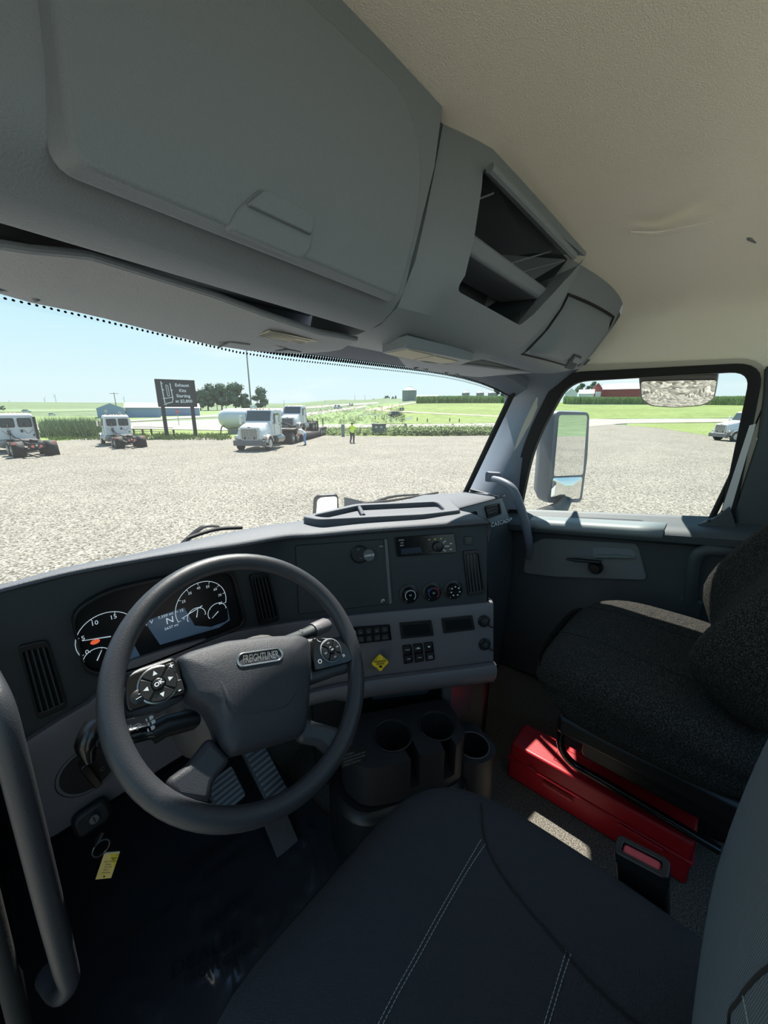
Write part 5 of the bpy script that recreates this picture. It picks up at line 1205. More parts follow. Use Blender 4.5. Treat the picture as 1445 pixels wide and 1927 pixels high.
# near verge and gravel lot (one flat polygon reaching behind the cab)
lot = [(-120, 845), (0, 838), (100, 832), (150, 827), (200, 824), (300, 824), (380, 823), (430, 826), (500, 821), (560, 818), (640, 821), (720, 822), (800, 822), (870, 821), (930, 820), (985, 812), (1040, 806), (1100, 800), (1130, 798), (1185, 801), (1240, 806), (1300, 814), (1345, 822), (1445, 838), (1600, 870)]
P = [at(x, y, z=-3) for x, y in lot]
P += [V(45, -20, -3), V(35, -45, -3), V(-10, -40, -3), V(-30, -10, -3), V(-20, 25, -3)]
b = MB(); b.add([p + V(0, 0, .04) for p in P], [list(range(len(P)))]); struct(b.build('gravel_lot_ground', M['gravel'], smooth=0))
drape('grass_verge_ground', ([(-100, 812), (100, 812), (300, 808), (430, 806), (560, 806), (700, 807), (940, 806), (1010, 800)], [(-100, 850), (100, 834), (300, 826), (430, 828), (560, 821), (700, 824), (940, 823), (1010, 812)]), M['grass'], .0)
drape('concrete_road', ([(-60, 799), (76, 797.5), (253, 795.5), (340, 792), (425, 788), (470, 786)], [(-60, 812), (76, 809.5), (253, 807.5), (340, 809), (425, 811), (470, 808)]), M['concrete'], .06)
drape('concrete_road', ([(225, 792.5), (330, 784.5), (430, 778.5), (500, 772), (580, 765), (640, 761), (712, 757)], [(225, 795), (330, 788.5), (430, 783), (500, 776), (580, 769), (640, 764), (712, 759.5)]), M['concrete'], .06)
drape('concrete_road', ([(470, 781), (520, 782), (580, 777), (630, 770), (690, 763)], [(470, 790), (520, 788), (580, 783), (630, 775), (690, 766)]), M['concrete'], .07)
drape('rough_ground', ([(-60, 783), (100, 784), (230, 783), (330, 777), (430, 772)], [(-60, 799), (100, 797), (225, 793), (330, 785), (430, 779)]), M['weed'], .03)
drape('field_strip_ground', ([(-60, 771), (100, 770), (180, 769)], [(-60, 776), (100, 775), (180, 773)]), M['reed'], .05)
drape('cross_road', ([(560, 800), (700, 799), (850, 798), (960, 796), (1040, 792), (1105, 788.5), (1180, 789), (1370, 788), (1445, 787)], [(560, 807), (700, 805), (850, 804), (960, 803), (1040, 801), (1105, 803), (1180, 797), (1370, 794.5), (1445, 794)]), M['concrete'], .05, 40)
drape('lawn_ground', ([(705, 772), (760, 762), (800, 757.5), (860, 757), (960, 756), (1060, 757), (1250, 758), (1445, 760)], [(705, 797), (760, 797.5), (800, 797.5), (860, 797), (960, 795), (1060, 789), (1250, 787), (1445, 786)]), M['lawn'], .02, 40, 6)
drape('rough_ground', ([(470, 790), (560, 785), (640, 773), (700, 763), (750, 757)], [(470, 806), (560, 803), (640, 800), (700, 798), (750, 797)]), M['weed'], .01, 30, 4)
drape('lane', ([(686, 771), (720, 765.5), (755, 760), (782, 756.5)], [(686, 773), (720, 772), (755, 763), (782, 758.5)]), M['lane'], .06)
drape('lane', ([(715, 771), (800, 776), (880, 780), (960, 783.5)], [(715, 774), (800, 778), (880, 782), (960, 785.5)]), M['lane'], .06)
drape('roadside_ground', ([(1180, 797.5), (1240, 797), (1340, 796), (1445, 796)], [(1180, 801), (1240, 806), (1340, 822), (1445, 838)]), M['grass'], .05)

# ---------------------------------------------------------------- rough plants (nobody could count the stems)
def tufts(name, m, spots, hgt_, w, label, cat, blades=7, leafy=False):
    rnd = random.Random(name); b = MB()
    for p in spots:
        for _ in range(blades):
            a = rnd.uniform(0, 6.28); L_ = hgt_ * rnd.choice((.5, .7, .85, 1, 1.3)) * rnd.uniform(.85, 1.15); d = V(math.cos(a), math.sin(a), 0); q = p + V(rnd.uniform(-.4, .4), rnd.uniform(-.4, .4), -.05); s = V(-d.y, d.x, 0) * w * rnd.uniform(.6, 1.3)
            if leafy:
                c = q + V(0, 0, L_ * rnd.uniform(.3, 1)); e_ = d * w * 2.2; b.add([c - s, c + s * .2 + e_ * .5 + V(0, 0, .05), c + s, c - e_ * .5 + V(0, 0, .08)], [[0, 1, 2, 3]])
            else: b.add([q - s, q + s, q + d * L_ * .3 + V(0, 0, L_)], [[0, 1, 2]])
    o = b.build(name, m, None, smooth=0); tag(o, label, cat, kind='stuff'); return o
def line_spots(x0, x1, y0, y1, n, seed=1):
    rnd = random.Random(seed); out = []
    for _ in range(n):
        x = rnd.uniform(x0, x1); out.append(land(x, rnd.uniform(y0, y1)))
    return out
tufts('tall_grass', M['reed'], line_spots(85, 186, 812, 824, 900, 2), 1.5, .045, 'tall grey-green grass between the two day cab trucks on the left', 'grass', 8)
tufts('short_grass', M['grass'], line_spots(95, 430, 818, 829, 900, 5), .35, .05, 'yellow-green verge grass along the left lot edge', 'grass', 6)
tufts('weeds', M['weed'], line_spots(735, 930, 810, 820, 700, 3), .7, .16, 'leafy weeds along the lot edge right of the dumpster', 'weeds', 8, True)
tufts('verge_weeds', M['weed'], line_spots(560, 730, 808, 820, 420, 4), .5, .13, 'green weeds behind the person in the yellow vest', 'weeds', 7, True)
tufts('brush', M['weed'], line_spots(480, 760, 764, 798, 900, 6), .9, .3, 'rough brush on the bank beyond the cross road', 'brush', 6, True)
def cornblock(name, up, dist, hc, label, n=500, rowsn=7):
    rnd = random.Random(name); b = MB(); k = []
    for i in range(n):
        x = up[0][0] + (up[-1][0] - up[0][0]) * i / (n - 1)
        for j in range(rowsn):
            p = land(x + rnd.uniform(-.3, .3), col(up, x) + .3); dd = V(p.x, p.y, 0).normalized(); p = p + dd * (j * 2.2); p.z = hgt(math.hypot(p.x, p.y), math.degrees(math.atan2(p.x, p.y))) - .1
            for q in range(3):
                a = rnd.uniform(0, 3.14); s = V(math.cos(a), math.sin(a), 0) * rnd.uniform(.25, .5); L_ = hc * rnd.uniform(.7, 1.2)
                b.add([p - s * .6, p + s * .6, p + s + V(0, 0, L_ * .75), p + V(0, 0, L_), p - s + V(0, 0, L_ * .7)], [[0, 1, 2, 3, 4]])
    o = b.build(name, M['corn'], None, smooth=0); tag(o, label, 'corn', kind='stuff')
cornblock('corn_rows', [(784, 759), (830, 758.5), (960, 758)], 0, 2.7, 'band of standing corn beyond the lawn in front of the grain bins')
cornblock('corn_rows', [(1060, 760), (1250, 761), (1440, 763)], 0, 3.6, 'band of standing corn beyond the lawn seen through the right door window', 620, 9)

# ---------------------------------------------------------------- trees
def tree(px, pyb, pyt, wpx, label, group=None, dist=None, seed=1, lobes=16, base=None):
    rnd = random.Random(seed)
    p = base if base else land(px, pyb)
    if dist: d = ray(px, pyb); p = d * (dist / math.hypot(d.x, d.y))
    dep = p.dot(_fw); mpp = dep / F; hh = (pyb - pyt) * mpp; ww = wpx * mpp / 2
    t = thing('tree', p, label, 'tree', group)
    b = MB(); b.tube([p + V(0, 0, -.3), p + V(.1, 0, hh * .3), p + V(0, .1, hh * .6)], [hh * .03, hh * .022, hh * .012], 7); b.build('trunk', pmc('bark', (70, 60, 50)), t)
    b = MB()
    for i in range(lobes):
        a = rnd.uniform(0, 6.28); z = rnd.uniform(.22, .9); sp_ = math.sqrt(max(.05, 1 - ((z - .5) / .52) ** 2)) * rnd.uniform(.2, .78)
        c = p + V(math.cos(a) * ww * sp_, math.sin(a) * ww * sp_, hh * z); r_ = hh * rnd.uniform(.10, .17)
        n_, m_ = 9, 6; rws = []
        for u in range(m_ + 1):
            th = math.pi * u / m_; rws.append([c + V(math.sin(th) * math.cos(2 * math.pi * v / n_), math.sin(th) * math.sin(2 * math.pi * v / n_), math.cos(th) * .85) * r_ * (1 + .45 * noise.noise(V(math.sin(th) * math.cos(2 * math.pi * v / n_) * 2 + i, math.sin(th) * math.sin(2 * math.pi * v / n_) * 2, math.cos(th) * 2 + seed))) for v in range(n_)])
        b.grid(rws, cu=True)
        for _ in range(26):
            d = V(rnd.gauss(0, 1), rnd.gauss(0, 1), rnd.gauss(0, 1)).normalized(); q = c + d * r_ * rnd.uniform(.95, 1.35); s = V(rnd.gauss(0, 1), rnd.gauss(0, 1), rnd.gauss(0, 1)).normalized() * r_ * .28; s2 = d.cross(s)
            b.add([q - s, q + s2, q + s, q - s2], [[0, 1, 2, 3]])
    b.build('crown', M['leaf'], t, smooth=0)
    return t
_pc = {}
def pmc(n, c, r=.7, **k):
    if n not in _pc: _pc[n] = pm(n, c, r, **k)
    return _pc[n]
for i, (x, w, yt, lab) in enumerate(((378, 26, 734, 'dark leafy tree just right of the exhaust sign'), (392, 34, 723, 'tall round leafy tree, second right of the exhaust sign'), (418, 34, 724, 'leafy tree in the middle of the clump behind the tank'), (444, 36, 725, 'wide leafy tree in the clump left of the light pole'), (463, 20, 742, 'short leafy tree tucked against the light pole'), (491, 29, 733, 'leafy tree standing alone just right of the light pole'))):
    tree(x, 772, yt, w, lab, 'trees behind the white tank', seed=11 + i, lobes=18)
for x, yb, yt, w, lab in ((8, 774, 764, 18, 'low dark bush at the far left edge of the fields'), (241, 783, 765, 14, 'small young tree in front of the blue metal building'), (727, 755, 745, 14, 'small hilltop tree furthest left of the tall grain bin'), (742, 755, 744, 13, 'round hilltop tree close left of the tall grain bin'), (705, 755, 749, 12, 'low hilltop bush far left of the tall grain bin'), (933, 752, 728, 12, 'thin hilltop tree right of the three small grain bins'), (950, 752, 726, 20, 'dark spruce-like tree beside the windshield pillar'), (1090, 748, 722, 20, 'tree behind the white shed at the left of the door window'), (1118, 745, 718, 18, 'tree behind the red barn roof'), (1105, 745, 727, 12, 'small tree between the white shed and the red barn')):
    p = None
    d = ray(x, yb); r_ = 450 if x > 680 else None
    tree(x, yb, yt, w, lab, dist=r_, seed=x, lobes=10)

# ---------------------------------------------------------------- buildings
M['bluemetal'] = pm('blue-grey metal siding', (126, 146, 176), .6, bump=.4, bscale=2, kind='wave'); M['roofgrey'] = pm('pale metal roof', (190, 186, 186), .5)
M['bin'] = pm('galvanised bin steel', (118, 128, 126), .55, bump=.6, bscale=3, kind='wave'); M['bincap'] = pm('bin roof steel', (196, 196, 190), .5)
M['barnred'] = pm('barn red', (140, 64, 62), .8); M['barnroof'] = pm('white barn roof', (225, 228, 226), .6)
def block(px0, px1, pyb, pyw, dist, depth, name, wall, roof, pk, label, cat, gable_side=0):
    """gabled shed: front wall spans px0..px1 at DIST, eaves at pyw, ridge at pk"""
    d0, d1 = ray(px0, pyb), ray(px1, pyb); a = d0 * (dist / math.hypot(d0.x, d0.y)); c = d1 * (dist / math.hypot(d1.x, d1.y)); z0 = min(a.z, c.z)
    a.z = c.z = z0; mpp = (a.lerp(c, .5)).dot(_fw) / F; he = (pyb - pyw) * mpp; hr = (pyb - pk) * mpp; u = (c - a); back_ = V(-u.y, u.x, 0).normalized() * depth
    if back_.dot(a) < 0: back_ = -back_
    t = thing(name, a.lerp(c, .5), label, cat)
    z = V(0, 0, 1); b = MB()
    if gable_side == 0:   # ridge parallel to the front
        b.add([a - z * 3, c - z * 3, c + back_ - z * 3, a + back_ - z * 3, a + z * he, c + z * he, c + back_ + z * he, a + back_ + z * he, a + back_ * .5 + z * hr, c + back_ * .5 + z * hr], [[0, 1, 5, 4], [1, 2, 6, 9, 5], [2, 3, 7, 6], [3, 0, 4, 8, 7]]); b.build('wall', wall, t, smooth=0)
        o = u.normalized() * .4; f_ = back_.normalized() * .4; b = MB(); b.add([a - o - f_ + z * he, c + o - f_ + z * he, c + o + back_ * .5 + z * (hr + .05), a - o + back_ * .5 + z * (hr + .05), a - o + back_ + f_ + z * he, c + o + back_ + f_ + z * he], [[0, 1, 2, 3], [3, 2, 5, 4]]); b.build('roof', roof, t, smooth=0, solid=.15)
    else:
        m_ = a.lerp(c, .5)
        b.add([a - z * 3, c - z * 3, c + back_ - z * 3, a + back_ - z * 3, a + z * he, c + z * he, c + back_ + z * he, a + back_ + z * he, m_ + z * hr, m_ + back_ + z * hr], [[0, 1, 5, 8, 4], [1, 2, 6, 5], [2, 3, 7, 9, 6], [3, 0, 4, 7]]); b.build('wall', wall, t, smooth=0)
        b = MB(); b.add([a + z * he, m_ + z * (hr + .1), m_ + back_ + z * (hr + .1), a + back_ + z * he, c + z * he, c + back_ + z * he], [[0, 1, 2, 3], [1, 4, 5, 2]]); b.build('roof', roof, t, smooth=0, solid=.15)
    return t, a, c, he, mpp
t, a, c, he, mpp = block(183, 236, 780, 769, 150, 12, 'metal_shed', M['bluemetal'], M['roofgrey'], 760, 'blue-grey metal shed with pale roof left of the exhaust sign', 'shed', 1)
t, a, c, he, mpp = block(238, 302, 779, 767.5, 152, 12, 'metal_shed', M['bluemetal'], M['roofgrey'], 759, 'long pale-roofed wing of the blue metal sheds behind the exhaust sign', 'shed', 0)
t, a, c, he, mpp = block(302, 376, 778, 768, 170, 14, 'metal_shed', M['bluemetal'], M['roofgrey'], 760, 'blue-grey metal shed partly hidden by the exhaust sign posts', 'shed', 0)
t, a, c, he, mpp = block(784, 824, 757, 747, 300, 14, 'long_shed', M['bin'], M['bincap'], 744.5, 'low grey shed beside the tall grain bin on the hill', 'shed', 0)
t, a, c, he, mpp = block(1130, 1260, 752, 732, 420, 24, 'red_barn', M['barnred'], M['barnroof'], 721, 'long red barn with a white roof seen through the door window', 'barn', 0)
t, a, c, he, mpp = block(1112, 1131, 752, 732, 414, 5, 'red_barn', M['barnred'], M['barnroof'], 722, 'gable end of the red barn facing the lot', 'barn', 1)
b = MB(); p = a.lerp(c, .62); ux = (c - a).normalized(); fr = Frame(p - (V(p.x, p.y, 0)).normalized() * .15, ux, (0, 0, 1)); b.fbox(fr, -2.2, -.5, 2.2, he * .72, -.05, .12); b.build('barn_door', M['white'], t, smooth=0, label='white barn door')
t, a, c, he, mpp = block(1088, 1116, 752, 741, 400, 12, 'white_shed', M['white'], M['barnroof'], 733.5, 'small white shed left of the red barn', 'shed', 0)
t, a, c, he, mpp = block(1062, 1085, 752, 741, 395, 14, 'white_shed', M['white'], M['barnroof'], 732, 'pale white shed at the front corner of the door window', 'shed', 1)
for x in (.3, .7):
    fr = Frame(a.lerp(c, x) - V(a.x, a.y, 0).normalized() * .1, c - a, (0, 0, 1)); b = MB(); b.fbox(fr, -.8, .4, .8, 2.0, 0, .1); b.build('window', M['screen'], t, smooth=0)
t, a, c, he, mpp = block(76, 92, 765.5, 763, 700, 12, 'farm_house', M['white'], M['roofgrey'], 761.5, 'white farm building left of the tall turbine on the left horizon', 'building', 0)
t, a, c, he, mpp = block(95, 106, 765.5, 763, 700, 12, 'farm_house', M['white'], M['roofgrey'], 761.5, 'white farm building directly below the tall turbine', 'building', 0)
def grain_bin(px, pyb, pye, pyt, wpx, dist, label, group):
    d = ray(px, pyb); p = d * (dist / math.hypot(d.x, d.y)); mpp = p.dot(_fw) / F; r_ = wpx * mpp / 2; he = (pyb - pye) * mpp; ht = (pyb - pyt) * mpp
    t = thing('grain_bin', p, label, 'grain bin', group)
    b = MB(); pr = [(r_, -3)]
    for i in range(13): pr += [(r_, he * i / 12), (r_ * 1.012, he * (i + .5) / 12)]
    pr = pr[:-1]; b.lathe(p, (0, 0, 1), pr, 28, cap1=False); b.build('bin_wall', M['bin'], t, smooth=20)
    b = MB(); b.lathe(p, (0, 0, 1), [(r_ * 1.04, he - .05), (r_ * .18, ht * .96), (r_ * .16, ht), (0, ht + .2)], 28); b.build('bin_roof', M['bincap'], t, smooth=30)
    b = MB()
    for i in range(12):
        a = R(30 * i); b.tube([p + V(r_ * 1.04 * math.cos(a), r_ * 1.04 * math.sin(a), he), p + V(r_ * .18 * math.cos(a), r_ * .18 * math.sin(a), ht * .97)], .06, 4)
    b.build('roof_ribs', M['bincap'], t)
    b = MB(); q = p - V(p.x, p.y, 0).normalized() * r_ * 1.02; s = V(-p.y, p.x, 0).normalized()
    for k in (-.2, .2): b.tube([q + s * k, q + s * k + V(0, 0, he)], .04, 4)
    for k in range(10): b.tube([q + s * -.2 + V(0, 0, he * k / 10), q + s * .2 + V(0, 0, he * k / 10)], .03, 4)
    b.build('ladder', M['steel'], t)
grain_bin(770, 757, 735.5, 728, 26.5, 230, 'tall grey grain bin with a peaked roof on the hill', None)
for x, lab in ((876, 'small grain bin furthest left of the three on the ridge'), (903, 'small grain bin in the middle of the three on the ridge'), (925, 'small grain bin nearest the windshield pillar of the three')): grain_bin(x, 748, 739.5, 735, 14, 340, lab, 'small grain bins on the ridge')

# ---------------------------------------------------------------- sign, poles, turbines, fence
SG = thing('roadside_sign', at(342, 822, z=-3), 'black roadside sign with white lettering on two posts', 'sign')
s0, s1 = at(315, 823, z=-3), at(369, 821, z=-3); ss_ = (s1 - s0); SGF = Frame(s0.lerp(s1, .5), ss_, (0, 0, 1))
M['signblack'] = pm('black sign face', (34, 40, 48), .6)
sgp = [SGF.px(*p) for p in [(291, 714.5), (367, 714.5), (371, 767), (297, 764.5)]]
u0 = min(p[0] for p in sgp) + .05; u1 = max(p[0] for p in sgp) - .1; v0 = SGF.px(330, 766)[1]; v1 = SGF.px(330, 714.5)[1]
b = MB(); b.fbox(SGF, u0, v0, u1, v1, -.35, .1); sp0 = b.build('sign_panel', M['signblack'], SG, bevel=.03, raw=False)
b = MB(); b.ring(SGF, [(u0, v0), (u1, v0), (u1, v1), (u0, v1)], [(u0 + .12, v0 + .12), (u1 - .12, v0 + .12), (u1 - .12, v1 - .12), (u0 + .12, v1 - .12)], .08, .14); b.build('sign_frame', M['black'], sp0, smooth=0)
for s_ in (s0, s1):
    uu = (s_ - SGF.o).dot(SGF.u); b = MB(); b.fbox(SGF, uu - .18, -.3, uu + .18, v0, -.3, -.05); b.build('post', M['signblack'], SG, bevel=.02)
sh = v1 - v0; sw_ = u1 - u0
for i, s in enumerate(('Exhaust', 'Kits', 'Starting', 'at $2,800')): text('lettering', s, SGF, u0 + sw_ * .66, v1 - sh * (.20 + .195 * i), sh * .155, M['wtext'], sp0, w=.11, bold=.025)
b = MB(); T_ = lambda a, c: SGF.P(u0 + sw_ * a, v0 + sh * c, .12)
for pts, r_ in (([(.14, .92), (.17, .15), (.20, .12)], .05), ([(.36, .86), (.385, .30), (.36, .18), (.20, .13)], .05), ([(.13, .30), (.40, .36)], .04), ([(.135, .62), (.19, .62)], .05), ([(.25, .8), (.265, .4)], .03), ([(.30, .78), (.31, .4)], .03), ([(.25, .8), (.30, .78)], .03), ([(.265, .4), (.31, .4)], .03), ([(.13, .85), (.18, .85)], .04), ([(.35, .6), (.41, .62)], .04), ([(.135, .1), (.21, .08)], .04)):
    b.tube([T_(*p) for p in pts], r_, 6)
b.build('exhaust_drawing', M['wtext'], sp0)
def pole(px, pyb, pyt, r_, label, arms=(), name='utility_pole', m=None, dist=None):
    d = ray(px, pyb); p = land(px, pyb) if not dist else d * (dist / math.hypot(d.x, d.y)); mpp = p.dot(_fw) / F; hh = (pyb - pyt) * mpp / math.cos(PITCH) * 1.0
    t = thing(name, p, label, 'pole'); b = MB(); b.tube([p + V(0, 0, -.5), p + V(0, 0, hh)], [r_ * mpp, r_ * mpp * .6], 8); b.build('shaft', m or pmc('weathered wood', (120, 112, 104)), t)
    s = V(-p.y, p.x, 0).normalized()
    for dy, w in arms: b = MB(); b.tube([p + s * w * mpp + V(0, 0, hh - dy * mpp), p - s * w * mpp + V(0, 0, hh - dy * mpp)], r_ * mpp * .5, 6); b.build('crossarm', m or _pc['weathered wood'], t)
    return t, p, hh, mpp, s
pole(473, 768, 652, 1.6, 'tall slim light pole rising to the sun visor', name='light_pole', m=pmc('pole steel', (128, 132, 134)))
pole(222, 784, 742, .9, 'leaning wooden utility pole with crossarm above the blue shed', ((2, 7),))
pole(409, 772, 741, .7, 'utility pole in front of the leafy trees, left of the pair', ((2, 4),)); pole(426, 772, 740, .7, 'utility pole in front of the leafy trees, right of the pair')
for x, lab in ((535, 'thin far pole first along the mid field'), (612, 'thin far pole along the mid field above the man in white'), (668, 'thin far pole above the person in yellow'), (687, 'thin far pole nearest the brush bank')): pole(x, 766, 754 if x < 660 else 745, .35, lab, dist=380)
def turbine(px, pyb, pyt, rpx, rot, label, dist=2200):
    d = ray(px, pyb); p = d * (dist / math.hypot(d.x, d.y)); mpp = p.dot(_fw) / F; hh = (pyb - pyt) * mpp; t = thing('wind_turbine', p, label, 'wind turbine', 'far wind turbines')
    w = pmc('turbine paint', (205, 214, 218)); b = MB(); b.tube([p + V(0, 0, -20), p + V(0, 0, hh)], [.65 * mpp, .4 * mpp], 8); b.build('tower', w, t)
    f_ = V(p.x, p.y, 0).normalized(); s = V(f_.y, -f_.x, 0); c = p + V(0, 0, hh) - f_ * 2 * mpp * .4
    b = MB(); b.tube([c, c + f_ * 2 * mpp], .7 * mpp, 8); b.build('nacelle', w, t)
    for k in range(3):
        a = R(rot + 120 * k); dd = s * math.cos(a) + V(0, 0, math.sin(a)); b = MB(); b.tube([c, c + dd * rpx * .3 * mpp, c + dd * rpx * mpp], [.35 * mpp, .4 * mpp, .1 * mpp], 6, flat=.6); b.build('blade', w, t)
turbine(107, 763, 744, 8, 125, 'tall wind turbine clearest on the left horizon'); turbine(86, 763, 751, 5, 60, 'smaller wind turbine left of the tall one'); turbine(235, 762, 749.5, 6, 80, 'wind turbine above the blue metal shed', ); turbine(19, 764, 755, 4, 30, 'faint wind turbine near the left frame edge', 2600)
def stopsign(px, pyb, pyt, label, face='stop', dist=None):
    p = land(px, pyb); mpp = p.dot(_fw) / F; hh = (pyb - pyt) * mpp; t = thing('road_sign', p, label, 'road sign'); f_ = V(-p.x, -p.y, 0).normalized(); fr = Frame(p, V(-f_.y, f_.x, 0), (0, 0, 1))
    b = MB(); b.fbox(fr, -.05, -.2, .05, hh * .95, -.1, -.02); b.build('post', M['steel'], t)
    if face == 'stop':
        r_ = 3.2 * mpp; pts = [(r_ * math.cos(R(22.5 + 45 * k)), hh - r_ + r_ * math.sin(R(22.5 + 45 * k))) for k in range(8)]; b = MB(); b.prism(fr, pts, 0, .05); f2 = b.build('plate', pmc('sign red', (190, 50, 56)), t); text('lettering', 'STOP', fr, 0, hh - r_, r_ * .55, M['wtext'], f2, w=.06, bold=.03)
    elif face == 'diamond':
        r_ = 2.6 * mpp; b = MB(); b.prism(fr, [(0, hh), (r_, hh - r_), (0, hh - 2 * r_), (-r_, hh - r_)], 0, .05); b.build('plate', pmc('sign white', (225, 222, 218)), t)
        b = MB(); b.prism(fr, [(0, hh - r_ * .5), (r_ * .5, hh - r_), (0, hh - 1.5 * r_), (-r_ * .5, hh - r_)], .05, .07); b.build('symbol', M['ktext'], t, smooth=0)
    else:
        b = MB(); b.fbox(fr, -4 * mpp, hh - 5 * mpp, 4 * mpp, hh, 0, .06); f2 = b.build('plate', M['signblack'], t)
        b = MB(); b.prism(fr, [(-3 * mpp, hh - 2.5 * mpp), (0, hh - 1 * mpp), (0, hh - 2 * mpp), (3 * mpp, hh - 2 * mpp), (3 * mpp, hh - 3 * mpp), (0, hh - 3 * mpp), (0, hh - 4 * mpp)], .06, .08); b.build('arrow', M['wtext'], f2, smooth=0)
stopsign(337, 801, 772, 'red stop sign under the black roadside sign'); stopsign(203, 795, 772, 'small white diamond sign above the second day cab, left of the pair', 'diamond'); stopsign(228, 795, 775, 'small white diamond sign above the second day cab, right of the pair', 'diamond'); stopsign(756, 785, 768, 'black arrow sign beside the dark car on the slope', 'arrow')
def posts(lst, hpx, label, group):
    first = None
    for x, y in lst:
        p = land(x, y); mpp = p.dot(_fw) / F
        b = MB(); hh = hpx * mpp; b.box(p + V(0, 0, hh * .5 - .1), (.16, .16, hh + .2)); o = b.build('fence_post', pmc('dark post wood', (74, 72, 68)), None, smooth=0); o['label'] = label(x); o['category'] = 'post'; o['group'] = group
for gi, (lst, h_, wh) in enumerate((([(253, 820), (270, 822), (286, 820), (328, 822)], 13, 'left verge near the black sign'), ([(706, 790), (723, 789), (785, 793), (804, 795), (846, 794), (864, 795)], 7, 'slope beyond the cross road'))):
    names = ['leftmost', 'second', 'third', 'fourth', 'fifth', 'last']
    idx = {x: i for i, (x, y) in enumerate(lst)}
    posts(lst, h_, lambda x, wh=wh, idx=idx: 'dark fence post, %s from the left, on the %s' % (names[idx[x]], wh), 'fence posts on the ' + wh)
p0, p1 = land(253, 812), land(328, 812)
b = MB(); q0, q1 = land(253, 820), land(328, 822)
for k in (.5, .95): b.tube([q0 + V(0, 0, k), land(286, 820) + V(0, 0, k), q1 + V(0, 0, k)], .03, 5)
tag(b.build('fence_rail', _pc['dark post wood'], None), 'thin dark rails between the fence posts left of the black sign', 'fence')
def simple_box(name, px0, px1, pyb, pyt, dep, m, label, cat, lid=None):
    a, c = at(px0, pyb, z=-3), at(px1, pyb, z=-3); mpp = a.lerp(c, .5).dot(_fw) / F; hh = (pyb - pyt) * mpp; u = c - a; fr = Frame(a.lerp(c, .5), u, (0, 0, 1)); t = thing(name, a.lerp(c, .5), label, cat); w = u.length / 2
    b = MB(); b.fbox(fr, -w, 0, w, hh, -dep, 0); body = b.build('body', m, t, bevel=.03)
    return t, fr, w, hh, body
t, fr, w, hh, body = simple_box('dumpster', 700, 726, 818, 800, 1.5, pmc('dumpster grey', (84, 96, 100)), 'grey-green dumpster at the lot edge right of the person in yellow', 'dumpster')
b = MB(); b.fbox(fr, -w - .05, hh, w + .05, hh + .12, -1.55, .05); b.build('lid', M['black'], t, bevel=.02)
for s_ in (-.55, .2): b = MB(); b.fbox(fr, w * s_, hh * .68, w * (s_ + .3), hh * .86, 0, .02); b.build('notice', M['label'], t, smooth=0)
for s_ in (-1, 1): b = MB(); b.fbox(fr, s_ * w - .06, hh * .4, s_ * w + .06, hh * .6, -1, -.1); b.build('fork_pocket', M['black'], t)
t, fr, w, hh, body = simple_box('meter_box', 642.5, 648.5, 822, 799, .25, pmc('meter grey', (120, 128, 132)), 'grey electric meter box on a post left of the person in yellow', 'meter box')
t2, fr2, w2, hh2, _ = simple_box('utility_pedestal', 760.5, 765, 808, 798, .4, pmc('pedestal grey', (116, 128, 134)), 'grey utility pedestal in the weeds right of the dumpster', 'pedestal')
b = MB(); b.fbox(fr2, -w2 * 1.15, hh2, w2 * 1.15, hh2 + .06, -.45, .05); b.build('cap', M['steel'], t2)
# ================================================================ TRUCKS, TANK, PEOPLE, CARS
M['tyre'] = pm('tyre rubber', (40, 40, 42), .85); M['rimsteel'] = pm('wheel rim', (190, 186, 176), .4, metal=.3); M['frame'] = pm('truck frame paint', (50, 46, 48), .6)
M['truckglass'] = pm('tinted truck glass', (52, 66, 72), .1); M['taillight'] = pm('tail lamp', (225, 120, 110), .4); M['amberlamp'] = pm('amber marker lamp', (226, 140, 60), .4)
M['truckchrome'] = pm('chrome grille', (190, 192, 192), .3, metal=.7); M['bumpergrey'] = pm('dark bumper', (92, 94, 98), .5)
def wheel(t, x, y, r, w, sgn, dual=False):
    """one wheel: tyre with a rim of its own"""
    b = MB(); c = Vector((x, y, r)); ax = Vector((sgn, 0, 0)); b.lathe(c - ax * w / 2, ax, [(r * .55, .02), (r * .92, 0), (r, w * .15), (r, w * .85), (r * .92, w), (r * .6, w - .01)], 20, cap0=True, cap1=True)
    tw_ = b.build('wheel', M['tyre'], t, raw=True)
    b = MB(); dp_ = -.10 if dual else .01; b.lathe(c + ax * (w / 2), ax, [(r * .6, .0), (r * .56, .015), (r * .50, dp_ * .5), (r * .30, dp_), (r * .28, .04), (0, .05)], 18); b.build('rim', M['rimsteel'], tw_, raw=True)
    return tw_
def bx(t, name, m, x0, x1, y0, y1, z0, z1, bevel=.0, parent=None, smooth=38):
    b = MB(); b.box(((x0 + x1) / 2, (y0 + y1) / 2, (z0 + z1) / 2), (abs(x1 - x0), abs(y1 - y0), abs(z1 - z0))); return b.build(name, m, parent or t, raw=True, bevel=bevel, smooth=smooth)
SIDE = lambda x: Frame((x, 0, 0), (0, 1, 0) if x > 0 else (0, -1, 0), (0, 0, 1))
def sec(t, name, m, secs, parent=None, bevel=.03):
    """body lofted along y: sections (y, half width bottom, half width top, z0, z1)"""
    b = MB(); rws = [[V(-wb, y, z0), V(wb, y, z0), V(wb * .99, y, z0 + (z1 - z0) * .5), V(wt, y, z1 - .04), V(wt * .9, y, z1), V(-wt * .9, y, z1), V(-wt, y, z1 - .04), V(-wb * .99, y, z0 + (z1 - z0) * .5)] for y, wb, wt, z0, z1 in secs]
    b.grid(rws, cu=True); b.f += [list(range(8)), [(len(rws) - 1) * 8 + i for i in range(8)][::-1]]
    return b.build(name, m, parent or t, raw=True, bevel=bevel, smooth=35)
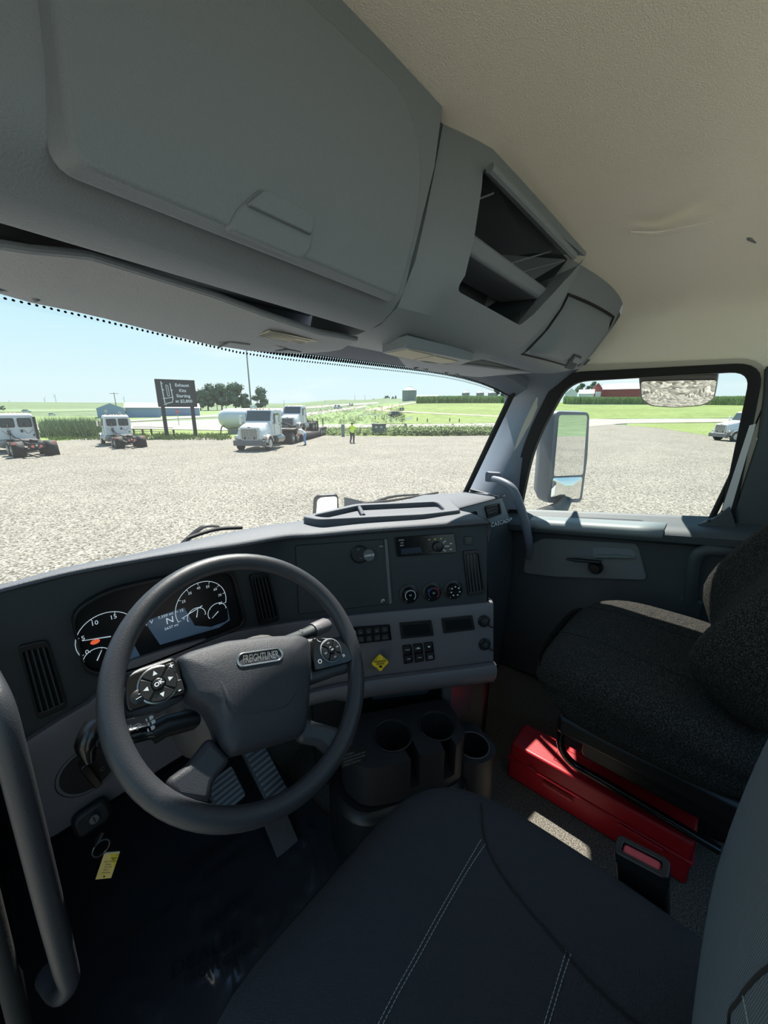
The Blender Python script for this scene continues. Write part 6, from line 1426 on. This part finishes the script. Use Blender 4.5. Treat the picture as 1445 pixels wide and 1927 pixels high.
def truck(name, pos, az, label, classic=False, sleeper=False, tandem=True, z=0.0, group=None, stacks=0):
    t = thing(name, (pos[0], pos[1], z), label, 'truck', group, world=True, rz=-R(az))
    yb = -.9 if sleeper else 0.0        # rear of the cab
    cab = sec(t, 'cab', M['white'], [(yb, 1.10, 1.02, 1.05, 2.82), (yb + .15, 1.14, 1.05, 1.0, 2.92), (1.0, 1.14, 1.04, 1.0, 2.95), (1.45, 1.12, 1.0, 1.0, 2.88), (1.95, 1.08, 1.0, 1.0, 2.05)])
    # glazing
    for s in (-1, 1):
        fr = SIDE(s * 1.105); k = 1 if s > 0 else -1
        b = MB(); b.prism(fr, [(k * .55, 1.95), (k * 1.62, 1.90), (k * 1.42, 2.62), (k * .58, 2.66)], -.05, .03); b.build('side_window', M['truckglass'], t, raw=True, smooth=0)
        b = MB(); b.tube([(s * 1.15, .38, 1.1), (s * 1.15, .38, 2.6)], .012, 5); b.tube([(s * 1.15, 1.7, 1.1), (s * 1.15, 1.7, 2.0)], .012, 5); b.build('door_line', M['frame'], t, raw=True)
        bx(t, 'door_handle', M['frame'], s * 1.14 - .02, s * 1.14 + .02, .45, .62, 1.75, 1.80)
        b = MB(); b.box((s * 1.40, 1.75, 2.15), (.20, .10, .62)); mh = b.build('mirror', M['bumpergrey'] if not classic else M['white'], t, raw=True, bevel=.03)
        b = MB(); b.box((s * 1.40, 1.695, 2.15), (.16, .01, .55)); b.build('mirror_glass', M['mirror'], mh, raw=True)
        b = MB(); b.tube([(s * 1.1, 1.8, 2.3), (s * 1.38, 1.75, 2.35)], .02, 5); b.tube([(s * 1.1, 1.85, 1.9), (s * 1.38, 1.75, 1.92)], .02, 5); b.build('mirror_arm', M['frame'], mh, raw=True)
        b = MB(); b.lathe((s * .98, -.2 if not sleeper else -.9, .72), (0, 1, 0), [(.05, 0), (.30, .02), (.30, 1.5), (.05, 1.52)], 18, cap0=True); b.build('fuel_tank', M['steel'], t, raw=True)
        bx(t, 'step', M['frame'], s * .75, s * 1.2, .5, 1.4, .45, .55, .02)
        b = MB(); b.prism(SIDE(s * .36), [((1 if s > 0 else -1) * y, z_) for y, z_ in ((-5.0, .78), (3.6, .78), (3.6, 1.04), (-5.0, 1.04))], -.04, .04); b.build('frame_rail', M['frame'], t, raw=True)
    wsF = Frame((0, 1.72, 2.42), (-1, 0, 0), (0, -.40, .82))
    b = MB(); b.prism(wsF, [(-.94, -.40), (.94, -.40), (.88, .40), (-.88, .40)], -.10, .045); b.build('windshield', M['truckglass'], t, raw=True, smooth=0)
    bkF = Frame((0, yb, 0), (1, 0, 0), (0, 0, 1))
    for s in (-1, 1):
        b = MB(); b.prism(bkF, rrect(s * .50 - .36, 1.98, s * .50 + .36, 2.56, .08), -.05, .03); rw_ = b.build('rear_window', M['truckglass'], t, raw=True, bevel=.01)
        b = MB(); b.ring(bkF, rrect(s * .50 - .41, 1.93, s * .50 + .41, 2.61, .1), rrect(s * .50 - .35, 1.99, s * .50 + .35, 2.55, .08), .0, .04); b.build('window_rubber', M['frame'], rw_, raw=True)
        b = MB(); b.ball((s * .45, yb - .005, 2.16), (.21, .03, .24), 10, 6); b.build('seat_back', M['black'], rw_, raw=True)
        b = MB(); b.tube([(s * .9, yb - .035, 1.75), (s * .6, yb - .04, 1.45), (s * .35, yb - .04, 1.75)], .015, 5, k=4); b.build('pressing', M['steel'], t, raw=True)
    bx(t, 'connector_box', M['frame'], .18, .30, yb - .08, yb, 1.55, 1.75); bx(t, 'vent_grille', M['frame'], -.55, -.42, yb - .03, yb, 1.35, 1.5); bx(t, 'vent_grille', M['frame'], .95 - .1, .95, yb - .03, yb, 1.25, 1.38)
    b = MB(); b.tube([(-.5, yb - .05, 1.75), (-.45, yb - .25, 1.5), (-.3, yb - .55, 1.2), (-.1, yb - .9, 1.12)], .03, 6, k=5); b.tube([(-.58, yb - .05, 1.7), (-.55, yb - .3, 1.4), (-.35, yb - .7, 1.15)], .025, 6, k=5); b.build('air_hose', M['black'], t, raw=True)
    b = MB(); b.tube([(-.52, yb - .1, 1.0), (-.52, yb - .1, 2.2)], .03, 6); b.build('hose_pole', M['steel'], t, raw=True)
    # hood, grille, bumper
    if classic:
        sec(t, 'hood', M['white'], [(1.7, 1.02, .92, 1.0, 2.0), (2.6, .98, .80, .95, 1.92), (3.45, .92, .72, .85, 1.74), (3.55, .90, .70, .85, 1.68)])
        gF = Frame((0, 3.56, 1.22), (-1, 0, 0), (0, 0, 1)); b = MB(); b.ring(gF, rrect(-.66, -.42, .66, .42, .12), rrect(-.60, -.37, .60, .36, .09), -.02, .05); gr = b.build('grille', M['truckchrome'], t, raw=True)
        b = MB(); b.prism(gF, rrect(-.60, -.37, .60, .36, .09), -.02, .01); b.build('grille_back', M['rubber'], gr, raw=True)
        for i in range(12):
            x = -.55 + 1.10 * i / 11; b = MB(); b.fbox(gF, x - .022, -.36, x + .022, .35, .0, .035); b.build('grille_bar', M['truckchrome'], gr, raw=True, smooth=0)
        b = MB(); b.prism(Frame((0, 3.57, 1.70), (-1, 0, 0), (0, 0, 1)), [(-.12, .03), (.12, .03), (.06, -.04), (-.06, -.04)], 0, .03); b.build('hood_emblem', M['bumpergrey'], t, raw=True, smooth=0)
        bx(t, 'bumper', M['bumpergrey'], -1.16, 1.16, 3.5, 3.78, .42, .80, .03)
        b = MB(); b.tube([(-1.6, 3.75, .38), (-.9, 3.72, .42)], .04, 6); b.build('tow_bar', M['bumpergrey'], t, raw=True)
    else:
        sec(t, 'hood', M['white'], [(1.7, 1.08, .95, 1.0, 1.98), (2.6, 1.06, .84, .8, 1.78), (3.3, 1.0, .70, .6, 1.48), (3.75, .85, .55, .5, 1.20)], bevel=.06)
        gF = Frame((0, 3.74, .98), (-1, 0, 0), (0, -.25, 1)); b = MB(); b.prism(gF, rrect(-.5, -.3, .5, .22, .1), -.05, .03); gr = b.build('grille', M['bumpergrey'], t, raw=True)
        bx(t, 'bumper', M['bumpergrey'], -1.1, 1.1, 3.55, 3.85, .35, .62, .06)
    for s in (-1, 1):
        b = MB(); rws = []
        for k in range(9):
            a = R(10 + 160 * k / 8); rws.append([V(s * (.74 if classic else .82), 2.8 + .62 * math.cos(a), .52 + .66 * math.sin(a)), V(s * 1.22, 2.8 + .62 * math.cos(a), .52 + .62 * math.sin(a)), V(s * 1.22, 2.8 + .56 * math.cos(a), .52 + .54 * math.sin(a))])
        b.grid(rws); b.build('front_fender', M['white'], t, raw=True, solid=.04, smooth=60)
        b = MB(); b.box((s * .98, 3.42 if classic else 3.45, 1.0), (.34, .22, .22)); hl_ = b.build('headlight', M['truckchrome'], t, raw=True, bevel=.04)
        bx(t, 'turn_signal', M['amberlamp'], s * 1.12, s * 1.18, 3.3, 3.48, .9, 1.05, parent=hl_)
        wheel(t, s * 1.05, 2.8, .51, .30, s)
        for y in ((-2.55, -3.85) if tandem else (-3.0,)): wheel(t, s * 1.02, y, .51, .30, s, True); wheel(t, s * .70, y, .51, .28, s)
        # quarter fenders with flaps and red reflectors
        b = MB(); rws = []
        for k in range(7):
            a = R(180 - 75 * k / 6); rws.append([V(s * .55, -3.9 + .68 * math.cos(a) - .02, .5 + .62 * math.sin(a)), V(s * 1.24, -3.9 + .68 * math.cos(a) - .02, .5 + .62 * math.sin(a))])
        rws = [[V(s * .55, -4.72, .08), V(s * 1.24, -4.72, .08)]] + rws; b.grid(rws); mf = b.build('mud_flap', M['rubber'], t, raw=True, solid=.03, smooth=60)
        bx(t, 'reflector', M['taillight'], s * 1.22, s * .98, -4.58, -4.50, .94, 1.04, parent=mf)
        b = MB(); b.lathe((s * .22, -5.02, .80), (0, -1, 0), [(.09, 0), (.09, .04), (0, .05)], 14); b.build('tail_light', M['taillight'], t, raw=True)
    bx(t, 'rear_crossmember', M['frame'], -.45, .45, -5.02, -4.9, .68, 1.0, .01)
    b = MB(); b.lathe((0, -5.02, .86), (0, -1, 0), [(.07, 0), (.07, .04), (0, .05)], 12); b.build('centre_lamp', M['label'], t, raw=True)
    # axles and fifth wheel
    b = MB(); [b.tube([(-1.0, y, .51), (1.0, y, .51)], .09, 8) for y in (2.8, -2.55, -3.85)]; b.build('axles', M['frame'], t, raw=True)
    b = MB(); b.prism(Frame((0, -3.2, 1.14), (1, 0, 0), (0, 1, .08)), [(-.45, .45), (.45, .45), (.45, -.25), (.3, -.62), (.12, -.62), (.05, -.2), (-.05, -.2), (-.12, -.62), (-.3, -.62), (-.45, -.25)], -.05, .06); b.build('fifth_wheel', M['frame'], t, raw=True, bevel=.01)
    bx(t, 'deck_plate', M['frame'], -.5, .5, -2.0, -.8, 1.04, 1.09)
    for i, x in enumerate((-.7, -.25, 0, .25, .7)):
        b = MB(); b.ball((x, 1.32, 2.95), (.09, .06, .05), 8, 5); b.build('roof_lamp', M['amberlamp'], t, raw=True)
    for s in ((1,) if stacks == 1 else (-1, 1) if stacks == 2 else ()):
        b = MB(); b.tube([(s * 1.02, yb - .22, 1.0), (s * 1.02, yb - .22, 3.0), (s * 1.02, yb - .32, 3.2)], .085, 10); b.build('exhaust_stack', M['truckchrome'], t, raw=True)
    return t
G3 = lambda x, y: at(x, y, z=-3)
def dark_stack(t):
    b = MB(); b.tube([(1.08, -.15, 1.0), (1.08, -.15, 2.7)], .09, 8); b.build('exhaust_stack', M['black'], t, raw=True)
TR1 = truck('day_cab_truck', (3.2, 36.7), -4, 'white day cab truck at the far left edge seen from behind', group=None); dark_stack(TR1); TR1.scale = (.9, .9, .9)
TR2 = truck('day_cab_truck', (9.47, 38.1), 4, 'white day cab truck left of the black sign seen from behind')
TR2.scale = (.83, .83, .83)
HA = 233; hd = V(math.sin(R(HA)), math.cos(R(HA)), 0); hs_ = V(hd.y, -hd.x, 0)
f0 = V(14.1, 25.5, 0); o0 = f0 - hd * 3.7
TR3 = truck('vocational_truck', (o0.x, o0.y), HA, 'white truck with upright chrome grille and dark bumper facing the camera', classic=True, stacks=1)
# lowboy trailer behind it, carrying another truck
LT = thing('lowboy_trailer', (o0.x, o0.y, 0), 'dark low trailer behind the facing white truck, carrying a second truck', 'trailer', world=True, rz=-R(HA))
M['deck'] = pm('trailer deck', (92, 84, 78), .8)
b = MB(); b.prism(Frame((0, 0, 0), (0, 1, 0), (0, 0, 1)), [(-2.2, 1.3), (-4.0, 1.3), (-5.2, .74), (-11.4, .62), (-11.8, .95), (-14.6, .95), (-14.6, .8), (-11.9, .8), (-11.5, .32), (-5.6, .36), (-4.9, .8), (-3.8, 1.18), (-2.2, 1.18)], -1.25, 1.25); b.build('deck', M['deck'], LT, raw=True, bevel=.02)
for s in (-1, 1):
    b = MB(); b.prism(SIDE(s * 1.26), [((1 if s > 0 else -1) * y, z) for y, z in ((-6.5, .3), (-11.4, .26), (-11.4, .5), (-6.5, .56))], 0, .05); b.build('side_beam', M['frame'], LT, raw=True)
    for y in (-12.3, -13.3, -14.3): wheel(LT, s * 1.05, y, .48, .40, s, True)
    for i in range(9): bx(LT, 'outrigger', M['frame'], s * 1.25, s * 1.42, -7 - .5 * i, -7.1 - .5 * i, .35, .5)
b = MB(); b.tube([(-.6, -4.8, 1.3), (-.5, -2.5, 1.75), (.5, -2.5, 1.75), (.6, -4.8, 1.3)], .10, 6); b.build('gooseneck_rail', M['frame'], LT, raw=True)
for y in (-14.5, -14.2):
    for s in (-.9, -.3, .3, .9): b = MB(); b.tube([(s, y, 1.0), (s, y, 1.9)], .03, 5); b.build('stake', M['frame'], LT, raw=True)
o1 = o0 - hd * 7.8
TR4 = truck('carried_truck', (o1.x, o1.y), HA, 'white truck with dark grille riding on the low trailer', classic=True, z=.75, stacks=0); TR4.scale = (.85, .85, .85)
for c in TR4.children:
    if c.name.startswith('grille'):
        for q in c.children: q.data.materials[0] = M['bumpergrey']
# right-hand truck
TR5 = truck('sleeper_truck', (50.7, -1.3), 5, 'white sleeper truck at the right edge of the door window', classic=True, sleeper=True); TR5.rotation_euler = (0, 0, -R(-40)); TR5.scale = (.92, .92, .92)
# white tank
tp = at(478, 787, r=52); tp.z = -3; tu = V(.90, -.42, 0)
TK = thing('propane_tank', tp, 'long white cylindrical tank behind the facing white truck', 'tank')
ctr = at(478, 787, r=52); 
b = MB(); b.lathe(ctr - tu * 4.2, tu, [(.0, 0), (.5, .10), (.85, .35), (1.1, .8), (1.2, 1.3), (1.2, 7.6), (1.1, 8.1), (.8, 8.6), (0, 8.9)], 28); b.build('shell', M['white'], TK, smooth=60)
for k in (-2.6, 2.6):
    b = MB(); q = ctr + tu * k; zc = q.z; b.box((q.x, q.y, (zc - 1.2 - 3) / 2), (.7, 1.4, zc - 1.1 + 3)); b.build('saddle', M['concrete'], TK, smooth=0)
b = MB(); b.tube([ctr - tu * 3.2 + V(0, 0, -1.2), ctr - tu * 3.9 + V(-.2, -.6, -.9), ctr - tu * 4.1 + V(-.4, -.8, -2.0)], .07, 6, k=4); b.build('hose', M['black'], TK)
b = MB(); b.lathe(ctr + V(0, 0, 1.3), (0, 0, 1), [(.3, 0), (.3, .25), (0, .27)], 14); b.build('valve_dome', M['white'], TK)

# ---------------------------------------------------------------- people
M['skin'] = pm('skin', (188, 138, 112), .6); M['hivis'] = pm('hi-vis yellow', (214, 255, 36), .7); M['dkpants'] = pm('dark trousers', (58, 62, 72), .9); M['jeans'] = pm('blue jeans', (112, 146, 190), .9); M['tee'] = pm('white shirt', (228, 226, 222), .9); M['hair'] = pm('dark hair', (44, 36, 32), .9)
def body(name, loc, rz, J, label):
    """one continuous skinned figure; J maps joint -> (x, y, z, radius)"""
    t = thing(name, loc, label, 'person', rz=rz)
    order = list(J); me = bpy.data.meshes.new('body'); E_ = [('pelvis', 'waist'), ('waist', 'chest'), ('chest', 'neck'), ('neck', 'chin'), ('chin', 'crown')]
    for s in ('l', 'r'): E_ += [('chest', 'sh' + s), ('sh' + s, 'el' + s), ('el' + s, 'wr' + s), ('wr' + s, 'hd' + s), ('pelvis', 'hip' + s), ('hip' + s, 'kn' + s), ('kn' + s, 'an' + s), ('an' + s, 'to' + s)]
    me.from_pydata([J[k][:3] for k in order], [(order.index(a), order.index(c)) for a, c in E_], [])
    o = bpy.data.objects.new('body', me); COL.objects.link(o); q = o.modifiers.new('skin', 'SKIN'); me.materials.append(M['skin'])
    sv = me.skin_vertices[0].data
    for k, n_ in enumerate(order): sv[k].radius = (J[n_][3], J[n_][3]); sv[k].use_root = n_ == 'pelvis'
    u = o.modifiers.new('u', 'SUBSURF'); u.levels = u.render_levels = 2
    bpy.context.view_layer.update(); dg = bpy.context.evaluated_depsgraph_get(); m2 = bpy.data.meshes.new_from_object(o.evaluated_get(dg)); o.modifiers.clear(); o.data = m2; m2.shade_smooth(); m2.name = 'body'
    o.parent = t
    def limb(nm, keys, m, g_=1.18, k=3):
        b = MB(); b.tube([J[a][:3] for a in keys], [J[a][3] * g_ for a in keys], 10, k=k); return b
    def garment(nm, chains, m):
        b = MB()
        for keys, g_ in chains: b.tube([J[a][:3] for a in keys], [J[a][3] * g_ for a in keys], 12, k=3)
        return b.build(nm, m, t, raw=True, smooth=180)
    return t, J, garment
def face(t, J, hairm, dirx=(0, 1, 0)):
    c = Vector(J['chin'][:3]).lerp(Vector(J['crown'][:3]), .55); d = Vector(dirx)
    s = Vector((-d.y, d.x, 0))
    b = MB(); b.ball(c + V(0, 0, .035) - d * .015, (.098, .108, .098), 12, 8); b.build('hair', hairm, t, raw=True)
    for k in (-.035, .035): b = MB(); b.ball(c + d * .095 + s * k, .012, 6, 4); b.build('eye', M['ktext'], t, raw=True)
    b = MB(); b.ball(c + d * .105 + V(0, 0, -.03), (.014, .02, .022), 6, 5); b.build('nose', M['skin'], t, raw=True)
pz_ = G3(663, 834)
J = {'pelvis': (0, 0, .93, .15), 'waist': (0, .01, 1.10, .14), 'chest': (0, 0, 1.34, .16), 'neck': (0, 0, 1.52, .06), 'chin': (0, .01, 1.60, .085), 'crown': (0, .01, 1.72, .085),
     'shl': (-.20, 0, 1.42, .075), 'ell': (-.28, .02, 1.16, .05), 'wrl': (-.20, .16, 1.06, .038), 'hdl': (-.14, .22, 1.08, .035), 'shr': (.20, 0, 1.42, .075), 'elr': (.30, .0, 1.18, .05), 'wrr': (.27, .14, 1.34, .038), 'hdr': (.24, .18, 1.44, .035),
     'hipl': (-.10, 0, .88, .105), 'knl': (-.09, .16, .50, .07), 'anl': (-.08, .10, .08, .05), 'tol': (-.08, .26, .04, .045), 'hipr': (.10, 0, .88, .105), 'knr': (.09, -.04, .48, .07), 'anr': (.09, -.30, .12, .05), 'tor': (.09, -.18, .04, .045)}
t, J, garment = body('person', pz_, R(-205), J, 'person in a bright yellow hi-vis vest and dark trousers walking across the gravel')
garment('vest', [(('pelvis', 'waist', 'chest', 'neck'), 1.22), (('chest', 'shl', 'ell'), 1.25), (('chest', 'shr', 'elr'), 1.25)], M['hivis'])
garment('trousers', [(('pelvis', 'hipl', 'knl', 'anl'), 1.2), (('pelvis', 'hipr', 'knr', 'anr'), 1.2)], M['dkpants'])
garment('boots', [(('anl', 'tol'), 1.35), (('anr', 'tor'), 1.35)], M['black'])
b = MB(); [b.tube([V(.175 * math.cos(R(a)), .175 * math.sin(R(a)), z) for a in range(0, 360, 20)], .022, 5, closed=True) for z in (1.05, 1.28)]; b.build('reflective_band', pmc('reflective tape', (220, 222, 214), .4), t, raw=True)
face(t, J, M['hair'])
pz_ = G3(574, 838)
J = {'pelvis': (0, 0, .92, .15), 'waist': (0, .12, 1.05, .14), 'chest': (0, .34, 1.18, .16), 'neck': (0, .50, 1.26, .06), 'chin': (0, .58, 1.27, .085), 'crown': (0, .69, 1.30, .085),
     'shl': (-.20, .38, 1.22, .075), 'ell': (-.24, .46, .96, .05), 'wrl': (-.18, .62, .82, .038), 'hdl': (-.16, .70, .80, .035), 'shr': (.20, .38, 1.22, .075), 'elr': (.24, .46, .96, .05), 'wrr': (.18, .62, .82, .038), 'hdr': (.16, .70, .80, .035),
     'hipl': (-.10, 0, .88, .105), 'knl': (-.11, .06, .49, .07), 'anl': (-.12, -.02, .08, .05), 'tol': (-.12, .14, .04, .045), 'hipr': (.10, 0, .88, .105), 'knr': (.11, -.02, .49, .07), 'anr': (.12, -.12, .08, .05), 'tor': (.12, .04, .04, .045)}
t, J, garment = body('person', pz_, R(75), J, 'person in a white shirt and blue jeans bending over beside the low trailer')
garment('shirt', [(('pelvis', 'waist', 'chest', 'neck'), 1.2), (('chest', 'shl', 'ell'), 1.3), (('chest', 'shr', 'elr'), 1.3)], M['tee'])
garment('jeans', [(('pelvis', 'hipl', 'knl', 'anl'), 1.2), (('pelvis', 'hipr', 'knr', 'anr'), 1.2)], M['jeans'])
garment('shoes', [(('anl', 'tol'), 1.35), (('anr', 'tor'), 1.35)], M['black'])
face(t, J, M['hair'], (0, .35, -.9))
# ---------------------------------------------------------------- cars
def car(px, pyb, hpx, az, m, label):
    p = land(px, pyb); k = hpx * p.dot(_fw) / F / 1.55
    t = thing('car', p, label, 'car'); t.rotation_euler = (0, 0, -R(az)); t.scale = (k, k, k)
    sec(t, 'body', m, [(-2.2, .85, .8, .3, .85), (-1.9, .9, .85, .25, 1.0), (1.0, .9, .85, .25, 1.0), (2.1, .85, .75, .3, .8)])
    sec(t, 'cabin', M['truckglass'], [(-1.9, .82, .6, .95, 1.2), (-1.4, .82, .66, .95, 1.52), (.3, .82, .66, .95, 1.52), (1.1, .8, .6, .95, 1.02)])
    bx(t, 'roof', m, -.66, .66, -1.5, .35, 1.50, 1.57, .02)
    for s in (-1, 1):
        for y in (-1.35, 1.35): wheel(t, s * .78, y, .34, .22, s)
    return t
M['carblack'] = pm('black car paint', (44, 46, 50), .3); M['carsilver'] = pm('silver car paint', (150, 166, 170), .3)
car(746, 784.5, 10, 120, M['carblack'], 'dark car parked on the green slope beside the arrow sign'); car(636, 769.5, 7, 70, M['carsilver'], 'grey car driving on the far road above the brush'); car(661, 763, 4.5, 60, M['carsilver'], 'tiny pale vehicle furthest along the far road')
car(50, 776, 5, 80, M['white'] , 'small white pickup parked beyond the road above the first day cab truck'); car(98, 781.5, 4, 80, M['white'], 'low white car beyond the road right of the first day cab truck')
